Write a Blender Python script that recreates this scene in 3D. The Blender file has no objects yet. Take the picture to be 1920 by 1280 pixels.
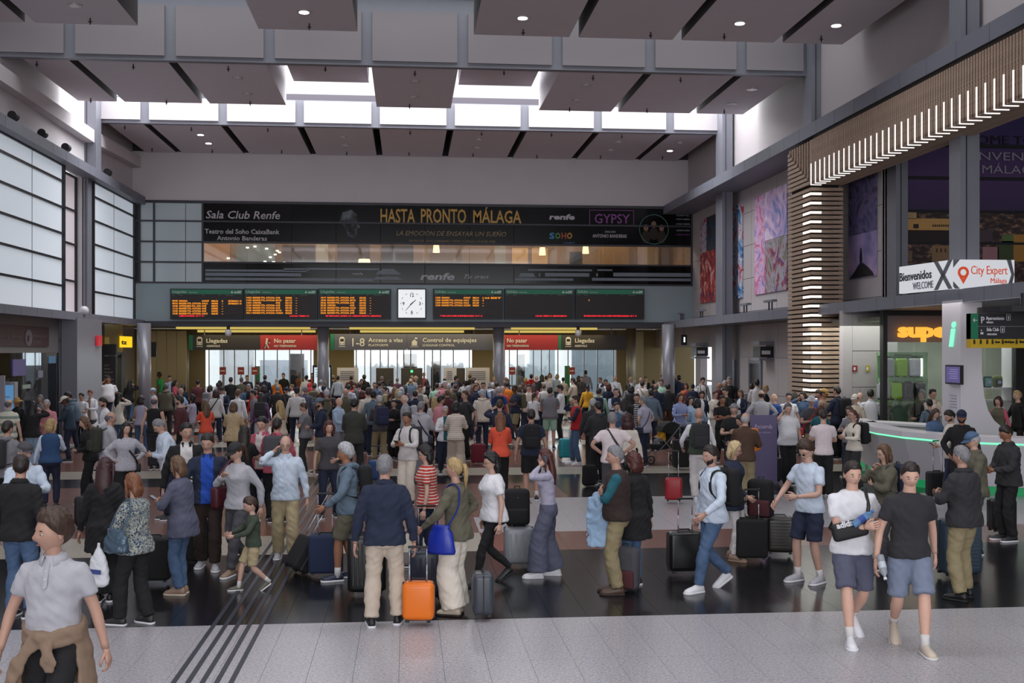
import bpy, bmesh, math, random
import numpy as np
from collections import defaultdict
from mathutils import Vector, Matrix
random.seed(7)
# ------------------------------------------------------------------ camera, world, light, exposure
F, HY, HC = 2080.0, 657.0, 2.85          # focal length in px, horizon row, camera height
TH = math.atan(197/F)                     # the lens looks a little right of the hall's axis
CT, ST = math.cos(TH), math.sin(TH)
SC = bpy.context.scene; COL = SC.collection
cam = bpy.data.cameras.new('camera'); co = bpy.data.objects.new('camera', cam); COL.objects.link(co)
cam.sensor_width = 36; cam.lens = F/1920*36; cam.shift_y = (HY-640)/1920; cam.clip_end = 300; cam.clip_start = .1
co.location = (0, 0, HC); co.rotation_euler = (math.pi/2, 0, -TH); SC.camera = co
SC.view_settings.view_transform = 'Standard'; SC.view_settings.look = 'None'
SC.view_settings.gamma = 1; SC.view_settings.use_curve_mapping = False
SC.view_settings.exposure = 0.0
W = bpy.data.worlds.new('world'); SC.world = W; W.use_nodes = True
W.node_tree.nodes['Background'].inputs[0].default_value = (.92, .96, 1, 1)
W.node_tree.nodes['Background'].inputs[1].default_value = 1.25
def area(name, loc, sx, sy, e, col=(1, 1, 1), rot=(0, 0, 0)):
    l = bpy.data.lights.new(name, 'AREA'); l.shape = 'RECTANGLE'; l.size = sx; l.size_y = sy; l.energy = e; l.color = col
    o = bpy.data.objects.new(name, l); COL.objects.link(o); o.location = loc; o.rotation_euler = rot; return o
# daylight entering by the roof lights (one strip per bay)
area('skylight_daylight', (.5, 44, 14.3), 24, 11.8, 7000, (.97, .98, 1))
area('skylight_daylight', (.5, 30.9, 13.1), 21, 2.2, 130, (.97, .98, 1))
area('skylight_daylight', (.5, 21.6, 13.1), 21, 2.2, 300, (.97, .98, 1))
area('skylight_daylight', (.5, 12.4, 13.1), 21, 2.2, 700, (.97, .98, 1))
area('skylight_daylight', (.5, 3.0, 13.1), 21, 2.2, 900, (.97, .98, 1))
area('rear_fill', (2, -15.5, 6), 24, 10, 2600, (.97, .98, 1), (math.pi/2, 0, 0))  # unseen fill lamp added behind the camera to raise the ambient light
area('platform_daylight', (0, 66, 6), 26, 8, 3500, (.93, .97, 1), (-math.pi/2, 0, 0))

area('lounge_light', (0, 50.3, 8.75), 22, 2.5, 520, (1, .8, .58))
area('desk_downlights', (13.2, 22.2, 3.85), 4.5, 5, 90, (1, .97, .95))
def ray(px, py):
    a = (px-960)/F; u = (HY-py)/F
    return a*CT+ST, CT-a*ST, u
def PY(px, py, Y):
    x, y, z = ray(px, py); t = Y/y; return Vector((x*t, Y, HC+z*t))
def PX(px, py, X):
    x, y, z = ray(px, py); t = X/x; return Vector((X, y*t, HC+z*t))
def PZ(px, py, Z=0):
    x, y, z = ray(px, py); t = (Z-HC)/z; return Vector((x*t, y*t, Z))
def PD(px, D):                            # ground point under column px at optical depth D
    x, y, z = ray(px, HY); return Vector((x*D, y*D, 0))
def head_pos(px, yt, h):                  # where a person of height h stands whose crown is seen at px, yt
    return PD(px, F*(HC-h)/max(yt-HY, 1))
# ------------------------------------------------------------------ colours and materials
def lin(c): return c/12.92 if c <= .04045 else ((c+.055)/1.055)**2.4
def hx(s): return tuple(lin(int(s[i:i+2], 16)/255) for i in (0, 2, 4))
CL = dict(black='17171a', navy='20283f', blue='2f4f8f', royal='1f49a8', sky='8fa9c6', denim='4a6182', ldenim='8aa2bd', teal='1f5a68',
 green='3b4439', mint='a3c7b4', olive='5d594b', khaki='8d8062', sand='a89878', beige='c2b3a3', cream='d9d0c4', white='dedde3', offwhite='cfcbcb',
 lgrey='a9a8b0', grey='77767d', dgrey='47464c', slate='54566a', charcoal='2c2c30', brown='4d382c', tan='8f7665', dbrown='2e211e', maroon='4f2429',
 red='b3242c', coral='e0573f', pink='d08a94', rose='b8566a', orange='e07a1c', yellow='d7a02c', lilac='a7a3b8', purple='6f4f78', lblue='a9bdd6', pblue='c3cfe0',
 gold='a8874c', pinkwhite='dccfd2', bgreen='1f9a55', steel='5e6f80', lime='9bcf2c', silver='b9bcc4')
CN = dict(lgrey='light grey', dgrey='dark grey', ldenim='light denim', dbrown='dark brown', lblue='light blue', pblue='pale blue',
 pinkwhite='pale pink', offwhite='off-white', bgreen='bright green', denim='denim blue', royal='royal blue', pinkish='pink')
def cname(c): return CN.get(c, c)
_M = {}
def nt(name, col, rough=.8, metal=0., spec=.5, emit=None, es=0.):
    m = bpy.data.materials.new(name); m.use_nodes = True; b = m.node_tree.nodes['Principled BSDF']
    b.inputs['Base Color'].default_value = (*col, 1); b.inputs['Roughness'].default_value = rough
    b.inputs['Metallic'].default_value = metal; b.inputs['Specular IOR Level'].default_value = spec
    if emit: b.inputs['Emission Color'].default_value = (*emit, 1); b.inputs['Emission Strength'].default_value = es
    return m, m.node_tree, b
def mat(hexc, rough=.7, metal=0., spec=.5, var=0., vs=3., bump=0.):
    k = ('m', hexc, rough, metal, spec, var, vs, bump)
    if k in _M: return _M[k]
    c = hx(CL.get(hexc, hexc)); m, t, b = nt('surface_'+hexc, c, rough, metal, spec)
    if var or bump:
        n = t.nodes.new('ShaderNodeTexNoise'); n.inputs['Scale'].default_value = vs; n.inputs['Detail'].default_value = 4
        tc = t.nodes.new('ShaderNodeTexCoord'); t.links.new(tc.outputs['Object'], n.inputs['Vector'])
        if var:
            mx = t.nodes.new('ShaderNodeMix'); mx.data_type = 'RGBA'
            mx.inputs[6].default_value = (*[v*(1-var) for v in c], 1); mx.inputs[7].default_value = (*[min(1, v*(1+var)) for v in c], 1)
            t.links.new(n.outputs['Fac'], mx.inputs[0]); t.links.new(mx.outputs[2], b.inputs['Base Color'])
        if bump:
            bp = t.nodes.new('ShaderNodeBump'); bp.inputs['Strength'].default_value = bump; bp.inputs['Distance'].default_value = .01
            t.links.new(n.outputs['Fac'], bp.inputs['Height']); t.links.new(bp.outputs[0], b.inputs['Normal'])
    _M[k] = m; return m
def glow(hexc, s):
    k = ('e', hexc, s)
    if k not in _M: _M[k] = nt('light_'+hexc, (.02, .02, .02), .5, emit=hx(hexc), es=s)[0]
    return _M[k]
def ramp_mat(key, stops, scale, rough=.5, detail=6, vec='Object', stretch=(1, 1, 1), tex='noise', dist=0., constant=False, spec=.5, nrough=.55):
    k = ('r', key)
    if k in _M: return _M[k]
    m, t, b = nt(key, (.5, .5, .5), rough, spec=spec)
    tc = t.nodes.new('ShaderNodeTexCoord'); mp = t.nodes.new('ShaderNodeMapping'); mp.inputs['Scale'].default_value = stretch
    t.links.new(tc.outputs[vec], mp.inputs[0])
    if tex == 'noise':
        n = t.nodes.new('ShaderNodeTexNoise'); n.inputs['Scale'].default_value = scale; n.inputs['Detail'].default_value = detail
        n.inputs['Roughness'].default_value = nrough; n.inputs['Distortion'].default_value = dist; out = n.outputs['Fac']
    elif tex == 'voronoi':
        n = t.nodes.new('ShaderNodeTexVoronoi'); n.inputs['Scale'].default_value = scale; out = n.outputs['Distance']
    else:
        n = t.nodes.new('ShaderNodeTexWave'); n.bands_direction = tex; n.inputs['Scale'].default_value = scale; n.inputs['Distortion'].default_value = dist; out = n.outputs['Fac']
    t.links.new(mp.outputs[0], n.inputs['Vector'])
    r = t.nodes.new('ShaderNodeValToRGB'); t.links.new(out, r.inputs[0]); e = r.color_ramp.elements
    r.color_ramp.interpolation = 'CONSTANT' if constant else 'LINEAR'
    while len(e) < len(stops): e.new(.5)
    for q, (p, h) in zip(e, stops): q.position = p; q.color = (*hx(CL.get(h, h)), 1)
    t.links.new(r.outputs[0], b.inputs['Base Color']); _M[k] = m; return m
def fabric(c):
    if c == 'floral': return ramp_mat('floral_fabric', [(0, '1f2a3a'), (.42, '35506b'), (.5, 'b9b9ad'), (.58, '5d5f45'), (.66, 'c9c9c4')], 46, .85, 2, dist=1.5, constant=True)
    if c == 'leopard': return ramp_mat('leopard_fabric', [(0, '3b2c22'), (.24, '8c7355'), (.34, 'bba483')], 42, .85, tex='voronoi')
    if c == 'spotted': return ramp_mat('spotted_fabric', [(0, '25252c'), (.3, '9a9aa6'), (.42, 'b5b5c0')], 60, .85, tex='voronoi')
    if c == 'plaid': return ramp_mat('plaid_fabric', [(0, 'a68f80'), (.25, 'cfc0b4'), (.6, 'ddd2c8')], 3.2, .85, tex='Z', stretch=(1, 1, 2.2))
    if c == 'plaidgrey': return ramp_mat('plaid_grey_fabric', [(0, '55505c'), (.4, '8a8796'), (.6, '9a98a6')], 4.5, .85, tex='Z', stretch=(1, 1, 2.2))
    if c == 'redstripe': return ramp_mat('red_striped_fabric', [(0, 'b0362f'), (.72, 'd8c7bd')], 7.4, .85, tex='Z', constant=True)
    if c == 'bluestripe': return ramp_mat('blue_striped_fabric', [(0, '5566a8'), (.5, 'b4bcdc')], 9, .85, tex='X', constant=True)
    if c == 'bwstripe': return ramp_mat('black_white_striped_fabric', [(0, '1b1b20'), (.6, 'c9c9cc')], 7, .85, tex='Z', constant=True)
    if c == 'creamstripe': return ramp_mat('cream_green_striped_fabric', [(0, '7f8f86'), (.3, 'c9c7b8')], 1.9, .85, tex='Z', constant=True)
    if c == 'tweed': return mat('3b3c38', .95, var=.35, vs=60, bump=.2)
    if c in ('denim', 'ldenim'): return mat(c, .9, var=.3, vs=14, bump=.15)
    return mat(c, .88, var=.12, vs=18, bump=.3)
PATN = dict(floral='blue and cream patterned', leopard='leopard print', spotted='black and white spotted', plaid='beige plaid', plaidgrey='grey plaid', redstripe='red and white striped',
 bluestripe='blue and white striped', bwstripe='black and white striped', creamstripe='cream and green striped', tweed='dark tweed')
CN.update(PATN)
def leather(c): return mat(c, .45, var=.1, vs=12, bump=.1)
SK = ['b58d7c', 'c29b8a', '9b6b52', '5b3a2b', 'd0a592']
def skin(i): return mat(SK[i], .55, var=.08, vs=22)
HAIRC = dict(black='141215', dbrown='241a17', brown='3d2a20', lbrown='5e4532', blond='a38a5f', pblond='c2ab83', grey='77767a', lgrey='a5a5aa', white='cfcfd2',
 ginger='70452c', auburn='4a211c', red='6b2f20', salt='56545a', dred='35171a')
HCN = dict(dbrown='dark brown', lbrown='light brown', pblond='pale blond', lgrey='light grey', salt='salt-and-pepper', dred='dark red')
def hairm(c):
    k = ('h', c)
    if k in _M: return _M[k]
    m = ramp_mat('hair_'+c, [(.3, HAIRC[c]), (.7, HAIRC[c])], 90, .5, 2, stretch=(1, 1, .15))
    r = [n for n in m.node_tree.nodes if n.type == 'VALTORGB'][0]; col = hx(HAIRC[c])
    r.color_ramp.elements[0].color = (*[v*.6 for v in col], 1); r.color_ramp.elements[1].color = (*[min(1, v*1.4) for v in col], 1)
    _M[k] = m; return m
# ------------------------------------------------------------------ mesh helpers
class MB:
    def __init__(s): s.v = []; s.f = []; s.m = []
    def add(s, v, f, m=0):
        o = len(s.v); s.v += [tuple(p) for p in v]; s.f += [tuple(i+o for i in q) for q in f]; s.m += [m]*len(f); return s
    def box(s, a, b, m=0):
        x0, y0, z0 = a; x1, y1, z1 = b
        return s.add([(x0,y0,z0),(x1,y0,z0),(x1,y1,z0),(x0,y1,z0),(x0,y0,z1),(x1,y0,z1),(x1,y1,z1),(x0,y1,z1)],
            [(0,3,2,1),(4,5,6,7),(0,1,5,4),(1,2,6,5),(2,3,7,6),(3,0,4,7)], m)
    def cbox(s, c, d, m=0): return s.box([c[i]-d[i]/2 for i in range(3)], [c[i]+d[i]/2 for i in range(3)], m)
    def prism(s, pts, ax, lo, hi, m=0):   # polygon pts (2d) extruded along axis ax (0,1,2)
        n = len(pts); o = [[], []]
        for k, h in enumerate((lo, hi)):
            for p in pts:
                q = list(p); q.insert(ax, h); o[k].append(q)
        return s.add(o[0]+o[1], [tuple(range(n))[::-1], tuple(range(n, 2*n))]+[(i, (i+1) % n, (i+1) % n+n, i+n) for i in range(n)], m)
    def loft(s, rings, m=0, cap=True):
        n = len(rings[0]); v = [p for r in rings for p in r]; f = []
        for k in range(len(rings)-1):
            for i in range(n): j = (i+1) % n; f.append((k*n+i, k*n+j, (k+1)*n+j, (k+1)*n+i))
        if cap: f += [tuple(range(n))[::-1], tuple((len(rings)-1)*n+i for i in range(n))]
        return s.add(v, f, m)
    def tube(s, path, rad, n=8, m=0, ref=(0, 1, 0)):
        P = [np.array(p, float) for p in path]; rings = []
        if not hasattr(rad, '__len__'): rad = [rad]*len(P)
        up = np.array(ref, float)
        for i, p in enumerate(P):
            t = P[min(i+1, len(P)-1)]-P[max(i-1, 0)]; t /= np.linalg.norm(t)+1e-9
            a = up-t*up.dot(t)
            if np.linalg.norm(a) < .05: a = np.array((1., 0, 0))-t*t[0]
            a /= np.linalg.norm(a); b = np.cross(t, a); up = a
            r = rad[i]; ra, rb = r if hasattr(r, '__len__') else (r, r)
            rings.append([p+a*ra*math.cos(2*math.pi*k/n)+b*rb*math.sin(2*math.pi*k/n) for k in range(n)])
        return s.loft(rings, m)
    def cyl(s, a, b, r, n=12, m=0): return s.tube([a, b], r, n, m, ref=(1, .01, 0))
    def ball(s, c, r, nu=10, nv=7, m=0):
        r = r if hasattr(r, '__len__') else (r, r, r); rings = []
        for k in range(1, nv):
            ph = math.pi*k/nv
            rings.append([(c[0]+r[0]*math.sin(ph)*math.cos(2*math.pi*i/nu), c[1]+r[1]*math.sin(ph)*math.sin(2*math.pi*i/nu), c[2]-r[2]*math.cos(ph)) for i in range(nu)])
        return s.loft(rings, m)
    def mesh(s, name, mats, smooth=False):
        me = bpy.data.meshes.new(name); me.from_pydata(s.v, [], s.f)
        for m in mats: me.materials.append(m)
        if len(mats) > 1: me.polygons.foreach_set('material_index', s.m)
        if smooth: me.polygons.foreach_set('use_smooth', [True]*len(s.f))
        me.update(); return me
    def build(s, name, mats, parent=None, smooth=False, bevel=0):
        if not isinstance(mats, (list, tuple)): mats = [mats]
        me = s.mesh(name, mats, smooth)
        if bevel: bevel_mesh(me, bevel)
        return link(name, me, parent)
def bevel_mesh(me, w, seg=2):
    b = bmesh.new(); b.from_mesh(me); bmesh.ops.bevel(b, geom=b.edges[:], offset=w, segments=seg, affect='EDGES', profile=.6, clamp_overlap=True)
    b.to_mesh(me); b.free(); me.update()
def spl(P, n=5):
    P = [np.array(p, float) for p in P]; Q = [2*P[0]-P[1]]+P+[2*P[-1]-P[-2]]; out = []
    for i in range(1, len(Q)-2):
        for k in range(n):
            t = k/n; a, b, c, d = Q[i-1:i+3]; out.append(.5*(2*b+(c-a)*t+(2*a-5*b+4*c-d)*t*t+(3*b-a-3*c+d)*t**3))
    return out+[P[-1]]
def link(name, data, parent=None):
    o = bpy.data.objects.new(name, data); COL.objects.link(o)
    if parent: o.parent = parent
    return o
def tag(o, label=None, cat=None, group=None, kind=None):
    if label: o['label'] = label
    if cat: o['category'] = cat
    if group: o['group'] = group
    if kind: o['kind'] = kind
    return o
def thing(name, label, cat, loc=(0, 0, 0), rz=0, group=None, kind=None):
    o = link(name, None); o.location = loc; o.rotation_euler = (0, 0, rz); return tag(o, label, cat, group, kind)
def dup(o, loc, rz=None):
    r = o.copy(); COL.objects.link(r); r.location = loc
    if rz is not None: r.rotation_euler = (0, 0, rz)
    for c in list(o.children):
        d = c.copy(); COL.objects.link(d); d.parent = r
        for g in c.children: e = g.copy(); COL.objects.link(e); e.parent = d
    return r
def text(s, size, loc, rot, m, parent=None, name='lettering', align='LEFT', sx=1., shear=0., off=0., ext=.006, ls=1., wrap_h=None):
    c = bpy.data.curves.new(name, 'FONT'); c.body = s; c.size = size; c.align_x = align; c.shear = shear; c.offset = off; c.extrude = ext; c.space_line = ls; c.resolution_u = 2
    t = bpy.data.objects.new(name, c); me = bpy.data.meshes.new_from_object(t); bpy.data.objects.remove(t)
    me.materials.clear(); me.materials.append(m)
    for v in me.vertices: v.co.x *= sx
    o = link(name, me, parent); o.location = loc; o.rotation_euler = rot; return o
RX = (math.pi/2, 0, 0)                    # reads from the -Y side
RL = (math.pi/2, 0, math.pi/2)            # on a wall facing +X
RR = (math.pi/2, 0, -math.pi/2)           # on a wall facing -X
# ------------------------------------------------------------------ materials of the hall
M_panel = mat('cbc4cc', .8, var=.03, vs=2); M_roof = mat('47434a', .9); M_beam_shaded = mat('8d878b', .85, var=.04, vs=1); M_col = mat('9c9ca5', .35, .3); M_gap = mat('4a4648', .8)
M_wall = mat('c9c3c6', .85, var=.04, vs=1); M_steel = mat('7f808a', .45, .1, var=.06, vs=4); M_dsteel = mat('3b3b42', .5, .3)
M_lwall = mat('b2abad', .6, var=.03, vs=1.5); M_fasc = mat('767884', .5, .05); M_dark = mat('141417', .5); M_cream = mat('a39674', .7)
M_frame = mat('2b2b30', .45, .4); M_white = mat('d8d6da', .4); M_bluegrey = mat('8f9da3', .5, .1, var=.05, vs=1)
G_light = ramp_mat('light_granite', [(.3, '4e4a4e'), (.42, '8b878c'), (.5, 'a5a1a6'), (.62, 'c0bcc2')], 34, .3, 8, nrough=.8)
G_dark = ramp_mat('black_granite', [(.35, '0e0e10'), (.6, '1d1c20'), (.72, '3a383c')], 60, .2, 5, nrough=.7)
G_red = ramp_mat('red_granite', [(.3, '3a2622'), (.45, '6d4a42'), (.55, '80594f'), (.7, '9a756a')], 45, .22, 6, nrough=.75)
G_beige = ramp_mat('beige_granite', [(.3, '6e675c'), (.5, 'a39a8d'), (.7, 'b9b1a5')], 45, .3, 6)
YF, XL, XR, ZC = 48.0, -11.5, 12.58, 11.2       # front of the gate facade, side walls, ceiling panels
YA, YB, YC = 41.7, 32.6, 23.3                   # the three roof beams
# ------------------------------------------------------------------ floor
TX, TY = .4, .8
def floor_mat(x, y):
    if y < 11.75: return 0
    if y < 15.55: return 1
    if x < 1.0:
        if y < 17.1: return 3
        if y < 23.8: return 2
    else:
        if y < 17.0: return 2
        if y < 18.7+max(0, min(3.0, (x-1)*1.6)): return 0
        if y < 23.8 and x < 3.2: return 2
    if y < 25.6: return 1
    if y < 27.0: return 3
    if y < 31.5: return 2
    return (1, 3, 2, 2)[int((y-31.5)/1.6) % 4]
GM = [G_light, G_dark, G_red, G_beige]
b = MB().box((-14, -16, -.3), (24, 66, -.012)); floor = tag(b.build('floor', mat('2a2829', .8)), 'polished granite floor in light, black, red and beige bands', kind='structure')
tile_me = []
for k in range(4):
    me = MB().box((-TX/2+.0015, -TY/2+.0015, -.01), (TX/2-.0015, TY/2-.0015, 0)).mesh('floor_tile', [GM[k]]); tile_me.append(me)
near, rest = [], []
ny0 = 11.75 % TY - TY
for j in range(0, 84):
    yc = ny0 + (j+.5)*TY - 1.6
    for i in range(-32, 42):
        xc = i*TX+.13; dz = yc*CT+xc*ST
        if yc > 60: continue
        vis = 0
        if dz > 8:
            px = 960+F*(xc*CT-yc*ST)/dz; py = HY+F*HC/dz
            if -20 < px < 1940 and py < 1300: vis = py
        if vis: near.append((vis, xc, yc))
        elif yc > 6 and -13 < xc < 14: rest.append((xc, yc))
near.sort(reverse=True)
for v, x, y in near[:300]:
    o = link('floor_tile', tile_me[floor_mat(x, y)], floor); o.location = (x, y, 0)
b = MB()
for x, y in [(p[1], p[2]) for p in near[300:]]+rest:
    b.box((x-TX/2+.0015, y-TY/2+.0015, -.01), (x+TX/2-.0015, y+TY/2-.0015, 0), floor_mat(x, y))
o = b.build('far_tiles', GM, floor); o['kind'] = 'stuff'
# raised guide strips running towards the gates
gs = tag(link('trim_9', None), 'dark raised guide strips running along the floor towards the gates', kind='structure')
for k in range(5):
    x = PZ(325+k*27, 1280).x; b = MB(); b.box((x-.022, 8.2, 0), (x+.022, 46, .006)); b.build('guide_strip', mat('2a2c36', .5), gs)
# ------------------------------------------------------------------ ceiling
roof = MB()
roof.box((-13, 32.6, 13.2), (14, 38.0, 13.5)); roof.box((-13, 23.3, 13.2), (14, 29.4, 13.5))
roof.box((-13, 14.0, 13.2), (14, 20.2, 13.5)); roof.box((-13, 4.5, 13.2), (14, 10.9, 13.5)); roof.box((-13, -16, 13.2), (14, 1.5, 13.5))
roof.box((-13, YA+.5, 12.2), (14, YF+.1, 12.26)); roof.box((-13, YF+.02, ZC), (14, YF+.3, 13.8))  # first box: unseen sheet added to stop skylight leaking through the panel gaps
ceiling = tag(roof.build('ceiling', M_roof), 'high station ceiling of hanging grey panels below the roof slab', kind='structure')
xs0 = [PY(p, 290, YF).x for p in (337, 464, 592, 712, 832, 950, 1070, 1193)]
step = (xs0[-1]-xs0[0])/7; XD = [xs0[0]+step*k for k in range(-2, 11)]
def panel_row(y0, y1, raised=(), hole=()):
    for k in range(len(XD)-1):
        x0, x1 = XD[k]+.13, XD[k+1]-.13
        x0, x1 = max(x0, XL+.55), min(x1, XR-.75)
        if x1-x0 < .3: continue
        if k in hole:
            m = MB()
            for q in range(3): m.box((x0+q*(x1-x0)/3+.02, y0+1.2, 12.55), (x0+(q+1)*(x1-x0)/3-.02, y1, 12.6))
            m.build('ceiling_grille', mat('57565e', .7), ceiling); continue
        z = ZC+(.82 if k in raised else 0)
        m = MB().box((x0, y0, z), (x1, y1, z+.1)); m.box((x0, y1-.06, z+.1), (x1, y1, z+.7))
        if k not in raised: m.box((x0-.004, y0+.02, z+.01), (x0+.05, y1-.01, z+(.9 if y0 > 40 else 1.3)), 0 if k-1 in raised else 1); m.box((x1-.05, y0+.02, z+.01), (x1+.004, y1-.01, z+(.9 if y0 > 40 else 1.3)), 0 if k+1 in raised else 1)
        m.build('ceiling_panel', [M_panel, mat('4a4548', .9)], ceiling)  # dark fins paint the shade between panels; those beside raised ones stay white
def kx(px, y, Y): x = PY(px, y, Y).x; return max(i for i in range(len(XD)) if XD[i] < x)
panel_row(YA+.15, YF-.02)
ra = (kx(610, 140, 35), kx(940, 140, 35))
panel_row(YB+.35, 38.3, raised=ra)
rc = (kx(380, 40, 27), kx(780, 40, 27))
panel_row(YC+.35, 29.3, hole=rc)
panel_row(YC-8.9, 20.1); panel_row(YC-18.2, 10.8)
panel_row(-8, 1.4)
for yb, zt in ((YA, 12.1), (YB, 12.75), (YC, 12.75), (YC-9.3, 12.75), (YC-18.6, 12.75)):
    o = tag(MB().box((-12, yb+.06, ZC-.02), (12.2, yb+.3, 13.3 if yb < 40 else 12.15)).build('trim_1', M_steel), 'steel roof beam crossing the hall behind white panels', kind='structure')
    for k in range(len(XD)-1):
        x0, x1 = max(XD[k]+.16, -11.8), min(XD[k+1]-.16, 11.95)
        if x1-x0 > .4: MB().box((x0, yb-.02, ZC+.1), (x1, yb+.05, zt)).build('beam_panel', M_wall if yb > 40 else M_beam_shaded, o)  # nearer beams get greyer panels: their dimmer light is put into the colour
# ------------------------------------------------------------------ side walls
EX = -15
b = MB()
b.box((XL-.3, EX, 9.1), (XL, YF+.3, 13.6)); b.box((XL-.3, 38.25, 3.9), (XL, 41.3, 4.2)); b.box((XL-.5, 40.9, 3.9), (XL-.02, 41.6, 9.2)); b.box((XL-.5, 38.1, 3.9), (XL-.1, 38.32, 9.2)); b.box((XL-2, EX, 0), (XL-1.7, YF+12, 4))
b.box((XL-.3, EX, 0), (XL, 26, 4)); b.box((XL-.3, EX, 4), (XL, 14, 9.2))
b.box((XL-.3, 47.8, 4), (XL, YF+.3, 9.2))
tag(b.build('wall_left', M_wall), 'left hall wall above the frosted windows', kind='structure')
b = MB().prism([(EX, 10.3), (41.0, 10.3), (YF, 10.55), (YF, 11.0), (41, 10.75), (EX, 10.75)], 0, XL, XL+.35)
tag(b.build('trim_2', M_wall), 'pale soffit band along the left wall top', kind='structure')
b = MB()
b.box((XR, 28.3, 4.2), (XR+.3, YF+.3, 9.2)); b.box((12.35, EX, 9.1), (12.7, YF+.3, 13.6)); b.box((XR, 28.6, 0), (XR+.3, YF-3, 4.2)); b.box((XR, YF-3, 3.0), (XR+.3, YF+8, 4.2)); b.box((XR, YF-1.2, 0), (XR+.3, YF-.4, 3.0)); b.box((XR, YF-3, 1.55), (XR+.06, YF-1.2, 1.62))
wr = tag(b.build('wall_right', M_lwall), 'right hall wall of pale panels with hung paintings', kind='structure')
for r in range(4):
    for c in range(7):
        y0 = 28.4+c*2.8
        MB().box((XR-.03, y0+.012, 4.3+r*1.22), (XR, min(y0+2.8, YF)-.012, 5.5+r*1.22)).build('wall_panel', M_lwall, wr)
for c in range(8):
    for z0, z1 in ((.05, 1.3), (1.32, 2.6), (2.62, 3.8)):
        y0 = 31.9+c*1.6
        if z0 < 2.5 and c in (1, 4, 6): continue
        MB().box((XR-.03, y0+.01, z0), (XR, y0+1.59, z1)).build('wall_panel', M_lwall, wr)
for c, col in ((1, '3a3a40'), (4, '4a4a50'), (6, '4a4a50')):
    y0 = 31.9+c*1.6
    d = thing('lift_door', ('lift doorway nearest the slatted wooden column', 'lift doorway behind the grey steel column', 'lift doorway farthest from the slatted column')[(1, 4, 6).index(c)], 'lift', (XR, y0+.8, 0))
    MB().box((-.08, -.72, 0), (0, -.6, 2.5)).box((-.08, .6, 0), (0, .72, 2.5)).box((-.08, -.6, 2.38), (0, .6, 2.5)).build('door_frame', M_steel, d)
    for s in (-1, 0): MB().box((-.02, s*.59+.005, .02), (.02, s*.59+.585, 2.37)).build('door_leaf', mat(col, .35, .7), d)
    MB().cbox((-.05, -.95, 1.2), (.04, .1, .3)).build('call_panel', M_dark, d)
for px, w in ((1323, 11), (1445, 16)):
    p = PX(px, 656, XR); d = thing('lift_sign', 'small grey lift direction sign bracketed on pale wall, %s' % ('left of the steel column' if px < 1400 else 'right of the steel column'), 'sign', (XR-.25, p.y, p.z))
    MB().box((-.25, -.4, -.25), (.25, .4, .12)).build('sign_box', M_frame, d); MB().box((-.3, -.45, .18), (.3, .45, .3)).build('canopy', M_steel, d); MB().box((-.3, -.45, -.36), (.3, .45, -.28)).build('base_plate', M_steel, d)
    MB().box((-.2, -.42, -.15), (.1, -.4, -.02)).build('symbol', M_white, d)
# steel columns on both sides
def column(n, label, x0, y0, x1, y1, z0, z1):
    c = MB().box((x0, y0, z0), (x1, y1, z1)); c.box((x0+.12, y0-.02, z0), (x0+.14, y0, z1), 1); tag(c.build('steel_column', [M_steel, M_dsteel]), label, kind='structure')
column(0, 'grey steel column by the lifts', 11.87, YA-.7, 12.27, YA+.2, 0, 13)
column(0, 'grey steel column beyond the slatted beam', 12.05, YB-.4, 12.4, YB+.3, 8.9, 13)
column(0, 'grey steel column rising in front of the night city mural', 11.83, YC-.5, 12.26, YC, 4.1, 13)
column(0, 'left upper steel column under the roof beam', XL-.05, YA-.7, XL+.4, YA, 9.1, 13)
column(0, 'left steel column beside the ticket office', XL-.1, 38.2, XL+.55, 41.2, 0, 3.95)
column(0, 'steel post between the frosted windows', XL-.05, 40.9, XL+.15, 41.4, 4.1, 9.1)
column(0, 'steel column between mural wall and painting', XR+.0, 27.6, XR+.32, 28.25, 4.2, 9)
# ledges
def ledge(label, x0, x1, z0, z1, y0, y1, m=M_fasc, n=None, side=1):
    o = tag(MB().box((x0, y0, z0), (x1, y1, z1)).build('trim_3', M_fasc), label, kind='structure')
    k = n or int((y1-y0)/1.3)
    for i in range(k):
        a = y0+(y1-y0)*i/k+.008; bb = y0+(y1-y0)*(i+1)/k-.008; xe = x0 if side < 0 else x1
        MB().box((min(xe, xe+side*.03), a, z0-.01), (max(xe, xe+side*.03), bb, z1+.01)).build('fascia_panel', m, o)
    return o
ledge('lower left steel ledge below the frosted windows', XL-.1, XL+.47, 3.88, 4.12, 18, YF, n=22)
ledge('upper left steel ledge above the frosted windows', XL, XL+.5, 9.0, 9.3, 18, YF, n=22)
ledge('upper right steel ledge carrying the slatted beam', 11.27, XR, 8.85, 9.2, 14, YF, n=26, side=-1)
ledge('lower right steel ledge between facade and slatted column', 11.25, XR, 3.82, 4.1, 31.9, YF, n=12, side=-1)
ledge('lower right steel ledge over the information desk', 11.45, XR+.6, 3.85, 4.12, 16, 30.2, n=14, side=-1)
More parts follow.
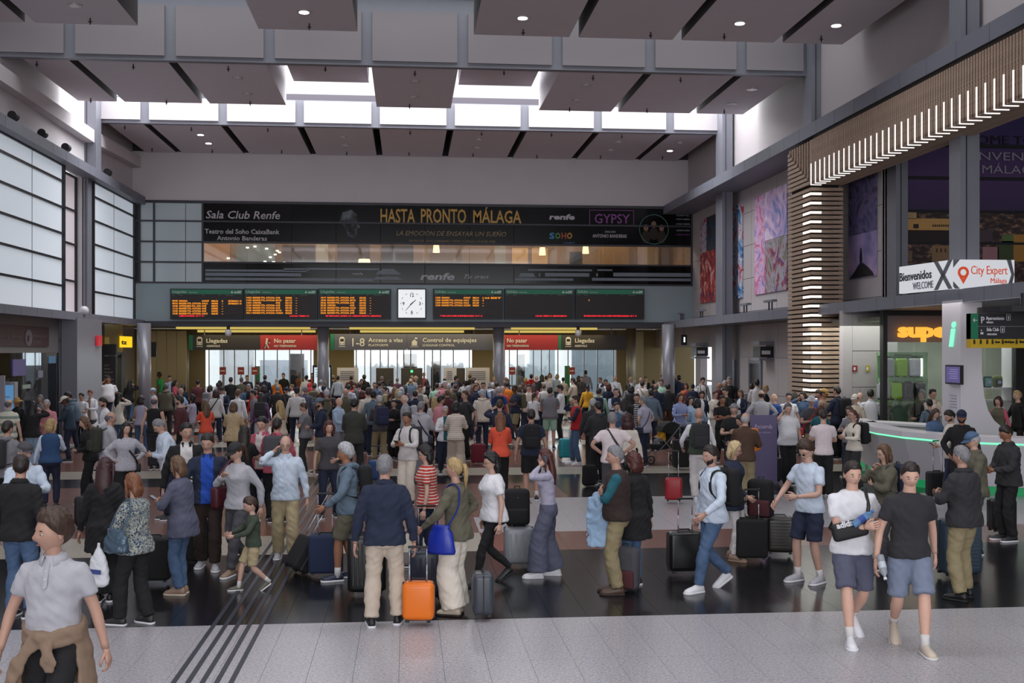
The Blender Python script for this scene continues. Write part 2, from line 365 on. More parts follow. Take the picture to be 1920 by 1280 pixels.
# frosted windows on the left
M_frost = nt('frosted_glass', (.5, .52, .55), .3, emit=hx('c9d3de'), es=.5)[0]
M_frostp = nt('frosted_glass_pink', (.5, .48, .5), .3, emit=hx('c4b4bc'), es=.42)[0]
def window(n, label, ys, zs, x, m):
    w = tag(link('window_%d' % n, None), label, kind='structure'); b = MB()
    for z in zs: b.box((x-.02, ys[0], z-.035), (x+.07, ys[-1], z+.035))
    for i, y in enumerate(ys):
        if i in (0, len(ys)-1): b.box((x-.02, y-.06, zs[0]), (x+.09, y+.06, zs[-1]))
        else: b.box((x-.03, y-.015, zs[0]), (x+.012, y+.015, zs[-1]), 1)
    b.build('window_frame', [M_frame, mat('8a9098', .5)], w)
    for i in range(len(ys)-1):
        for k in range(len(zs)-1): MB().box((x-.03, ys[i]+.01, zs[k]+.03), (x, ys[i+1]-.01, zs[k+1]-.03)).build('pane', m, w)
ZS = [4.13+.865*k for k in range(6)]+[9.0]
window(1, 'large frosted window nearest the camera on the left wall', [14.1, 17.1, 20.1, 23.1, 26.1, 29.1, 32.1, 35.1, 38.1], ZS, XL+.1, M_frost)
window(2, 'frosted window beside the gate facade', [41.6, 44.6, 47.7], ZS, XL+.1, M_frost)
window(3, 'narrow pink frosted window between the two large ones', [38.3, 40.9], [4.13, 5.3, 6.6, 7.8, 9.0], XL-.3, M_frostp)
# ------------------------------------------------------------------ gate facade
zz = lambda y: PY(770, y, YF).z
xx = lambda p: PY(p, 500, YF).x
b = MB(); b.box((XL, YF, zz(383)), (XR, YF+.3, 11.25)); b.box((XL, YF, zz(604)), (XR, YF+.3, zz(532)))
wb = tag(b.build('wall_back', M_wall), 'end wall above the gates', kind='structure')
MB().box((XL, YF-.03, zz(603)), (XR, YF, zz(534))).build('fascia', M_bluegrey, wb)
MB().box((XL, YF-.12, zz(613)), (XR, YF+.5, zz(603))).build('lintel', mat('3a3a43', .5, .2), wb)
MB().box((XL, YF-.06, zz(386)), (XR, YF, zz(381))).build('top_rail', M_dsteel, wb)
w4 = tag(link('window_4', None), 'long glazed band of the lounge above the gates', kind='structure')
rows = [532, 494.5, 457, 419, 384]
M_film = nt('dark_film', hx('0b0a0c'), .12, spec=.18)[0]
M_film2 = nt('dark_film_matt', hx('0f0e11'), .15, spec=.25)[0]
M_gpane = nt('grey_pane', hx('b9c5ca'), .15)[0]  # pale base colour stands in for the left windows' reflection
m, t, bs = nt('clear_glass', (1, 1, 1), .02); out = t.nodes['Material Output']; tr = t.nodes.new('ShaderNodeBsdfTransparent'); gl = t.nodes.new('ShaderNodeBsdfGlossy'); mx = t.nodes.new('ShaderNodeMixShader')
tr.inputs[0].default_value = (.95, .98, .98, 1); gl.inputs['Roughness'].default_value = .03; mx.inputs[0].default_value = .12
t.links.new(tr.outputs[0], mx.inputs[1]); t.links.new(gl.outputs[0], mx.inputs[2]); t.links.new(mx.outputs[0], out.inputs[0]); M_glass = m
cols_l = [262, 289, 348, 380]; cols_d = [380+k*(1297-380)/11 for k in range(12)]
for r in range(4):
    z0, z1 = zz(rows[r])+.03, zz(rows[r+1])-.03
    for cs, dk in ((cols_l, 0), (cols_d, 1)):
        for i in range(len(cs)-1):
            m = M_gpane if not dk else (M_glass if r == 1 else (M_film if r == 0 else M_film2))
            MB().box((xx(cs[i])+.012, YF, z0), (xx(cs[i+1])-.012, YF+.02, z1)).build('pane', m, w4)
b = MB()
for y in rows: b.box((XL, YF-.05, zz(y)-.035), (XR, YF+.1, zz(y)+.035))
for r_ in (0, 2, 3): b.box((XL+.02, YF+.06, zz(rows[r_])+.02), (XR-.02, YF+.09, zz(rows[r_+1])-.02), 1)
b.box((XL+.02, YF+.06, zz(rows[1])), (xx(380), YF+.09, zz(rows[2])), 1)
for p in (262, 289, 380, 1297): b.box((xx(p)-.04, YF-.04, zz(532)), (xx(p)+.04, YF+.1, zz(384)))
b.build('window_frame', [M_dsteel, mat('24262a', .7)], w4)
# lounge behind the clear row
b = MB(); b.box((XL, YF+4.4, zz(600)), (XR, YF+4.6, 11)); b.box((XL, YF+.3, zz(540)-.1), (XR, YF+4.5, zz(540)+.02)); b.box((XL, YF+.3, zz(395)), (XR, YF+4.5, zz(395)+.1))
b.box((XL, YF+.3, zz(600)), (XL+.1, YF+4.5, 9.6)); b.box((XR, YF+.3, zz(600)), (XR+.1, YF+4.5, 9.6))
tag(b.build('wall_lounge', mat('8d735c', .8, var=.3, vs=.5)), 'warm back wall of the lounge above the gates', kind='structure')
for i, (px, py, w, h, c) in enumerate([(405, 478, 50, 40, 'a3795a'), (480, 478, 70, 40, '6f777d'), (560, 480, 60, 40, '4c4340'), (604, 478, 22, 44, 'a39c92'), (663, 478, 60, 40, '4c3a30'), (745, 480, 60, 40, '33291f'), (836, 478, 60, 40, '6b5642'), (938, 478, 20, 44, '8f897f'), (975, 482, 30, 34, 'c9a06a'), (1012, 482, 30, 34, 'c39a66'), (1080, 485, 24, 26, '1a1512'), (1150, 480, 60, 40, '8a6c50'), (1215, 478, 40, 40, 'a58c70'), (1280, 478, 24, 40, '4a423c')]):
    p = PY(px, py, YF+3.6); k = .0248
    MB().cbox(p, (w*k, .08, h*k)).build('lounge_panel', mat(c, .7), bpy.data.objects['wall_lounge'])
for i, (px, py, r) in enumerate([(818, 465, .22), (1017, 470, .2), (1098, 467, .2), (683, 492, .2)]):
    p = PY(px, py, YF+2); l = thing('pendant_lamp', 'cream pendant lamp shade glowing in the lounge, %s' % ('above the clock right side', 'under the lettered banner middle', 'under the purple framed title', 'round one above the arrivals boards')[i], 'lamp', p)
    rr = .12 if py < 480 else .24
    MB().loft([[(q*math.cos(a)*1, q*math.sin(a), h) for a in [k*math.pi/6 for k in range(12)]] for q, h in ((rr*1.3, -.2), (rr, .15))]).build('lamp_shade', glow('ffd9a0', 2.2), l); MB().cyl((0, 0, .15), (0, 0, .8), .012, 6).build('cord', M_dark, l)
for i, (px, py) in enumerate(((478, 462), (464, 464), (500, 466), (520, 470), (524, 473), (516, 477), (507, 482), (513, 491), (533, 492), (428, 484), (497, 490))):
    p = PY(px, py, YF+3)
    tag(MB().cbox(p, (.12, .12, .05)).build('lounge_spot', glow('fff4e0', 3)), 'tiny bright ceiling spot in the lounge, %s of the cluster over the arrivals boards' % ('upper left', 'top left', 'top right', 'upper right', 'right side', 'middle', 'lower middle', 'bottom middle', 'bottom right', 'far left', 'bottom left')[i], 'lamp', 'lounge ceiling spots')
# banner lettering on the film, all in the plane of the glass
BN = tag(link('banner', None), 'dark banner lettering across the lounge windows above the boards', 'banner')
TXT = mat('b9b6bc', .6); GLD = mat('c39a4c', .6)
def bt(s, px, py, hpx, m, wpx=None, **k):    # text with its left baseline at px,py and cap height hpx
    Y = k.pop('Y', YF-.012); p = PY(px, py, Y); sc = Y/(ray(px, py)[1]*F); par = k.pop('parent', BN)
    o = text(s, hpx*sc/.73, p, RX, m, par, **k)
    if wpx:
        w = max(v.co.x for v in o.data.vertices); f = wpx*sc/w
        for v in o.data.vertices: v.co.x *= f
    return o
bt('Sala Club Renfe', 385, 409, 15, TXT, 138, shear=.2, off=.004)
bt('Teatro del Soho CaixaBank', 384, 437.5, 9, TXT, 138, off=.004); bt('Antonio Banderas', 407, 450, 8.5, TXT, 92, off=.004)
bt('HASTA', 712, 417, 27, GLD, 66, off=.012); bt('PRONTO', 788, 417, 27, GLD, 86, off=.012); bt('MÁLAGA', 886, 417, 24, GLD, 92, off=.012)
bt('LA EMOCIÓN DE ENSAYAR UN SUEÑO', 742, 441, 9, mat('9a8663', .7), 208, shear=.25)
bt('TEATRO DEL SOHO CAIXABANK Y RENFE TE DESEAN UN BUEN VIAJE', 766, 453, 3.6, mat('9a8a58', .7), 163)
bt('renfe', 1029, 411, 10, mat('b9b7bd', .5), 49, shear=.15, off=.012)
for c, ch in zip(('3f86b8', '4f8a4a', 'a3452f', 'b08a2c'), 'SOHO'): bt(ch, 1030+'SOHO'.index(ch)*11+(22 if c == 'b08a2c' else 0), 447, 11, mat(c, .6), 10, off=.015)
bt('CaixaBank', 1056, 456.5, 4, mat('4a6f9a', .6), 22)
bt('GYPSY', 1114, 418, 18, mat('8a3f92', .5), 68, off=.004)
fr = MB(); k = .0232
a, c = PY(1105, 423, YF-.012), PY(1189, 394, YF-.012)
for q in ((a.x, a.z, c.x, a.z+.03), (a.x, c.z-.03, c.x, c.z), (a.x, a.z, a.x+.03, c.z), (c.x-.03, a.z, c.x, c.z)): fr.box((q[0], YF-.02, q[1]), (q[2], YF-.008, q[3]))
fr.build('title_frame', mat('7a3a80', .5), BN)
bt('DIRECCIÓN', 1134, 436, 3.4, TXT, 20); bt('ANTONIO BANDERAS', 1111, 445, 6.5, TXT, 65, off=.003)
pc = PY(1226, 430, YF-.012); b = MB(); N = 40
b.loft([[(pc.x+r*math.cos(2*math.pi*i/N), YF-.012-d, pc.z+r*math.sin(2*math.pi*i/N)) for i in range(N)] for r, d in ((.66, 0), (.66, .01), (.63, .01), (.63, 0))], cap=False); b.build('ring', mat('3f7a6c', .6), BN)
for dx, dz in ((-.35, -.05), (0, .1), (.35, -.05)):
    b = MB().ball((pc.x+dx, YF-.005, pc.z+dz+.12), (.11, .015, .15)); b.ball((pc.x+dx, YF-.003, pc.z+dz-.28), (.2, .015, .3), m=1); b.build('portrait', [mat('8a6a58', .7), mat('2f2622', .8)], BN)
for i, (s, y) in enumerate((('CARTEL', 405), ('MARTA RIBERA', 412), ('LYDIA FAIREN', 421), ('CARMEN CONESA', 433), ('LLORENÇ GONZÁLEZ', 441))): bt(s, 1268, y, 2.6, TXT if i < 4 else mat('8a3f92', .5), 26)
# face printed on the banner: an ellipse of head with nose and beard, lit from the right
p = PY(655, 420, YF-.012); b = MB(); b.prism([(p.x-.42, p.z+.1), (p.x-.3, p.z+.5), (p.x+.1, p.z+.62), (p.x+.32, p.z+.42), (p.x+.34, p.z+.1), (p.x+.46, p.z-.12), (p.x+.33, p.z-.2), (p.x+.34, p.z-.42), (p.x+.2, p.z-.62), (p.x-.05, p.z-.5), (p.x-.2, p.z-.1)], 1, YF-.014, YF-.006); b.build('portrait', ramp_mat('printed_face', [(.35, '1a1a1d'), (.5, '4c5257'), (.7, '7d878d')], 2.2, .7), BN)
# trains printed on the lowest row
TR = mat('77808a', .5)
for x0, x1, y0, y1, sl in ((385, 575, 506, 508.5, 0), (385, 565, 512, 517, 0), (385, 700, 522, 525, 0), (530, 575, 503, 507, 6), (575, 715, 503, 505.5, 0), (700, 745, 519, 524, 10), (705, 738, 504, 514, 14)):
    a, c = PY(x0, y1, YF-.012), PY(x1, y0, YF-.012); s = sl*k
    MB().prism([(a.x, a.z), (c.x+s, a.z), (c.x, c.z), (a.x+s*.5, c.z)], 1, YF-.018, YF-.008).build('train_print', TR, BN)
for x0, x1, y0, y1, sl in ((965, 1075, 522, 525.5, 0), (972, 1004, 512, 519, 4), (1010, 1013, 512, 518, 0), (1022, 1105, 512, 518, 0), (990, 1110, 505, 507.5, 0), (1150, 1295, 512, 518, 0), (1120, 1148, 505, 507.5, 0), (1110, 1295, 522, 526, 0), (1118, 1121, 512, 518, 0)):
    a, c = PY(x0, y1, YF-.012), PY(x1, y0, YF-.012)
    MB().prism([(a.x, a.z), (c.x, a.z), (c.x-sl*k, c.z), (a.x+sl*k, c.z)], 1, YF-.018, YF-.008).build('train_print', TR, BN)
bt('renfe', 787, 524, 13, mat('a9acb3', .4), 65, shear=.2, off=.012); bt('Tu tren', 866, 522, 8, mat('a9acb3', .4), 50, shear=.5); bt('renfe', 660, 515, 5, TXT, 20, shear=.2)
# ------------------------------------------------------------------ departure boards and clock
AMB = glow('ff9a12', 1.0); REDL = glow('ff2030', 1.1); M_board = mat('1c1416', .5); M_bgreen = nt('board_green', hx('14563f'), .5, emit=hx('14563f'), es=.35)[0]; M_btx = mat('c4cfc8', .5)
BD = [(319, 457, 1, [('09:50 GRANADA', 'AVANT', '08615', '2', 'ESTIMADO 10'), ('09:34 MADRID PTA. ATOCHA', 'AVLO', '06095', '-', 'ESTIMADO 10'), ('10:45 ANTEQUERA STA. ANA', 'AVE', '08272', '-', ''), ('11:12 MADRID PTA. ATOCHA', 'AVE', '02082', '-', ''), ('12:35 MADRID PTA. ATOCHA', 'AVE', '02092', '-', ''), ('13:45 MADRID PTA. ATOCHA', 'AVLO', '06245', '-', '')], ('CERCANIAS 10 Y 11', .12, .34)),
 (457, 596, 1, [('14:23 MADRID PTA. ATOCHA', 'AVE', '02082', '-', ''), ('14:43 MADRID PTA. ATOCHA', 'IRYO', '06112', '-', ''), ('14:54 CORDOBA', 'AVE', '02110', '-', ''), ('15:33 MADRID PTA. ATOCHA', 'AVE', '02122', '-', ''), ('17:26 MADRID PTA. ATOCHA', 'AVE', '02142', '-', ''), ('17:50 MADRID PTA. ATOCHA', 'IRYO', '06162', '-', ''), ('18:11 MADRID PTA. ATOCHA', 'OUIGO', '06222', '-', '')], ('LOCAL TREN C1', .62, .26)),
 (597, 734, 1, [('18:17 MADRID PTA. ATOCHA', 'AVE', '02152', '-', ''), ('18:46 MADRID PTA. ATOCHA', 'IRYO', '06172', '-', ''), ('20:26 MADRID PTA. ATOCHA', 'AVE', '02182', '-', ''), ('20:43 CORDOBA', 'AVE', '02192', '-', ''), ('21:26 MADRID PTA. ATOCHA', 'AVLO', '06252', '-', ''), ('21:46 MADRID PTA. ATOCHA', 'AVE', '02212', '-', ''), ('22:26 MADRID PTA. ATOCHA', 'AVE', '02242', '-', '')], ('SE REALIZA LINEA C1 AEROPUERTO CENTRO', .1, .76)),
 (812, 944, 0, [('13:50 GRANADA', 'AVANT', '08614', '2 12:48', ' EST'), ('14:20 MADRID PTA. ATOCHA', 'AVLO', '02154', '3', ''), ('14:24 MADRID PTA. ATOCHA', 'AVLO', '02145', '-', ''), ('15:30 MADRID PTA. ATOCHA', 'OUIGO', '06224', '-', '')], ('Y EN LOS AVES SUBTERRANEO 10 Y 11', .1, .6)),
 (946, 1077, 0, [], ('LOCAL TREN C1 AEROPUERTO', .44, .45)), (1079, 1209, 0, [], ('SE REALIZAN EN LOS AVES SUBTERRANEOS 10 Y 11', .12, .76))]
for i, (x0, x1, arr, rws, (rs, rx, rw)) in enumerate(BD):
    a, c = PY(x0, 598, YF-.3), PY(x1, 541.5, YF-.3); w = c.x-a.x; h = c.z-a.z
    nm = ('leftmost arrivals board, six amber rows', 'middle arrivals board with seven amber rows', 'arrivals board immediately left of the clock', 'departures board right of the clock with four amber rows', 'empty departures board in the middle of the right three', 'rightmost departures board with one amber speck')[i]
    o = thing('timetable_board', nm, 'board', (a.x, YF-.3, a.z))
    MB().box((0, 0, 0), (w-.02, .26, h)).build('casing', M_frame, o); MB().box((.05, -.01, .05), (w-.07, 0, h*.82)).build('screen', M_board, o)
    MB().box((.05, -.012, h*.82), (w-.07, 0, h-.04)).build('header', M_bgreen, o)
    def bx(s, fx, fz, fh, m, fw=None, **kk):
        t = text(s, h*fh/.73, (w*fx, -.02, h*fz), RX, m, o, ext=.002, **kk)
        if fw:
            q = max(v.co.x for v in t.data.vertices)
            for v in t.data.vertices: v.co.x *= w*fw/q
    bx('Llegadas' if arr else 'Salidas', .03, .86, .085, M_btx, .19 if arr else .15); bx('ARRIVALS' if arr else 'DEPARTURES', .25 if arr else .2, .86, .035, M_btx, .12)
    bx('adif', .87, .86, .08, M_btx, .1, off=.006); MB().prism([(w*.82, h*.86), (w*.86, h*.86), (w*.84, h*.94)], 1, -.02, -.012).build('emblem', M_btx, o)
    for s, fx in (('Hora', .03), ('Destino', .12), ('Tren', .43), ('Vía', .66), ('Observaciones', .76)): bx(s, fx, .77, .028, mat('8d8a8c', .6))
    for r in range(7): MB().box((w*.03, -.016, h*(.705-r*.083)), (w*.95, -.01, h*(.711-r*.083))).build('row_line', mat('4a3232', .6), o)
    off = 1 if i == 0 else 0
    for r, (n, ty, num, via, ob) in enumerate(rws):
        z = .655-(r+off)*.083+(.02 if i else .0)
        bx(n[:5], .03, z, .055, AMB, .075, off=.004); bx(n[6:], .12, z, .055, AMB, .30*len(n[6:])/18, off=.004); bx(ty, .43, z, .055, AMB, .1*len(ty)/5, off=.004)
        bx(num, .56, z, .055, AMB, .09, off=.004); bx(via, .70, z, .05, AMB, .1 if len(via) > 3 else .02, off=.004)
        if ob: bx(ob, .79, z, .055, AMB, .18, off=.004)
    if i == 5: bx('8', .185, .59, .06, AMB)
    MB().box((w*.1, -.014, h*.07), (w*.9, -.009, h*.14)).build('ticker', mat('0e0a0b', .5), o); bx(rs, rx, .085, .045, REDL, rw, off=.004)
p = PY(772, 569, YF-.35); ck = thing('wall_clock', 'square white illuminated clock between the arrivals and departures boards', 'clock', p)
MB().box((-.62, 0, -.65), (.62, .3, .65)).build('casing', M_frame, ck); MB().box((-.57, -.02, -.6), (.57, 0, .6)).build('clock_face', glow('eef0f4', .95), ck)
b = MB()
for k2 in range(60):
    a = k2*math.pi/30; r = .46
    if k2 % 5 == 0: b.cbox((math.sin(a)*r, -.03, math.cos(a)*r), (.035, .01, .035))
    else: b.cbox((math.sin(a)*r, -.03, math.cos(a)*r), (.01, .01, .01))
b.build('minute_marks', M_dark, ck)
for s, x, z in (('12', -.1, .29), ('3', .3, -.07), ('6', -.045, -.43), ('9', -.4, -.07)): text(s, .2, (x, -.03, z), RX, M_dark, ck, off=.004)
for a, L, wd, n in ((math.radians(48), .24, .05, 'hour_hand'), (math.radians(221), .4, .035, 'minute_hand')):
    d = Vector((math.sin(a), 0, math.cos(a))); q = Vector((d.z, 0, -d.x))*wd/2; A = -d*.08
    b = MB().add([A+q, A-q, d*L-q*.5, d*L+q*.5], [(0, 1, 2, 3)]); me = b.build(n, M_dark, ck); me.location = (0, -.04, 0)
# ------------------------------------------------------------------ space below the facade: soffit, round columns, signs, gates
M_soff = mat('9a937f', .8); sof = MB().box((XL-2, YF+.3, 3.95), (XR+2, 62, 4.1)); sf = tag(sof.build('ceiling_soffit', M_soff), 'low ceiling over the gate area with recessed yellow coves', kind='structure')
YEL = glow('dfc468', .85)
for x0, x1, y in ((330, 580, 49.4), (370, 590, 51.2), (655, 890, 49.4), (675, 870, 51.2), (960, 1120, 49.4), (945, 1090, 51.2)):
    a, c = PY(x0, 610, y).x, PY(x1, 610, y).x
    tag(MB().box((a, y, 3.79 if y < 50 else 3.68), (c, y+.5, 3.9 if y < 50 else 3.78)).build('cove_light', YEL), 'long yellow cove light in the soffit %s' % {330: 'over the left arrivals sign, front', 370: 'over the left arrivals sign, rear', 655: 'over the platforms sign, front', 675: 'over the platforms sign, rear', 960: 'over the right arrivals sign, front', 945: 'over the right arrivals sign, rear'}[x0], 'light')
area('cove_glow', (0, 51, 3.6), 18, 3, 330, (1, .85, .5))
for px, Y, r, lb in ((270, 45.8, .27, 'round grey column at the left end of the gates'), (345, 55, .25, 'round column behind the left arrivals sign'), (606, 48.7, .25, 'round column left of the platforms sign'), (935, 48.7, .25, 'round column right of the platforms sign'), (1183, 55, .25, 'round column behind the right arrivals sign'), (1253, 45.8, .27, 'round grey column at the right end of the gates')):
    x = PY(px, 640, Y).x; tag(MB().cyl((x, Y, 0), (x, Y, 3.95), r, 24).build('round_column', M_col if Y < 50 else mat('a39d8e', .4, .4), smooth=True), lb, kind='structure')
def hang_sign(label, x0, x1, parts, Y=50.3, y0=656, y1=628):
    a, c = PY(x0, y0, Y), PY(x1, y1, Y); o = thing('hanging_sign', label, 'sign', (a.x, Y, a.z)); h = c.z-a.z; sc = (c.x-a.x)/(x1-x0)
    for p0, p1, m in parts: MB().box(((p0-x0)*sc+.005, 0, 0), ((p1-x0)*sc-.005, .15, h)).build('sign_panel', m, o)
    for q in (.12, .88): MB().cyl(((x1-x0)*sc*q, .07, h), ((x1-x0)*sc*q, .07, 3.95-a.z), .02, 6).build('hanger', M_steel, o)
    def t(s, px, py, hp, m, wp):
        q = text(s, hp*sc/.73, ((px-x0)*sc, -.01, (y0-py)*sc), RX, m, o, off=.004); w = max(v.co.x for v in q.data.vertices)
        for v in q.data.vertices: v.co.x *= wp*sc/w
    def train(px):
        b = MB(); X = (px-x0)*sc; Z = 6*sc
        b.prism([(X-.12, Z+.08), (X-.12, Z+.38), (X-.06, Z+.45), (X+.06, Z+.45), (X+.12, Z+.38), (X+.12, Z+.08)], 1, -.012, -.004, 0); b.box((X-.08, -.016, Z+.24), (X+.08, -.01, Z+.36), 1)
        b.box((X-.14, -.012, Z), (X+.14, -.004, Z+.03), 0); b.box((X-.09, -.016, Z+.12), (X-.05, -.01, Z+.16), 1); b.box((X+.05, -.016, Z+.12), (X+.09, -.01, Z+.16), 1)
        b.build('train_symbol', [ST1, M_frame], o)
    return o, sc, t, train
ST1 = mat('d6d2ca', .6); SRED = mat('a02428', .5); SBK = mat('2c2826', .5); SGR = mat('595865', .45); SGN = mat('12724f', .5)
o, sc, t, tr_ = hang_sign('black and red hanging arrivals sign, left end', 354, 594, [(354, 362, SGN), (362, 487, SBK), (487, 594, SRED)])
tr_(374); t('Llegadas', 386, 642, 8, ST1, 40); t('ARRIVALS', 387, 650, 3.6, ST1, 25); t('No pasar', 513, 642, 8, ST1, 41); t('NO TRESPASSING', 513, 650, 3.6, ST1, 42)
b = MB(); X = (500-354)*sc; b.ball((X, -.01, .48), (.045, .01, .045), 8, 5); b.tube([(X, -.01, .43), (X-.02, -.01, .25)], .05, 6); b.tube([(X-.02, -.01, .27), (X-.1, -.01, .08)], .025, 5); b.tube([(X-.02, -.01, .27), (X+.08, -.01, .08)], .025, 5); b.tube([(X, -.01, .4), (X+.12, -.01, .3)], .02, 5); b.build('walking_symbol', ST1, o); MB().tube([(X-.14, -.03, .12), (X+.14, -.03, .48)], .02, 5).build('bar_symbol', SBK, o)
o, sc, t, tr_ = hang_sign('long grey hanging sign for platforms and luggage control', 619, 926, [(619, 627, SGN), (627, 762, SGR), (762, 926, SGR)], y0=656, y1=626)
tr_(641); t('1-8', 656, 649, 16, ST1, 27); t('Acceso a vías', 690, 641, 8, ST1, 64); t('PLATFORMS', 690, 649, 4.2, ST1, 37); t('Control de equipajes', 791, 641, 8, ST1, 102); t('LUGGAGE CONTROL', 791, 649, 4.2, ST1, 61)
X = (776-619)*sc; MB().box((X-.12, -.012, .2), (X+.12, -.004, .4)).box((X-.05, -.012, .4), (X+.05, -.004, .46)).box((X-.18, -.012, .14), (X+.18, -.004, .165)).box((X+.02, -.012, .5), (X+.13, -.004, .56)).build('luggage_symbol', ST1, o)
o, sc, t, tr_ = hang_sign('red and black hanging arrivals sign, right end', 946, 1174, [(946, 1046, SRED), (1046, 1052, SGN), (1052, 1174, mat('332c29', .5))])
tr_(1065); t('Llegadas', 1077, 642, 8, ST1, 37); t('ARRIVALS', 1077, 650, 3.6, ST1, 23); t('No pasar', 950, 642, 8, ST1, 38); t('NO TRESPASSING', 950, 650, 3.6, ST1, 41)
# glass gate wall, gate leaves and the bright platforms behind
w5 = tag(link('window_5', None), 'glass wall of the platform gates', kind='structure')
YG = 55.5
xg = lambda p: PY(p, 700, YG).x
ps = [392, 420, 440, 466, 479, 495, 520, 543, 565, 583, 668, 684, 695, 713, 728, 745, 757, 770, 796, 811, 826, 850, 880, 946, 955, 970, 1000, 1015, 1030, 1046, 1065, 1095, 1120, 1150]
b = MB()
for p in ps: b.box((xg(p)-.025, YG-.03, 0), (xg(p)+.025, YG+.03, 3.9))
b.box((xg(380), YG-.04, 2.95), (xg(1165), YG+.04, 3.1)); b.build('gate_frame', M_steel, w5)
for i in range(len(ps)-1):
    MB().box((xg(ps[i])+.03, YG-.01, .05), (xg(ps[i+1])-.03, YG+.01, 2.94)).build('pane', M_glass, w5)
b = MB().box((XL-2, YG+.2, 3.1), (XR+2, YG+.4, 3.9)); b.box((XL-2, YG, 0), (xg(385), YG+.1, 3.9)); b.box((xg(588), YG-.1, 0), (xg(664), YG+.1, 3.9)); b.box((xg(885), YG-.1, 0), (xg(944), YG+.1, 3.9)); b.box((xg(1155), YG-.1, 0), (XR+2, YG+.1, 3.9))
tag(b.build('wall_gates', mat('8a7c58', .7)), 'yellowish wall sections between the glass gates', kind='structure')
for i, px in enumerate((418, 452, 1072, 960, 478)):
    q = PY(px, 697, 53.5); d = thing('stop_sign', 'small red no-entry sign on a post, %s' % ('left of the left gates', 'beside the green gate post', 'by the right gates', 'behind the crowd right of the round column', 'far left gates, smaller')[i], 'sign', (q.x, 53.5, 0))
    MB().cyl((0, 0, 0), (0, 0, 1.7), .03, 8).build('post', M_steel, d); MB().cbox((0, -.04, q.z+.05), (.3, .04, .36)).build('plate', mat('7f2a20', .5), d); MB().cbox((0, -.065, q.z+.05), (.2, .01, .04)).build('bar', M_white, d)
for i, px in enumerate((482, 1064)):
    q = PY(px, 700, 54).x; tag(MB().box((q-.12, 54, 0), (q+.12, 54.2, 2.1)).build('gate_post', mat('1f6b3a', .5)), 'green gate post %s' % ('left of the ad screen', 'by the right gates')[i], 'post')
# kiosk ad screen in front of a column, notice boards, gate housings
p = PY(604, 707, 50); d = thing('advertising_screen', 'tall lit advertising screen in front of the round column', 'screen', (p.x, 50, 0))
MB().box((-.42, 0, .1), (.42, .2, 2.2), 0).build('casing', M_dark, d); MB().box((-.35, -.01, .3), (.35, 0, 2.1)).build('screen', glow('cfe0ea', .95), d); MB().box((-.3, 0, 0), (.3, .3, .1)).build('base', M_frame, d)
b = MB().ball((.12, -.02, .95), (.16, .01, .2)); b.ball((.18, -.03, 1.0), (.07, .01, .11), m=1); b.build('portrait', [mat('2b2438', .7), mat('b99a90', .6)], d); [MB().box((-.28, -.02, z), (.28, -.012, z+.03)).build('printed_line', mat('7a8a96', .6), d) for z in (2.0, 1.86, 1.76, 1.68)]
for i, (x0, x1) in enumerate(((632, 672), (832, 856), (873, 918))):
    a, c = PY(x0, 730, 52), PY(x1, 689, 52)
    o = tag(MB().box((a.x, 52, 0), (c.x, 52.06, c.z)).build('notice_board', M_white), 'white notice board on the gates, %s' % ('right of the ad screen', 'middle', 'beside the right round column')[i], 'board')
    for q in range(5): MB().box((a.x+.15, 51.985, c.z-.2-q*.09), (c.x-.2, 51.995, c.z-.16-q*.09)).build('printed_line', mat('8a8a90', .6), o)
for i, (x0, x1) in enumerate(((705, 738), (752, 792), (856, 872))):
    a, c = PY(x0, 730, 53), PY(x1, 690, 53)
    o = tag(MB().box((a.x, 53, 0), (c.x, 53.5, c.z)).build('gate_housing', mat('3a3428', .5)), 'dark gate housing %s' % ('under the platforms sign, left', 'with a green lamp', 'between the notice boards')[i], 'gate')
    if i == 1: MB().cbox(((a.x+c.x)/2, 52.98, c.z-.15), (.1, .03, .1)).build('green_lamp', glow('40ff80', 3), o)
for i, (x0, x1, y1) in enumerate(((542, 570, 663), (757, 782, 663), (968, 984, 664), (808, 826, 677))):
    a, c = PY(x0, 740, 60), PY(x1, y1, 60); tag(MB().box((a.x, 60, 0), (c.x, 60.3, c.z)).build('platform_cabinet', mat('1d2126', .5)), 'dark tall cabinet seen through the glass gates, %s' % ('left gates', 'middle gates', 'right gates', 'lower one by the middle gates')[i], 'cabinet')
b = MB(); b.box((-30, 62, -.1), (30, 90, .0)); tag(b.build('platform', mat('8f9094', .6)), 'pale platform paving beyond the gates', kind='structure')
for i, (px, w, h, c) in enumerate(((440, 2, 4, 'e2e4e8'), (530, 3, 2.2, 'ccd6e2'), (640, 2, 4.5, 'dcdad6'), (735, 3, 2.6, 'dfe4ea'), (835, 2.5, 4, 'd6dade'), (1000, 3, 3.6, 'c2d2da'), (1120, 3, 4, '8e9ca6'))):
    x = PY(px, 690, 76).x; tag(MB().box((x-w/2, 76, 0), (x+w/2, 78, h)).build('platform_shelter', mat(c, .6)), 'pale block beyond the gates seen through glass, %s' % ('far left', 'left', 'left of centre', 'centre', 'right of centre', 'right', 'far right')[i], 'shelter')
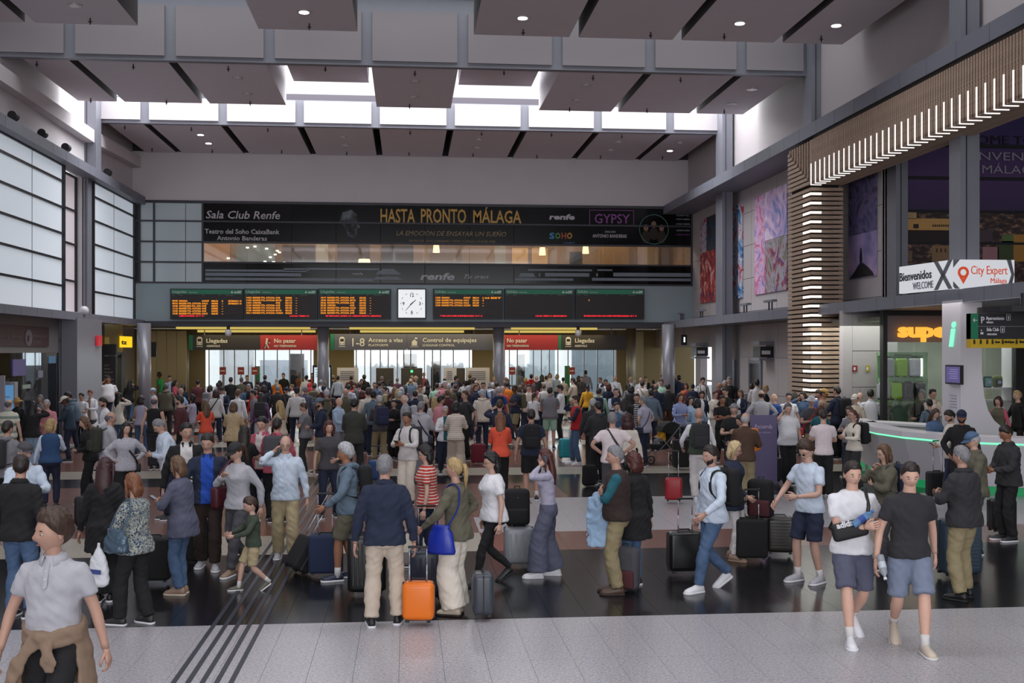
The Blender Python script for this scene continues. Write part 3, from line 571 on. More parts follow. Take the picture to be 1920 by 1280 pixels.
# left wall of the gate area: cream panels, doorway right
b = MB(); b.box((XL-2, 47, 0), (XL-1.9, 56, 4)); wl = tag(b.build('wall_arrivals_left', M_cream), 'cream panelled wall between the left round columns', kind='structure')
a = PY(281, 690, 52).x; c = PY(350, 690, 52).x
for k2 in range(5): MB().box((a-.6+(c-a+.6)*k2/5+.01, 52, 0), (a-.6+(c-a+.6)*(k2+1)/5-.01, 52.06, 3.75)).build('wall_panel', M_cream, wl)
a = PY(1192, 690, 52).x; c = XR
for k2 in range(3):
    if k2 != 1: MB().box((a+(c-a)*k2/3+.01, 52, 0), (a+(c-a)*(k2+1)/3-.2, 52.06, 3.75)).build('wall_panel', M_cream, wl)
p = PY(1283, 637, 46); d = thing('hanging_sign', 'small black hanging sign with a white symbol near right round column', 'sign', p); MB().box((-.12, 0, -.22), (.12, .1, .22)).build('sign_box', M_dark, d); MB().box((-.03, -.01, -.1), (.04, 0, .12)).build('symbol', glow('e8f0f0', 1), d); MB().cyl((0, .05, .22), (0, .05, 1.2), .01, 5).build('cord', M_dark, d)
# ------------------------------------------------------------------ slatted wooden portal with light strips
M_slat = ramp_mat('oak_slat', [(.3, '98816f'), (.6, 'b39b88'), (.8, 'c2aa97')], 6, .6, 4, stretch=(.6, 4, 4)); M_back = mat('1e1512', .8)
M_led = glow('fff8f4', 1.8)
CX0, CX1, CY0, CY1 = 11.2, 12.1, 29.95, 31.8; BZ = 7.48; BT = 8.7
po = tag(link('slatted_portal', None), 'oak slatted column and beam with rows of white light strips', 'portal')
MB().box((CX0+.08, CY0+.08, 0), (CX1-.08, CY1-.08, BT)).build('core', M_back, po)
MB().box((CX0+.08, 14, BZ+.08), (CX1-.08, CY0+.08, BT+.2)).build('core', M_back, po)
m = MB(); m.box((CX0-.02, CY0, -.045), (CX0+.06, CY1, .045)); m.box((CX0-.02, CY0-.02, -.045), (CX1, CY0+.06, .045)); m.box((CX1-.06, CY0, -.045), (CX1+.02, CY1, .045))
sl = m.mesh('slat', [M_slat]); l = MB(); l.box((CX0-.035, CY0-.035, -.03), (CX0-.01, CY0+.55, .03)); l.box((CX0-.035, CY0-.035, -.03), (CX0+.28, CY0-.01, .03)); lm = l.mesh('light_strip', [M_led])
z = .06; k = 0
while z < BZ-.03:
    o = link('slat', sl, po); o.location.z = z
    if k % 2 == 1: o = link('light_strip', lm, po); o.location.z = z
    z += .13; k += 1
n = int((BT-BZ)/.13)                     # mitred corner: shortening slats on the inner face
for q in range(n):
    z = BZ+q*.13+.05; y0 = CY0+(CY1-CY0)*(q+.3)/n
    MB().box((CX0-.02, y0, z-.045), (CX0+.06, CY1, z+.045)).box((CX1-.06, CY0, z-.045), (CX1+.02, CY1, z+.045)).build('slat', M_slat, po)
    MB().box((CX0-.02, CY0+(CY1-CY0)*q/n, z+.02), (CX0+.06, CY0+(CY1-CY0)*q/n+.07, BT)).build('slat', M_slat, po)
m = MB(); m.box((CX0-.02, -.032, BZ), (CX0+.06, .032, BT)); m.box((CX0-.02, -.032, BZ-.02), (CX1, .032, BZ+.06)); sl = m.mesh('slat', [M_slat])
l = MB(); l.box((CX0-.035, -.016, BZ-.035), (CX0-.01, .016, BZ+.56)); l.box((CX0-.035, -.016, BZ-.035), (CX0+.27, .016, BZ-.01)); lm = l.mesh('light_strip', [M_led])
y = CY0-.06; k = 0
while y > 15:
    o = link('slat', sl, po); o.location.y = y
    if k % 3 == 0: o = link('light_strip', lm, po); o.location.y = y
    y -= .111; k += 1
# ------------------------------------------------------------------ paintings on the right wall
def art(key, cols, sc, dist): return ramp_mat(key, [(i/(len(cols)-1)*.5+.25, c) for i, c in enumerate(cols)], sc, .6, 5, dist=dist)
def painting(label, px0, px1, yt, yb, parts, X=None):
    X = X or XR-.035; a, c = PX(px0, yt[0], X), PX(px1, yt[1], X); zb, zt = PX(px0, yb[0], X).z, a.z
    y0, y1 = c.y, a.y; o = thing('painting', label, 'painting', (X, (y0+y1)/2, zb)); h = zt-zb; w = y1-y0
    for (u0, v0, u1, v1, m) in parts: MB().box((-.05, w/2-u1*w+.004, v0*h+.004), (0, w/2-u0*w-.004, v1*h-.004)).build('canvas', m, o)
    return o, w, h
A1 = art('art_red', ['1f3a78', '23305a', '8e2f35', 'b5433c', 'd9b3b0', '8a2a30'], 1.1, 2.5); A2 = art('art_dark', ['0e1424', '1a1a1e', '3a3f45', '1d3a6a', '111114'], 1.4, 1.5)
A3 = art('art_blue_red', ['1c3f8c', '2a6fa8', 'c8ccd8', 'b13442', '7a2b4a'], 1.3, 2); A4 = art('art_pink', ['3a77b5', '8d7fc0', 'd9b6d4', 'c05a86', 'b9b6da'], 1.1, 2.5)
A5 = art('art_violet', ['2c5f93', '7a86c0', 'c9a9cc', 'e0d2e4', '8b6bb0'], .9, 2.2); A6 = art('art_figure', ['2a2238', '6d6f58', 'a39fae', '8a3f3a', '4b3f90', 'c9c5cf'], 1.5, 1.2); A7 = art('art_night', ['1b2346', '3a3d6a', '6d628c', '26263e', '8080aa'], 1.6, 1.5)
painting('two-part abstract painting, red below and dark above, farthest along the right wall', 1315, 1346, (413, 400), (569, 565), [(0, 0, 1, .6, A1), (0, .6, .4, 1, A3), (.4, .6, 1, 1, A2)])
painting('narrow red and blue painting right of the steel column', 1374, 1394, (387, 383), (561, 558), [(0, 0, 1, .5, A3), (0, .5, 1, 1, A3)])
painting('large pink and violet painting beside the slatted wooden column', 1417, 1478, (370, 350), (553, 546), [(0, 0, .34, 1, A4), (.34, .52, 1, 1, A5), (.34, 0, 1, .52, A6)])
SKY = ramp_mat('art_dusk', [(.3, '4a4f88'), (.5, '9a8ab8'), (.7, 'c8a8c0')], .9, .6, 3)
o, w, h = painting('tall painting of a figure on a rock right of the slatted column', 1594, 1645, (344, 327), (525, 518), [(0, .0, 1, .45, SKY), (0, .45, 1, 1, A7)])
b = MB(); b.prism([(-w*.45, .02), (w*.45, .02), (w*.25, h*.07), (w*.08, h*.14), (-w*.05, h*.15), (-w*.2, h*.11), (-w*.38, h*.05)], 0, -.07, -.05)
b.prism([(-.02, h*.14), (.08, h*.14), (.1, h*.22), (.07, h*.27), (-.02, h*.27), (-.05, h*.2)], 0, -.07, -.05); b.ball((-.06, .025, h*.285), (.01, .05, .06)); b.build('silhouette', M_dark, o)
# ------------------------------------------------------------------ night city mural, at right angles to the hall
YM = 28.0
x0, x1 = PY(1684, 400, YM).x, 17.6
zt, zb = 9.6, 4.1
M_sky = nt('mural_sky', hx('25203c'), .6)[0]
t = M_sky.node_tree; tc = t.nodes.new('ShaderNodeTexCoord'); sp = t.nodes.new('ShaderNodeSeparateXYZ'); mr = t.nodes.new('ShaderNodeMapRange'); r = t.nodes.new('ShaderNodeValToRGB')
mr.inputs[1].default_value = 6.3; mr.inputs[2].default_value = 9.6; t.links.new(tc.outputs['Object'], sp.inputs[0]); t.links.new(sp.outputs[2], mr.inputs[0]); t.links.new(mr.outputs[0], r.inputs[0])
for e, (p, c) in zip(r.color_ramp.elements, ((0, '32284a'), (1, '2c2f68'))): e.position = p; e.color = (*hx(c), 1)
e = r.color_ramp.elements.new(.35); e.color = (*hx('54396a'), 1); t.links.new(r.outputs[0], t.nodes['Principled BSDF'].inputs['Base Color'])
mu = tag(link('mural', None), 'wall-high printed mural of a city at night behind the right steel column', 'mural')
hz = PY(1700, 397, YM).z
MB().box((x0, YM, hz), (x1, YM+.1, zt)).build('mural_sky', M_sky, mu)
M_hill = ramp_mat('mural_town', [(.3, '1c1622'), (.5, '3c2c2c'), (.6, '6a5246'), (.7, 'b08a62')], 5, .6, 8, stretch=(1, 1, 2.2)); MB().box((x0, YM, zb), (x1, YM+.1, hz)).build('mural_town', M_hill, mu)
def mb(p0, y0, p1, y1, c, n='mural_building', d=.012):
    a, c2 = PY(p0, y0, YM), PY(p1, y1, YM); return MB().box((a.x, YM-d, a.z), (c2.x, YM, c2.z)).build(n, mat(c, .6, var=.15, vs=4), mu)
mb(1695, 432, 1779, 410, 'c99a5c'); mb(1695, 410, 1718, 397, 'b8976c'); mb(1686, 430, 1697, 415, 'a5835c'); mb(1686, 452, 1779, 432, '2a1d22'); mb(1712, 428, 1722, 420, '30242a', d=.02)
mb(1747, 490, 1779, 460, '8f6f52'); mb(1695, 490, 1710, 470, '7c5f4e'); mb(1837, 452, 1860, 432, '4a3c46'); mb(1842, 488, 1872, 463, 'a0737a'); mb(1870, 490, 1900, 452, '3f4a2c'); mb(1900, 490, 1960, 440, 'a8783a'); mb(1878, 455, 1900, 440, '5f7046')
for i in range(8): mb(1748+i*4, 425, 1750+i*4, 421, '2a1d1a', 'mural_window', .025)
for i in range(3): mb(1755+i*8, 473, 1757+i*8, 466, '2a1d1a', 'mural_window', .025)
for y in (274, 335, 397, 456): mb(1684, y+.7, 1990, y-.7, '17131f', 'mural_joint', .03)
ML = mat('9a92a0', .6)
def rt(s, px, py, hpx, m, wpx=None, Y=YM-.04, parent=None, **k):
    p = PY(px, py, Y); sc = Y/(ray(px, py)[1]*F)*1.0; o = text(s, hpx*sc/.73, p, RX, m, parent, **k)
    if wpx:
        w = max(v.co.x for v in o.data.vertices)-min(0, min(v.co.x for v in o.data.vertices)); f = wpx*sc/w
        for v in o.data.vertices: v.co.x *= f
    return o
rt('WELCOME TO MÁLAGA', 1752, 268, 17, mat('131024', .6), 330, parent=mu); rt('BIENVENIDOS', 1790, 299, 16, ML, 215, parent=mu); rt('A MÁLAGA', 1812, 324, 16, ML, 150, parent=mu)
b = MB(); b.box((XR, YM+.15, 4.1), (19, YM+.4, 13.2)); b.box((XR, YM+.15, 0), (x0+.05, YM+.4, 4.1)); tag(b.build('wall_mural', M_lwall), 'wall behind the mural and the shop front', kind='structure')
b = MB(); b.box((19, EX, 0), (19.2, YM+.4, 13.6)); b.box((12.6, EX, 13.2), (19.2, YM+.4, 13.4)); tag(b.build('wall_side_bay', M_lwall), 'far wall of the right side bay', kind='structure')
# ------------------------------------------------------------------ shop front below the mural
YS = 26.6
xs = lambda p: PY(p, 700, YS).x
zs_ = lambda y: PY(1700, y, YS).z
xs2 = lambda p: PY(p, 700, YS+1.58).x
b = MB(); b.box((xs2(1580), YS+1.6, 0), (xs2(1662), YS+1.8, 3.9)); wp = tag(b.build('wall_service', M_lwall), 'pale service wall between slatted column and shop', kind='structure')
for p0, p1, z0, z1 in ((1580, 1597, .05, 3.8), (1597.5, 1661, 2.85, 3.8), (1597.5, 1661, 1.9, 2.83), (1597.5, 1612, .05, 1.88), (1612.5, 1661, .05, 1.88)): MB().box((xs2(p0), YS+1.55, z0), (xs2(p1), YS+1.6, z1)).build('wall_panel', M_lwall, wp)
for px, c, n in ((1603, '8c3026', 'red fire-hose notice on the service wall'), (1627, 'b79a1e', 'yellow notice between the two red ones on the service wall'), (1651, '8c2a26', 'red fire-extinguisher notice beside the shop')):
    p = PY(px, 691, YS+1.53); o = thing('notice', n, 'notice', p); MB().cbox((0, 0, 0), (.13 if px != 1627 else .1, .02, .17)).build('plate', mat(c, .5), o); MB().cbox((-.015, -.012, 0), (.05, .01, .08)).build('symbol', M_white, o)
b = MB(); b.box((xs(1656), YS, 0), (xs(1664), YS+.2, 3.85)); b.box((xs(1664), YS, 3.72), (xs(1930)+4, YS+.2, 3.85)); b.box((xs(1905), YS, 0), (xs(1930)+4, YS+.2, 3.8)); tag(b.build('shop_frame', M_dark), 'black metal frame of the shop front', kind='structure')
o = tag(MB().box((xs(1664), YS+.05, zs_(641)), (xs(1905), YS+.18, 3.72)).build('shop_fascia', mat('75696c', .6)), 'mauve grey fascia of the shop', kind='structure')
q = rt('super', 1684, 631, 27, glow('ffb03c', 1.2), 116, Y=YS-.06, name='shop_letters', off=.02, ext=.04); tag(q, 'glowing orange shop letters above the luggage window', 'sign')
w6 = tag(link('window_6', None), 'glass front of the luggage shop', kind='structure')
for p0, p1 in ((1664, 1718), (1718, 1772), (1772, 1850), (1850, 1905)): MB().box((xs(p0)+.02, YS+.08, .05), (xs(p1)-.02, YS+.1, zs_(642))).build('pane', M_glass, w6)
b = MB(); b.box((xs(1656), YS+4.2, 0), (xs(1930)+3, YS+4.4, 3.7)); b.box((xs(1656), YS+.2, 3.6), (xs(1930)+3, YS+4.4, 3.7)); tag(b.build('wall_shop', mat('8a8f80', .7, var=.35, vs=1.5)), 'greenish inner wall of the shop', kind='structure')
area('shop_light', (xs(1780), YS+2, 3.5), 7, 3, 170, (.95, 1, .92))
sd = thing('display_stand', 'pale green lit luggage display stand in the shop window', 'shelf', (PY(1665, 700, YS+.5).x, YS+.5, 0))
X1 = xs(1740)-xs(1663); MG = mat('8fb08a', .5)
MB().box((0, .65, 0), (X1, .7, zs_(660))).build('back_panel', MG, sd)
for y0, y1, n in ((667, 660, 0), (719, 711, 1), (762, 754, 2)):
    a, c = zs_(y0), zs_(y1); MB().box((0, 0, a), (X1, .68, c)).build('shelf', MG, sd)
MB().box((X1-.12, .05, .05), (X1, .65, zs_(664))).build('side_panel', MG, sd); MB().box((X1-.18, .02, zs_(706)), (X1-.14, .06, zs_(672))).build('light_tube', glow('f4fff0', 3), sd)
for y in (667, 718.5, 761): rt('Samsonite', 1677, y, 4.5, mat('3f5a4a', .6), 34, Y=YS+.48, parent=None, name='shelf_lettering')
for o in [o for o in COL.objects if o.name.startswith('shelf_lettering')]: o.parent = sd; o.location = Vector(o.location)-sd.location
# ------------------------------------------------------------------ luggage
def rbox(me_parts): pass
def shell(w, d, h, rd, ribs, axis, m):
    b = bmesh.new(); bmesh.ops.create_cube(b, size=1, matrix=Matrix.Translation((0, 0, h/2)) @ Matrix.Diagonal((w, d, h, 1)))
    bmesh.ops.bevel(b, geom=b.edges[:], offset=rd, segments=4, affect='EDGES', profile=.5); me = bpy.data.meshes.new('shell'); b.to_mesh(me); b.free()
    me.polygons.foreach_set('use_smooth', [True]*len(me.polygons)); me.materials.append(m); return me
RIBC = {}
def suitcase(label, base, w, h, d, rz, c, kind='hard', hl=.45, tilt=0, group=None, logo=None, cat='suitcase', rib=None):
    o = thing('suitcase', label, cat, base, math.radians(rz), group)
    if tilt: o.rotation_euler = (math.radians(tilt), 0, math.radians(rz)); o.location.z += .02
    m = mat(c, .32 if kind == 'hard' else .8, var=.08, vs=6, bump=0 if kind == 'hard' else .15); z0 = .065
    me = shell(w, d, h-z0, .055 if kind == 'hard' else .04, 0, 0, m); s = link('shell', me, o); s.location.z = z0
    if kind == 'hard':
        k = 5 if rib is None else rib
        if k > 0:
            for i in range(k):
                x = -w/2+.07+(w-.14)*i/(k-1) if k > 1 else 0
                for sy in (-1, 1): MB().cbox((x, sy*(d/2+.001), z0+(h-z0)/2), (.026, .014, h-z0-.16)).build('rib', m, o, bevel=.005)
        elif k < 0:
            for i in range(-k):
                z = z0+.08+(h-z0-.16)*i/(-k-1)
                for sy in (-1, 1): MB().cbox((0, sy*(d/2+.001), z), (w-.12, .014, .02)).build('rib', m, o, bevel=.005)
        MB().cbox((0, 0, z0+(h-z0)/2), (w+.006, .014, h-z0-.02)).build('zipper', M_dark, o, bevel=.004)
    else:
        MB().cbox((0, -d/2-.02, z0+h*.36), (w-.07, .05, h*.5)).build('front_pocket', m, o, bevel=.02); MB().cbox((0, -d/2-.012, z0+h*.78), (w-.1, .03, h*.2)).build('front_pocket', m, o, bevel=.012)
        MB().cbox((0, 0, z0+(h-z0)/2), (w+.008, .02, h-z0-.02)).build('zipper', mat('3a3a3e', .5), o, bevel=.004)
    for sx in (-1, 1):
        for sy in (-1, 1):
            x, y = sx*(w/2-.055), sy*(d/2-.045)
            wh = MB().cyl((x-.012, y, .03), (x+.012, y, .03), .03, 12).build('wheel', M_dark, o); MB().cyl((x-.014, y, .03), (x+.014, y, .03), .014, 8).build('hub', M_steel, wh); MB().box((x-.02, y-.02, .045), (x+.02, y+.02, z0+.03)).build('wheel_housing', M_dark, o)
    hd = MB().tube([(-.08, 0, h+.0), (-.07, 0, h+.025), (.07, 0, h+.025), (.08, 0, h)], .009, 6).build('carry_handle', M_dark, o)
    if hl > 0:
        mt = mat('a9a9b0', .3, .8)
        b = MB()
        for sx in (-1, 1): b.cyl((sx*.09, d/2-.06, h-.03), (sx*.09, d/2-.06, h+hl*.5), .009, 8); b.cyl((sx*.09, d/2-.06, h+hl*.5), (sx*.09, d/2-.06, h+hl), .0065, 8)
        t = b.build('telescopic_handle', mt, o, smooth=True); MB().cbox((0, d/2-.06, h+hl), (.21, .026, .024)).build('grip', M_dark, t, bevel=.008)
    return o
def bag_mesh(w, d, h, rd): return shell(w, d, h, rd, 0, 0, None)
def backpack(label, loc, rz, c, s=1., c2=None, lean=0, extras=None, group=None, strapon=True):
    o = thing('backpack', label, 'backpack', loc, rz, group); o.rotation_euler = (lean, 0, rz)
    m = fabric(c) if c != 'orange' else mat('e07a1c', .6, bump=.1, vs=8); m2 = fabric(c2) if c2 else m
    W_, D_, H_ = .31*s, .17*s, .46*s
    me = shell(W_, D_, H_, .06*s, 0, 0, m); q = link('bag', me, o); q.location = (0, .235, 1.0)
    me = shell(W_*.8, .07*s, H_*.42, .03, 0, 0, m2); q = link('pocket', me, o); q.location = (0, .235+D_/2+.01, 1.03)
    MB().tube([(-W_*.42, .235, 1.0+H_*.72), (0, .235+D_*.5, 1.0+H_*.78), (W_*.42, .235, 1.0+H_*.72)], .006, 5).build('zipper', mat('6a6a70', .5), o)
    MB().tube([(-.04, .21, 1.0+H_-.01), (-.03, .21, 1.03+H_), (.03, .21, 1.03+H_), (.04, .21, 1.0+H_-.01)], .008, 5).build('grab_handle', M_dark, o)
    if strapon:
        for sx in (-1, 1): MB().tube(spl([(sx*.09, .16, 1.40), (sx*.095, .09, 1.44), (sx*.10, .0, 1.455), (sx*.10, -.065, 1.41), (sx*.108, -.100, 1.32), (sx*.122, -.094, 1.2), (sx*.155, -.01, 1.1), (sx*.15, .15, 1.06)], 3), [(.025, .009)]*22, 8, ref=(1, 0, 0)).build('strap', m, o)
    return o
def strapbag(label, o_loc, rz, c, side=1, z=.95, front=0., size=(.24, .08, .2), name='shoulder_bag', cross=True, sc=1.):
    o = thing(name, label, 'bag', o_loc, rz); m = leather(c)
    me = shell(size[0], size[1], size[2], min(size)*.3, 0, 0, m); q = link('bag', me, o); q.location = (side*(.2+size[1]*.3), front, z-size[2]); q.rotation_euler = (0, 0, math.pi/2)
    sx = -side if cross else side
    MB().tube(spl([(side*.21, front-.06, z-.02), (side*.12, -.135, 1.12), (sx*.04, -.132, 1.33), (sx*.095, -.03, 1.46), (sx*.085, .07, 1.44), (0, .135, 1.3), (side*.13, .13, 1.1), (side*.21, front+.06, z-.02)], 3), [(.018, .007)]*22, 6, ref=(1, 0, 0)).build('strap', m, o)
    return o
# ------------------------------------------------------------------ people
# A figure stands at its feet point, faces -Y at rotation 0 (90 = towards picture right), canonical height 1.75 m.
def sm(t): t = np.clip(t, 0, 1); return t*t*(3-2*t)
RG = dict(m=[(.80,.12,.085,.0),(.86,.152,.105,.0),(.94,.162,.112,.0),(1.03,.148,.105,-.003),(1.12,.145,.104,-.004),(1.22,.155,.112,0),(1.31,.164,.112,.004),(1.375,.150,.10,.01),(1.425,.110,.080,.014),(1.465,.070,.064,.012)],
 f=[(.80,.12,.09,.0),(.86,.162,.112,.004),(.93,.172,.115,.006),(1.02,.142,.098,0),(1.10,.124,.09,0),(1.20,.136,.100,-.006),(1.28,.150,.118,-.014),(1.36,.152,.102,.0),(1.42,.112,.08,.012),(1.455,.066,.062,.012)])
def head_surface(nu, nv, sex, infl=None):
    V = np.zeros((nv+1, nu, 3)); ph = np.linspace(0, math.pi, nv+1)[:, None]; a = np.linspace(0, 2*math.pi, nu, endpoint=False)[None, :]
    z = np.cos(ph)*np.ones_like(a); r = np.sin(ph); x = np.sin(a)*r; y = -np.cos(a)*r
    fr = -np.cos(a)*-1
    r2 = np.sign(x)*np.abs(x)**.92
    X = .0755*r2*(1-.30*np.clip(-z, 0, 1)**1.6); Y = y*np.where(y < 0, .094, .100); Y = Y*np.where((y > 0), 1-.42*sm((-z-.1)/.7), 1-.06*np.clip(-z, 0, 1))
    Z = .118*z
    if sex == 'f': X = X*.95; Z = Z*.97; Y = Y*.96
    f = (y < -.25)
    g = lambda cx, cz, sx, sz: np.exp(-((np.abs(X)-cx)/sx)**2-((Z-cz)/sz)**2)*f
    Y = Y-.026*g(0, -.026, .012, .018)-.011*g(0, -.004, .009, .022)+.010*g(.031, .002, .014, .011)-.006*g(0, -.064, .02, .009)-.007*g(0, -.1, .02, .014)-.005*g(.028, .024, .02, .007)+.004*g(0, -.082, .03, .006)
    if infl is not None:
        N = np.stack([X/.0057, Y/.0088, Z/.0139], -1); N /= np.linalg.norm(N, axis=-1, keepdims=True)+1e-9
        P = np.stack([X, Y, Z], -1)+N*infl(a, X, Y, Z)[..., None]; return P
    return np.stack([X, Y, Z], -1)
def grid_mesh(b, P, tf, m):
    nv, nu, _ = P.shape; v = [tf(p) for p in P[1:-1].reshape(-1, 3)]; top, bot = tf(P[0].mean(0)), tf(P[-1].mean(0)); o = len(v)
    f = [(r*nu+i, (r+1)*nu+i, (r+1)*nu+(i+1) % nu, r*nu+(i+1) % nu) for r in range(nv-3) for i in range(nu)]
    f += [(o, i, (i+1) % nu) for i in range(nu)]+[(o+1, (nv-3)*nu+(i+1) % nu, (nv-3)*nu+i) for i in range(nu)]
    b.add(v+[top, bot], f, m)
ARM = dict(st=(.30, -.03, .845), wf=(.25, -.24, .90), wb=(.28, .20, .86), ph=(.155, -.075, 1.535), rd=(.07, -.30, 1.17), tx=(.05, -.28, 1.08), pk=(.20, -.07, .93), cr=(-.04, -.185, 1.19),
 hp=(.185, -.03, 1.02), hd=(.27, -.30, .98), sp=(.12, -.15, 1.31), ch=(.03, -.16, 1.42), fw=(.18, -.40, 1.12), bk=(.06, .17, 1.0), ln=(.2, -.40, 1.05), bb=(.27, .12, .88))
POSES = dict(st=('st', 'st'), rd=('rd', 'rd'), tx=('tx', 'tx'), ph=('ph', 'st'), pl=('st', 'ph'), cr=('cr', 'cr'), pk=('pk', 'st'), pp=('pk', 'pk'), hp=('st', 'hp'), hh=('hp', 'hp'), wk=('wf', 'wb'), hd=('hd', 'st'), hl=('st', 'hd'), sp=('sp', 'st'),
 ch=('ch', 'cr'), fw=('fw', 'fw'), hr=('hd', 'rd'), pr=('ph', 'hd'), pc=('ph', 'cr'), hb=('hp', 'hd'), ro=('rd', 'st'), bk=('bk', 'bk'), tr=('hd', 'tx'), wr=('wb', 'wf'), lh=('ln', 'pk'), bt=('rd', 'wf'), sb=('sp', 'bb'))
LEGS = dict(st=((.1, .0, 0), (-.1, -.02, 0)), wk=((.08, -.26, 0), (-.08, .27, .09)), wk2=((.08, .27, .09), (-.08, -.26, 0)), sd=((.13, .04, 0), (-.13, -.06, 0)), cl=((.07, 0, 0), (-.07, -.04, 0)), st2=((.1, -.14, 0), (-.1, .10, .0)))
STY = {'tee': (.018, .86, 's', 't-shirt'), 'polo': (.018, .85, 's', 'polo shirt'), 'shirt': (.022, .84, 'l', 'shirt'), 'sweat': (.024, .87, 'l', 'sweater'), 'hoodie': (.028, .85, 'l', 'hooded top'), 'jacket': (.028, .84, 'l', 'jacket'),
 'vest': (.026, .88, 'n', 'padded vest'), 'tank': (.010, .88, 'n', 'sleeveless top'), 'coat': (.030, .62, 'l', 'long coat'), 'blazer': (.026, .80, 'l', 'blazer'), 'top': (.008, .92, 'l', 'fitted top'), 'blouse': (.024, .84, 'l', 'blouse'), 'cardi': (.026, .74, 'l', 'cardigan'), 'hijab': (.04, .5, 'l', 'robe'),
 'sshirt': (.024, .84, 's', 'short-sleeved shirt')}
BOT = {'jeans': (.012, 'l', 'jeans'), 'trousers': (.020, 'l', 'trousers'), 'slim': (.006, 'l', 'slim trousers'), 'wide': (.045, 'l', 'wide trousers'), 'shorts': (.03, 's', 'shorts'), 'cargo': (.028, 'l', 'cargo trousers'), 'skirt': (.03, 'k', 'skirt')}
class Fig:
    def __init__(s, sex, girth=1., lean=0., pose='st', legs='st', head=(0, 0), arms=None, feet=None, belly=0., hs=1.):
        s.sex = sex; s.g = girth; s.lean = math.radians(lean); s.belly = belly; s.hs = hs; s.head = head
        s.rg = [(z, rx*girth, ry*girth+(belly*math.exp(-((z-1.07)/.12)**2) if belly else 0), yo-(belly*math.exp(-((z-1.07)/.12)**2) if belly else 0)) for z, rx, ry, yo in RG[sex if sex in 'mf' else 'm']]
        L = feet or LEGS[legs]; s.sh = .165 if sex == 'm' else .145; s.sh *= (1+girth)/2; hx_ = .088
        reach = .846; hz = .92
        for (x, y, zl), sx in zip(L, (1, -1)):
            dd = (x*1-sx*hx_)**2+y*y; hz = min(hz, math.sqrt(max(.1, reach**2-dd))+.082+zl)
        s.dz = hz-.92; s.legs = []
        for (x, y, zl), sx in zip(L, (1, -1)):
            H = np.array((sx*hx_, 0, hz)); A = np.array((x, y, .082+zl)); s.legs.append(s.ik(H, A, .435, .42, np.array((sx*.12, -1, .05))))
        s.armk = arms or POSES.get(pose) or ('st', pose); s.arms = []
        for i, sx in enumerate((-1, 1)):     # right arm first (x<0)
            t = s.armk[i]; w = ARM[t] if isinstance(t, str) else t
            w = np.array((w[0]*sx, w[1], w[2])) if isinstance(t, str) else np.array(w, float)
            w = s.T(w); S = s.T((sx*s.sh, .012, 1.378)); pole = np.array((sx*.9, .5, -.6))
            if t in ('hp',): pole = np.array((sx*1.6, .5, 0))
            if t in ('ph',): pole = np.array((sx*.7, -.3, -1.))
            if t in ('bk', 'wb', 'st', 'bb'): pole = np.array((sx*.9, 1.0, -.2))
            if t == 'cr': pole = np.array((sx*1.4, .2, -.5))
            s.arms.append(s.ik(S, w, .295, .262, pole))
    def ik(s, A, B, a, b, pole):
        v = B-A; d = np.linalg.norm(v); d2 = min(d, (a+b)*.998); u = v/d; B = A+u*d2
        x = (a*a-b*b+d2*d2)/(2*d2); h = math.sqrt(max(a*a-x*x, 0)); p = pole-u*pole.dot(u); p /= np.linalg.norm(p)+1e-9
        return A, A+u*x+p*h, B
    def T(s, p):                          # bend forward above the hips, then lower with the pelvis
        x, y, z = p; t = min(max((z-.93)/.38, 0), 1); a = s.lean*t; dz = z-.95; c, n = math.cos(a), math.sin(a)
        if z > .93: y, z = y*c-dz*n, .95+dz*c+y*n
        return np.array((x, y, z+s.dz))
    def TH(s, p):                         # head frame -> figure
        yw, pt = math.radians(s.head[0]), math.radians(s.head[1]); x, y, z = np.array(p)*s.hs+np.array((0, 0, .118*(s.hs-1)+.03))
        c, n = math.cos(pt), math.sin(pt); y, z = y*c-z*n, z*c+y*n; c, n = math.cos(yw), math.sin(yw); x, y = x*c-y*n, x*n+y*c
        k = .97 if s.sex == 'f' else 1.
        return s.T((x, y, z+1.592)) if s.sex != 'f' else s.T((x, y, z+1.59))
    def ring(s, z, e, n, yof=0):
        zs = [r[0] for r in s.rg]; rx, ry, yo = (float(np.interp(z, zs, [r[k] for r in s.rg])) for k in (1, 2, 3)); out = []
        for i in range(n):
            a = 2*math.pi*i/n; c, q = math.cos(a), math.sin(a); c = math.copysign(abs(c)**.85, c); q = math.copysign(abs(q)**.85, q)
            out.append(s.T(((rx+e)*c, (ry+e)*q+yo, z)))
        return out
    def limb(s, J, prof, n, e=0, t0=0, t1=2, b=None, m=0, steps=12, ref=(0, 1, 0)):
        A, E, B = J; P, R = [], []
        for i in range(steps+1):
            t = t0+(t1-t0)*i/steps
            p = A+(E-A)*t if t <= 1 else E+(B-E)*(t-1)
            if abs(t-1) < .18: q = (t-.82)/.36; a_, c_ = A+(E-A)*.82, E+(B-E)*.18; p = a_*(1-q)**2+2*E*q*(1-q)+c_*q*q
            P.append(p); k = np.interp(t, [x[0] for x in prof], [x[1] for x in prof]); ee = e if not callable(e) else e(t); R.append(k+ee)
        b.tube(P, R, n, m, ref); return P[-1], P[-1]-P[-2]
LEGP = [(0, .088), (.35, .078), (.8, .058), (1, .053), (1.3, .056), (1.6, .045), (1.9, .035), (2, .036)]
ARMP = [(0, .052), (.3, .048), (.8, .038), (1, .037), (1.25, .037), (1.7, .028), (2, .025)]
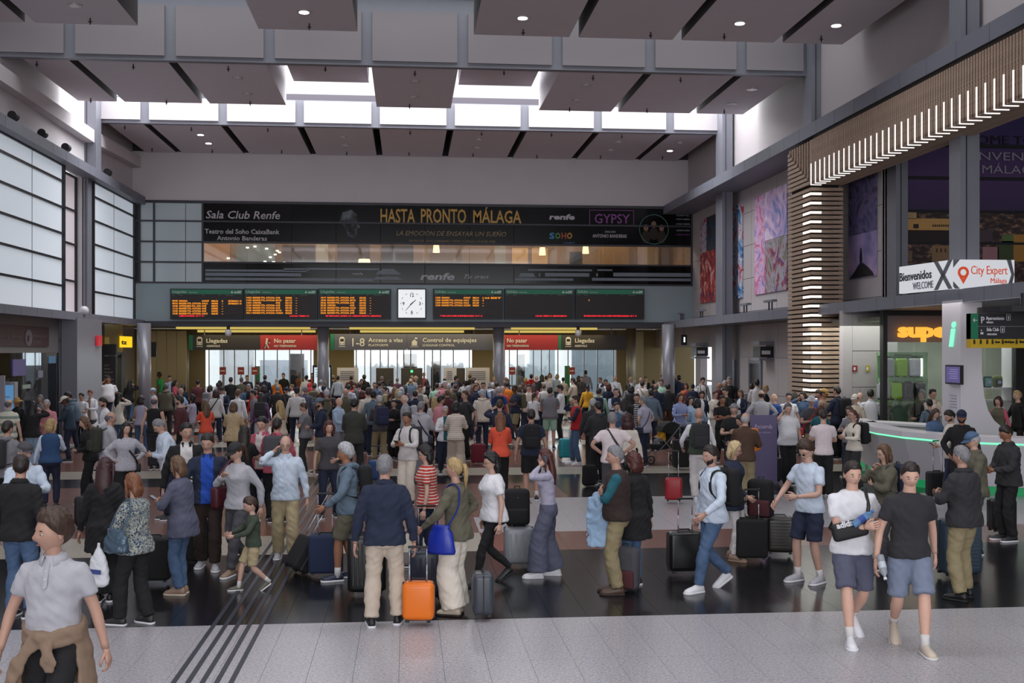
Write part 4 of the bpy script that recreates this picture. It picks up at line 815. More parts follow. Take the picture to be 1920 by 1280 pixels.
def body_mesh(s, lod, sk, shorts, eyes=True):
    b = MB(); n = (14, 10, 8)[lod]
    b.loft([s.ring(z, -.004, n) for z in (.82, .92, 1.03, 1.15, 1.28, 1.38, 1.43)]); nk = [s.T((0, y, z)) for y, z in ((.018, 1.40), (.012, 1.45), (.004, 1.50), (-.004, 1.54), (-.005, 1.59))]
    b.tube(nk, [.075, .062, .054, .052, .05] if s.sex == 'm' else [.062, .052, .045, .043, .043], n)
    if shorts:
        for J in s.legs: s.limb(J, LEGP, n, 0, .1, 2, b, steps=(16, 11, 7)[lod])
    for (J, sx) in zip(s.arms, (-1, 1)):
        k = 1. if s.sex == 'm' else .88
        end, d = s.limb(J, [(t, r*k) for t, r in ARMP], n-2, 0, .02, 2, b, steps=(14, 10, 7)[lod])
        d = d/np.linalg.norm(d); w = np.array((0, -1., 0))*abs(d[2])+np.array((0, 0, 1.))*(1-abs(d[2])); w -= d*w.dot(d); w /= np.linalg.norm(w); nn = np.cross(w, d); nn = nn if nn[0]*sx < 0 else -nn; hs = .92 if s.sex != 'm' else 1.03
        pts = [(0, .025, .02), (.03, .033, .018), (.065, .041, .016), (.095, .042, .013)]
        b.loft([[end+d*t*hs+(w*math.cos(q)*ra+nn*math.sin(q)*rb)*hs for q in [2*math.pi*i/8 for i in range(8)]] for t, ra, rb in pts])
        cu = .7 if s.armk[0 if sx < 0 else 1] in ('st', 'wf', 'wb', 'bb') else 1.0
        if lod < 2:
            for i, (off, L, r) in enumerate(((.030, .072, .0088), (.010, .080, .009), (-.011, .074, .0086), (-.031, .058, .0075))):
                p = end+d*.088*hs+w*off*hs; P = [p-d*.02]; a = cu*.35
                for q in range(3): dr = d*math.cos(a)+nn*math.sin(a); p = p+dr*L*hs*(.42, .32, .26)[q]; P.append(p); a += cu*.55
                b.tube(P, [r, r, r*.93, r*.7], (6, 5)[lod])
            P = [end+d*.02*hs+w*.02*hs]; p = end+d*.045*hs+w*.045*hs+nn*.012; P.append(p); P.append(p+(d*.8+w*.25+nn*.5*cu)*.033*hs); P.append(P[-1]+(d*.9+nn*.5*cu)*.026*hs); b.tube(P, [.012, .0105, .0095, .0075], (6, 5)[lod])
        else: b.tube([end+d*.08, end+d*.13+nn*.02*cu, end+d*.16+nn*.05*cu], [(.03, .012), (.027, .011), (.018, .008)], 6)
    nu, nv = ((30, 24), (20, 15), (12, 10))[lod]; grid_mesh(b, head_surface(nu, nv, s.sex), s.TH, 0)
    k = .95 if s.sex == 'f' else 1
    for sx in (-1, 1):
        b.loft([[s.TH((sx*(.070+t*.010)*k, .008+t*.006+ry*math.sin(q), -.012+rz*math.cos(q))) for q in [2*math.pi*i/8 for i in range(8)]] for t, ry, rz in ((0, .010, .02), (.8, .016, .031), (1.2, .014, .028))])
        if lod == 2:
            E = MB().ball((sx*.031*k, -.082, .008), (.015, .006, .010), 5, 4); b.add([s.TH(p) for p in E.v], E.f, 2)
        if lod < 2:
            c = (sx*.031*k, -.0765, .0); E = MB().ball(c, (.0145, .0095, .0080), 8, 5); b.add([s.TH(p) for p in E.v], E.f, 1)
            E = MB().ball((c[0], c[1]-.0065, c[2]), (.006, .004, .0062), 6, 4); b.add([s.TH(p) for p in E.v], E.f, 2)
            E = MB().ball((sx*.031*k, -.083, .0205), (.020, .006, .0040), 6, 4); b.add([s.TH(p) for p in E.v], E.f, 2)
    if lod < 2:
        E = MB().ball((0, -.086*k, -.0645), (.021, .0065, .0048), 8, 5); b.add([s.TH(p) for p in E.v], E.f, 3)
    return b
def hair_fn(style, th, cut=0.):
    def f(a, X, Y, Z):
        an = np.abs((a+math.pi) % (2*math.pi)-math.pi)/math.pi*180*np.ones_like(Z)
        line = np.interp(an, [0, 40, 55, 72, 90, 105, 130, 180], [.066, .064, .045, .02, -.012, -.02, -.062, -.085])
        if style == 'long': line = np.interp(an, [0, 35, 55, 72, 90, 110, 180], [.07, .066, .02, -.03, -.06, -.09, -.1])
        mk = sm((Z-line)/.016+.5)
        if style == 'fringe': mk = mk*sm((.052-Z)/.02)*sm((an-62)/18)
        if style == 'reced': mk = mk*np.where(an < 70, sm((Z-.098)/.01), 1)*1.
        nz = np.sin(X*170+Z*90)*np.sin(Y*150+Z*60)*.22+np.sin(X*330+Z*60)*np.sin(Y*290+X*90)*.22
        t = th*(.55+.45*sm((Z-line)/.05))*(1+.7*sm(Z/.1)-.35*sm((.09-Z)/.03)*(an < 60))*(1+nz)
        if style == 'curl': t = th*(1+.42*np.sin(X*150+Y*60)*np.sin(Y*140+Z*50)*np.sin(Z*130+X*40)+.15*np.sin(X*300)*np.sin(Z*280+Y*200))
        return mk*t-(1-mk)*.012
    return f
def hair_mesh(s, style, lod):
    b = MB(); nu, nv = ((40, 30), (26, 18), (14, 11))[lod]
    th = dict(short=.010, crop=.005, thick=.02, bob=.015, long=.012, pony=.009, bun=.009, curly=.032, bigcurl=.05, fringe=.009, reced=.008, mess=.019)[style]
    fn = dict(bob='long', long='long', pony='norm', bun='norm', curly='curl', bigcurl='curl', fringe='fringe', reced='reced').get(style, 'norm')
    grid_mesh(b, head_surface(nu, nv, s.sex, hair_fn(fn, th)), s.TH, 0)
    def drape(L, w0, w1, dd, y0=.055, n=14):
        K = (10, 8, 5)[lod]; R = []
        for k in range(K+1):
            t = k/K; z = .05-L*t; wd = w0+(w1-w0)*sm(t*1.6)-(.03*sm((t-.7)/.3)); dep = dd*(1-.5*sm((t-.6)/.4)); yy = y0+.02*math.sin(t*2.5)
            R.append([s.TH((wd*math.cos(2*math.pi*i/n)*(1+.05*math.sin(i*5+k)), yy+dep*math.sin(2*math.pi*i/n)*(1+.08*math.cos(i*3+k*1.3)), z)) for i in range(n)])
        b.loft(R)
    def sides(L):
        for sx in (-1, 1): b.tube([s.TH(p) for p in ((sx*.066, -.03, .06), (sx*.084, -.02, 0), (sx*.086, -.015, -.07), (sx*.08, -.02, -.07-L*.5), (sx*.075, -.025, -.07-L))], [(.02, .03), (.014, .032), (.013, .03), (.012, .026), (.006, .012)], 8)
    if style == 'bob': drape(.2, .075, .088, .05, .04); sides(.06)
    if style == 'long': drape(.42, .078, .10, .05, .05); sides(.2)
    if style == 'curly': drape(.2, .09, .11, .06, .04)
    if style == 'bigcurl': drape(.25, .11, .14, .09, .03)
    if style == 'pony': b.tube([s.TH(p) for p in ((0, .09, .03), (0, .125, .03), (0, .14, -.03), (0, .125, -.13), (0, .11, -.24))], [.014, .028, .03, .024, .006], 8)
    if style == 'bun':
        E = MB().ball((0, .09, .065), (.04, .038, .038), 10, 7); b.add([s.TH(p) for p in E.v], E.f, 0)
    return b
def voxel(mb, vx, mats, name, sm_it=4, wr=0., seed=0, region=None, decim=0):
    me = mb.mesh(name, mats); o = bpy.data.objects.new('tmp', me); COL.objects.link(o)
    r = o.modifiers.new('r', 'REMESH'); r.mode = 'VOXEL'; r.voxel_size = vx; q = o.modifiers.new('s', 'SMOOTH'); q.iterations = sm_it; q.factor = .6
    if decim: dd = o.modifiers.new('d', 'DECIMATE'); dd.ratio = decim
    dg = bpy.context.evaluated_depsgraph_get(); out = bpy.data.meshes.new_from_object(o.evaluated_get(dg)); bpy.data.objects.remove(o); bpy.data.meshes.remove(me)
    n = len(out.vertices); co_ = np.empty(n*3); out.vertices.foreach_get('co', co_); co_ = co_.reshape(-1, 3)
    if wr:
        no = np.empty(n*3); out.vertices.foreach_get('normal', no); no = no.reshape(-1, 3); x, y, z = co_.T; a = seed*1.7
        w = np.sin(z*34+np.sin(x*15+a)*2.4+y*9)*np.sin(x*13+z*7+a*2+y*11); w = np.sign(w)*np.abs(w)**.7; w += .7*np.sin(z*66+x*45+a+np.sin(y*21+z*9)*2.4)*np.sin(y*23-x*19+a)+.4*np.sin(x*95+z*70+np.sin(z*30+a)*2)*np.sin(z*40+y*60)
        co_ += no*(w*wr)[:, None]; out.vertices.foreach_set('co', co_.ravel())
    out.polygons.foreach_set('use_smooth', [True]*len(out.polygons)); out.name = name
    out.materials.clear(); [out.materials.append(m) for m in mats]
    if region is not None:
        c = np.empty(len(out.polygons)*3); out.polygons.foreach_get('center', c); idx = region(c.reshape(-1, 3)).astype(np.int32)
        out.polygons.foreach_set('material_index', idx)
    elif len(mats): out.polygons.foreach_set('material_index', np.zeros(len(out.polygons), np.int32))
    out.update(); return out
def top_mesh(s, style, lod, seed=0, sleeve=None, ease=None, hem=None, opened=0, hood=False, collar=False):
    e, hz, sl, _ = STY[style]; e = ease if ease is not None else e; hz = hem or hz; sl = sleeve or sl; b = MB(); n = (20, 14, 10)[lod]
    zs = [z for z in (.5, .6, .7, .78, .86, .94, 1.03, 1.12, 1.2, 1.28, 1.36, 1.405) if z > hz+.03]; R = []
    def rr(z, ex):
        if z < .9: t = (.9-z); rg = s.ring(.9, ex+t*.06, n); return [np.array((p[0], p[1], p[2]-(.9-z))) for p in rg]
        return s.ring(z, ex, n)
    eh = lambda z: e+.014*sm((1.04-z)/.12) if style not in ('top',) else e-.014*sm((1.06-z)/.08)
    R = [rr(hz, eh(hz)+.004)]+[rr(z, float(eh(z))) for z in zs]+[s.ring(1.435, e*.9, n), s.ring(1.468, .008 if style != 'tank' else 0, n)]
    b.loft(R)
    fe = {'s': .62, 'l': 1.93, 'n': .06}[sl]
    for J, sx in zip(s.arms, (-1, 1)):
        A, E, B_ = J; st = s.T((sx*s.sh*.5, .012, 1.392)); k = 1 if s.sex == 'm' else .9
        if sl == 'n':
            b.tube([st, A+(E-A)*.03], [.06, .058], n); continue
        b.tube([st, A*.5+st*.5, A, A+(E-A)*.12], [.042+e*.3, .050+e*.45, .053*k+e*.75, .052*k+e*.8], n)
        ez = (lambda t: e*.85+.012*(t if sl == 's' else 0)) if sl == 's' else (lambda t: max(.008, e*.8*(1-.35*max(0, t-1))))
        s.limb(J, [(t, r*k) for t, r in ARMP], n-4, ez, .02, fe, b, steps=(14, 10, 6)[lod])
    if hood: b.tube([s.T(p) for p in ((-.09, -.02, 1.475), (-.1, .06, 1.475), (0, .13, 1.45), (.1, .06, 1.475), (.09, -.02, 1.475))], [.025, .035, .045, .035, .025], 8)
    if collar: b.tube([s.T(p) for p in ((0, .012, 1.455), (0, .006, 1.485), (0, .004, 1.50))], [.078, .070, .064] if s.sex == 'm' else [.07, .06, .055], n)
    return b
def inner_region(s, w0, w1, z0):
    zs = [r[0] for r in s.rg]; ry = [r[2] for r in s.rg]; yo = [r[3] for r in s.rg]
    def f(c):
        z = c[:, 2]-s.dz; ca = math.cos(s.lean); zz_ = .95+(z-.95)*ca-(c[:, 1])*math.sin(s.lean)*1.; yy = c[:, 1]*ca+(z-.95)*math.sin(s.lean)
        zz_ = np.where(z > .93, zz_, z); yy = np.where(z > .93, yy, c[:, 1])
        fr = np.interp(zz_, zs, yo)-np.interp(zz_, zs, ry)
        w = w1+(w0-w1)*np.clip((zz_-.9)/.5, 0, 1)
        return (np.abs(c[:, 0]) < w) & (yy < fr+.035) & (yy > fr-.085) & (zz_ > z0)
    return f
def bottom_mesh(s, style, lod, hemz=None):
    e, L, _ = BOT[style]; b = MB(); n = (18, 12, 9)[lod]
    b.loft([s.ring(z, .010, n) for z in (.81, .86, .92, .98, 1.01)] if L != 'k' else [[p-np.array((0, 0, dz)) for p in s.ring(.88, .02+dz*.12, n)] for dz in (.42, .3, .15, 0)]+[s.ring(.95, .012, n), s.ring(1.02, .012, n)])
    if L == 'k': return b
    for J in s.legs:
        t1 = .93 if L == 's' else 1.97
        ez = {'jeans': lambda t: .012+.006*t, 'slim': lambda t: .007, 'trousers': lambda t: .016+.012*t, 'cargo': lambda t: .022+.012*t, 'wide': lambda t: .022+.045*t, 'shorts': lambda t: .022+.022*t, 'skirt': lambda t: .02}[style]
        s.limb(J, LEGP, n, (lambda t, f_=ez: .004+(f_(t)-.004)*min(1, t/.3)), .02, t1, b, steps=(18, 12, 8)[lod])
    return b
def shoe_mesh(s, J, sx, lod, toe=0., kind='trainer'):
    A, K, B_ = J; b = MB(); lift = B_[2]-.082; pitch = min(.9, lift*6); n = 10 if lod < 2 else 7; yaw = math.radians(toe)*sx+sx*.12
    def tf(x, y, z):
        y0 = -.14; yy, z2 = y-y0, z; c, q = math.cos(pitch), math.sin(pitch); yy, z2 = yy*c-z2*q, z2*c+yy*q; y = yy+y0
        if pitch > 0: y += .0
        c, q = math.cos(yaw), math.sin(yaw); return (B_[0]+x*c-y*q, B_[1]+x*q+y*c, z2+max(0, lift-.14*math.sin(pitch)*0-.2*math.sin(pitch)))
    def sec(y, w, h, z0=.018): return [tf(w*math.cos(a), y, z0+h*max(-.02, math.sin(a))**1. if math.sin(a) > 0 else z0) for a in [2*math.pi*i/n+.01 for i in range(n)]]
    S = [(.075, .022, .05), (.062, .036, .085), (.01, .042, .10), (-.04, .044, .085), (-.09, .050, .066), (-.14, .053, .054), (-.18, .044, .042), (-.205, .022, .022)]
    if kind == 'boot': S[1] = (.05, .04, .13); S[2] = (.0, .043, .13)
    b.loft([sec(y, w, h) for y, w, h in S], 0)
    b.loft([[tf(w*math.cos(a), y, z) for a, z in ((math.pi, 0), (math.pi, .024), (0, .024), (0, 0))] for y, w in ((.082, .022), (.066, .04), (0, .045), (-.06, .049), (-.14, .057), (-.185, .048), (-.213, .02))], 1)
    if lod == 0 and kind == 'trainer':
        for k in range(4): y = -.05-k*.018; b.tube([tf(-.022, y, .078-k*.006), tf(0, y-.004, .086-k*.006), tf(.022, y, .078-k*.006)], .0028, 4, 1)
    return b
SKM = {}
EYEW, EYED, LIPM = mat('b9b2ae', .4), mat('17110f', .4), None
def lip(i): return mat(('97645a', 'a36e64', '7a4a3f', '472b25', 'ab6e64')[i], .5)
CACHE = {}
def cached(key, fn):
    if key not in CACHE: CACHE[key] = fn()
    return CACHE[key]
def put(name, me, mats, parent):
    o = link(name, me, parent)
    for i, m in enumerate(mats):
        if i < len(me.materials) and me.materials[i] != m:
            o.material_slots[i].link = 'OBJECT'; o.material_slots[i].material = m
    return o
HEADWEAR = dict(cap='cap', flat='flat cap', hat='brimmed hat', hijab='headscarf')
def person(base, h, rz, sex='m', top='tee.grey', bot='jeans.denim', hair='short.brown', pose='st', legs='st', lod=1, sk=0, girth=1., lean=0., head=(0, 0), arms=None, feet=None, belly=0., shoes='dgrey/white', hat=None, glasses=False, beard=None,
           label=None, group=None, child=False, hs=1., hem=None, seed=0, collar=None, zoff=0., bandless=True):
    s = Fig(sex, girth, lean, pose, legs, head, arms, feet, belly, hs); fk = (sex, girth, round(lean), str(arms or pose), str(feet or legs), str(head), belly, lod, hs)
    o = thing('person', label, 'person', (base[0], base[1], zoff), math.radians(rz), group); sc = h/1.75; o.scale = (sc, sc, sc)
    ts, tc = top.split('.'); inner = None; sleevec = None
    if '+' in tc: tc, sleevec = tc.split('+')
    if '/' in tc: tc, inner = tc.split('/')
    bs, bc = bot.split('.'); short = BOT[bs][1] != 'l'
    ms = [skin(sk), EYEW, EYED, lip(sk)]
    body = cached(('b', fk, short), lambda: body_mesh(s, lod, sk, short).mesh('body', ms, True)); put('body', body, ms, o)
    hs, hc = (hair.split('.')+['black'])[:2]
    if hs not in ('bald', 'none'):
        me = cached(('h', fk, hs), lambda: hair_mesh(s, hs, lod).mesh('hair', [hairm(hc)], True)); put('hair', me, [hairm(hc)], o)
    vx = (.0145, .023, 0)[lod]
    def garment(name, mk, c, mk2=None, wr=.0035, key=None, region=None):
        mm = [fabric(c)]+([fabric(mk2)] if mk2 else [])
        def f():
            mb = mk()
            if lod == 2:
                me = mb.mesh(name, mm, True)
                if region is not None:
                    cc = np.array([p.center[:] for p in me.polygons]); me.polygons.foreach_set('material_index', region(cc).astype(np.int32))
                return me
            return voxel(mb, vx, mm, name, (4, 3)[lod], wr*1.2 if lod == 0 else wr*.8, seed if lod == 0 else 3, region)
        me = cached((name, fk, key), f); return put(name, me, mm, o)
    garment({'shorts': 'shorts', 'skirt': 'skirt', 'jeans': 'jeans'}.get(bs, 'trousers'), lambda: bottom_mesh(s, bs, lod), bc, key=bs)
    if sleevec and ts in ('vest', 'tank', 'tee'):
        garment('shirt', lambda: top_mesh(s, 'shirt', lod, ease=.014, hem=.9), sleevec, key='under')
    reg = None
    if inner: reg = inner_region(s, .03 if ts == 'hoodie' else .075 if ts == 'jacket' else .055, .075 if ts == 'jacket' else .05 if ts in ('blazer', 'cardi', 'coat', 'shirt', 'jacket') else .02, STY[ts][1]+.02)
    cl = collar if collar is not None else ts in ('polo', 'shirt', 'jacket', 'coat', 'blazer', 'sshirt')
    nm = dict(tee='t_shirt', polo='polo_shirt', shirt='shirt', sweat='sweater', hoodie='hooded_top', jacket='jacket', vest='vest', tank='tank_top', coat='coat', blazer='blazer', top='fitted_top', blouse='blouse', cardi='cardigan', hijab='robe', sshirt='shirt')[ts]
    garment(nm, lambda: top_mesh(s, ts, lod, hem=hem, opened=1, hood=ts == 'hoodie', collar=cl), tc, inner, key=(ts, bool(inner), cl, hem), region=reg, wr=.0045 if ts in ('jacket', 'shirt', 'blouse', 'coat') else .0035)
    if lod == 0 and cl:
        e0 = STY[ts][0]+.010; kk = s.g*(1 if sex == 'm' else .88)
        def fcol():
            b = MB(); N = 14; R = []
            for r0, z0, fr in ((.060, 1.475, .0), (.064, 1.500, .0), (.070, 1.498, .004), (.086+e0*.3, 1.462, .012), (.082+e0*.3, 1.455, .01)):
                R.append([s.T((r0*kk**.5*math.sin(a_), .012-(r0+fr*0)*kk**.5*math.cos(a_)-(.012 if abs(a_-math.pi) > 2.2 else 0), z0-(.022 if abs(a_-math.pi) > 2.3 and r0 > .08 else 0)-.012*max(0, math.cos(a_)))) for a_ in [.42+(2*math.pi-.84)*i/N for i in range(N+1)]])
            n = N+1; v = [p for r in R for p in r]; f = [(k*n+i, k*n+i+1, (k+1)*n+i+1, (k+1)*n+i) for k in range(4) for i in range(N)]; b.add(v, f)
            return b.mesh('collar', [fabric(tc)], True)
        put('collar', cached(('c', fk, ts), fcol), [fabric(tc)], o)
        if ts in ('polo', 'shirt', 'sshirt') and not inner:
            zl = (1.45, 1.40, 1.35, 1.30) if ts == 'polo' else (1.45, 1.38, 1.3, 1.2, 1.1, 1.0, .93)
            def fpl():
                b = MB(); P = []
                for z in zl: zs = [r[0] for r in s.rg]; P.append(s.T((0, -np.interp(z, zs, [r[2] for r in s.rg])-e0*.9-.0+np.interp(z, zs, [r[3] for r in s.rg]), z)))
                b.tube(P, [(.016, .004)]*len(P), 6, 0, ref=(1, 0, 0))
                for p in P[1:]: b.ball(tuple(p+np.array((0, -.005, 0))), (.006, .003, .006), 6, 4, 1)
                return b.mesh('placket', [fabric(tc), M_white])
            put('placket', cached(('pl', fk, ts), fpl), [fabric(tc), M_white], o)
    sc_, sole = (shoes.split('/')+['white'])[:2]
    for J, sx in zip(s.legs, (1, -1)):
        me = cached(('s', fk, sx, shoes[:4] == 'boot'), lambda: shoe_mesh(s, J, sx, lod).mesh('shoe', [leather(sc_), mat(sole, .7)], True)); put('shoe', me, [leather(sc_), mat(sole, .7)], o)
        if bs == 'shorts' and lod < 2:
            d = J[1]-J[2]; d = d/np.linalg.norm(d); me = cached(('k', fk, sx), lambda: MB().tube([J[2]-d*.03, J[2]+d*.05, J[2]+d*.1], [.042, .04, .041], 10).mesh('sock', [fabric('offwhite')], True)); put('sock', me, [fabric('offwhite')], o)
    if hat:
        hk, hcol = hat.split('.')
        def f():
            b = MB()
            if hk in ('cap', 'flat'):
                grid_mesh(b, head_surface(20, 14, sex, lambda a, X, Y, Z: np.where(Z > .028+.0*X, .022 if hk == 'cap' else .026, -.015)), s.TH, 0)
                B2 = MB().loft([[(.062*w*math.cos(q), -.085-y+.02*math.cos(q*2)*0-.0, zz) for q in [math.pi*i/10 for i in range(11)] for zz in (0,)]+[(.062*w*math.cos(q), -.085-y, zz) for q in [math.pi*i/10 for i in range(10, -1, -1)] for zz in (0,)] for y, w in ((0, 1), (.07, .6))]) if 0 else None
                N = 10; v = []; L = .075 if hk == 'cap' else .035
                for zt in (.046, .04):
                    for r in (0, 1):
                        for i in range(N+1):
                            q = math.pi*i/N; v.append(s.TH((.078*math.cos(q)*(1 if r == 0 else .92), -.045-(.052 if r == 0 else .052+L)*math.sin(q), zt-r*.012-.012*math.cos(q)**2*r)))
                f_ = []
                for t in (0, 1):
                    for i in range(N): a = t*2*(N+1)+i; f_.append((a, a+1, a+N+2, a+N+1))
                for r in (0, 1):
                    for i in range(N): a = r*(N+1)+i; f_.append((a, a+1, a+1+2*(N+1), a+2*(N+1)))
                b.add(v, f_, 0)
            elif hk == 'hat':
                for z0, r in ((.04, .165),): b.loft([[s.TH((r_*math.cos(q), .01+r_*1.05*math.sin(q), zz)) for q in [2*math.pi*i/20 for i in range(20)]] for r_, zz in ((.16, .03), (.165, .034), (.085, .05), (.082, .10), (.06, .135), (.02, .14))])
            else:
                grid_mesh(b, head_surface(20, 14, sex, lambda a, X, Y, Z: np.where((Z > .06) | (Y > -.05), .02, -.01)), s.TH, 0)
                b.loft([[s.TH((rx*math.cos(q), .01+ry*math.sin(q), zz)) for q in [2*math.pi*i/14 for i in range(14)]] for rx, ry, zz in ((.085, .09, -.04), (.09, .1, -.1), (.13, .12, -.17), (.15, .13, -.26))])
            return b.mesh(hk, [fabric(hcol)], True)
        put({'cap': 'cap', 'flat': 'flat_cap', 'hat': 'brimmed_hat', 'hijab': 'headscarf'}[hk], cached((hk, fk), f), [fabric(hcol)], o)
    if glasses and lod < 2:
        def f():
            b = MB()
            for sx in (-1, 1):
                P = [s.TH((sx*.032+.02*math.cos(q), -.099, .0+.014*math.sin(q))) for q in [2*math.pi*i/10 for i in range(11)]]; b.tube(P, .002, 4); b.tube([s.TH((sx*.052, -.098, .004)), s.TH((sx*.074, -.04, .006)), s.TH((sx*.078, .01, .0))], .002, 4)
            b.tube([s.TH((-.012, -.1, .004)), s.TH((.012, -.1, .004))], .002, 4)
            if glasses == 'sun':
                for sx in (-1, 1): b.add([s.TH((sx*.032+.02*math.cos(q), -.099, .014*math.sin(q))) for q in [2*math.pi*i/10 for i in range(10)]], [tuple(range(10))], 0)
            return b.mesh('glasses', [M_dark])
        put('glasses', cached(('g', fk, glasses), f), [M_dark], o)
    if beard and lod < 2:
        def f():
            b = MB()
            def inf(a, X, Y, Z):
                mkk = sm((-.052-Z+np.abs(X)*.45)/.012)*sm((-Y-.0)/.02)*(1-np.exp(-(X/.02)**2-((Z+.066)/.009)**2)); return mkk*.0075-(1-mkk)*.012
            grid_mesh(b, head_surface(28, 24, sex, inf), s.TH, 0); return b.mesh('beard', [hairm(beard)], True)
        put('beard', cached(('bd', fk), f), [hairm(beard)], o)
    o['_fig'] = 0
    del o['_fig']
    return o, s
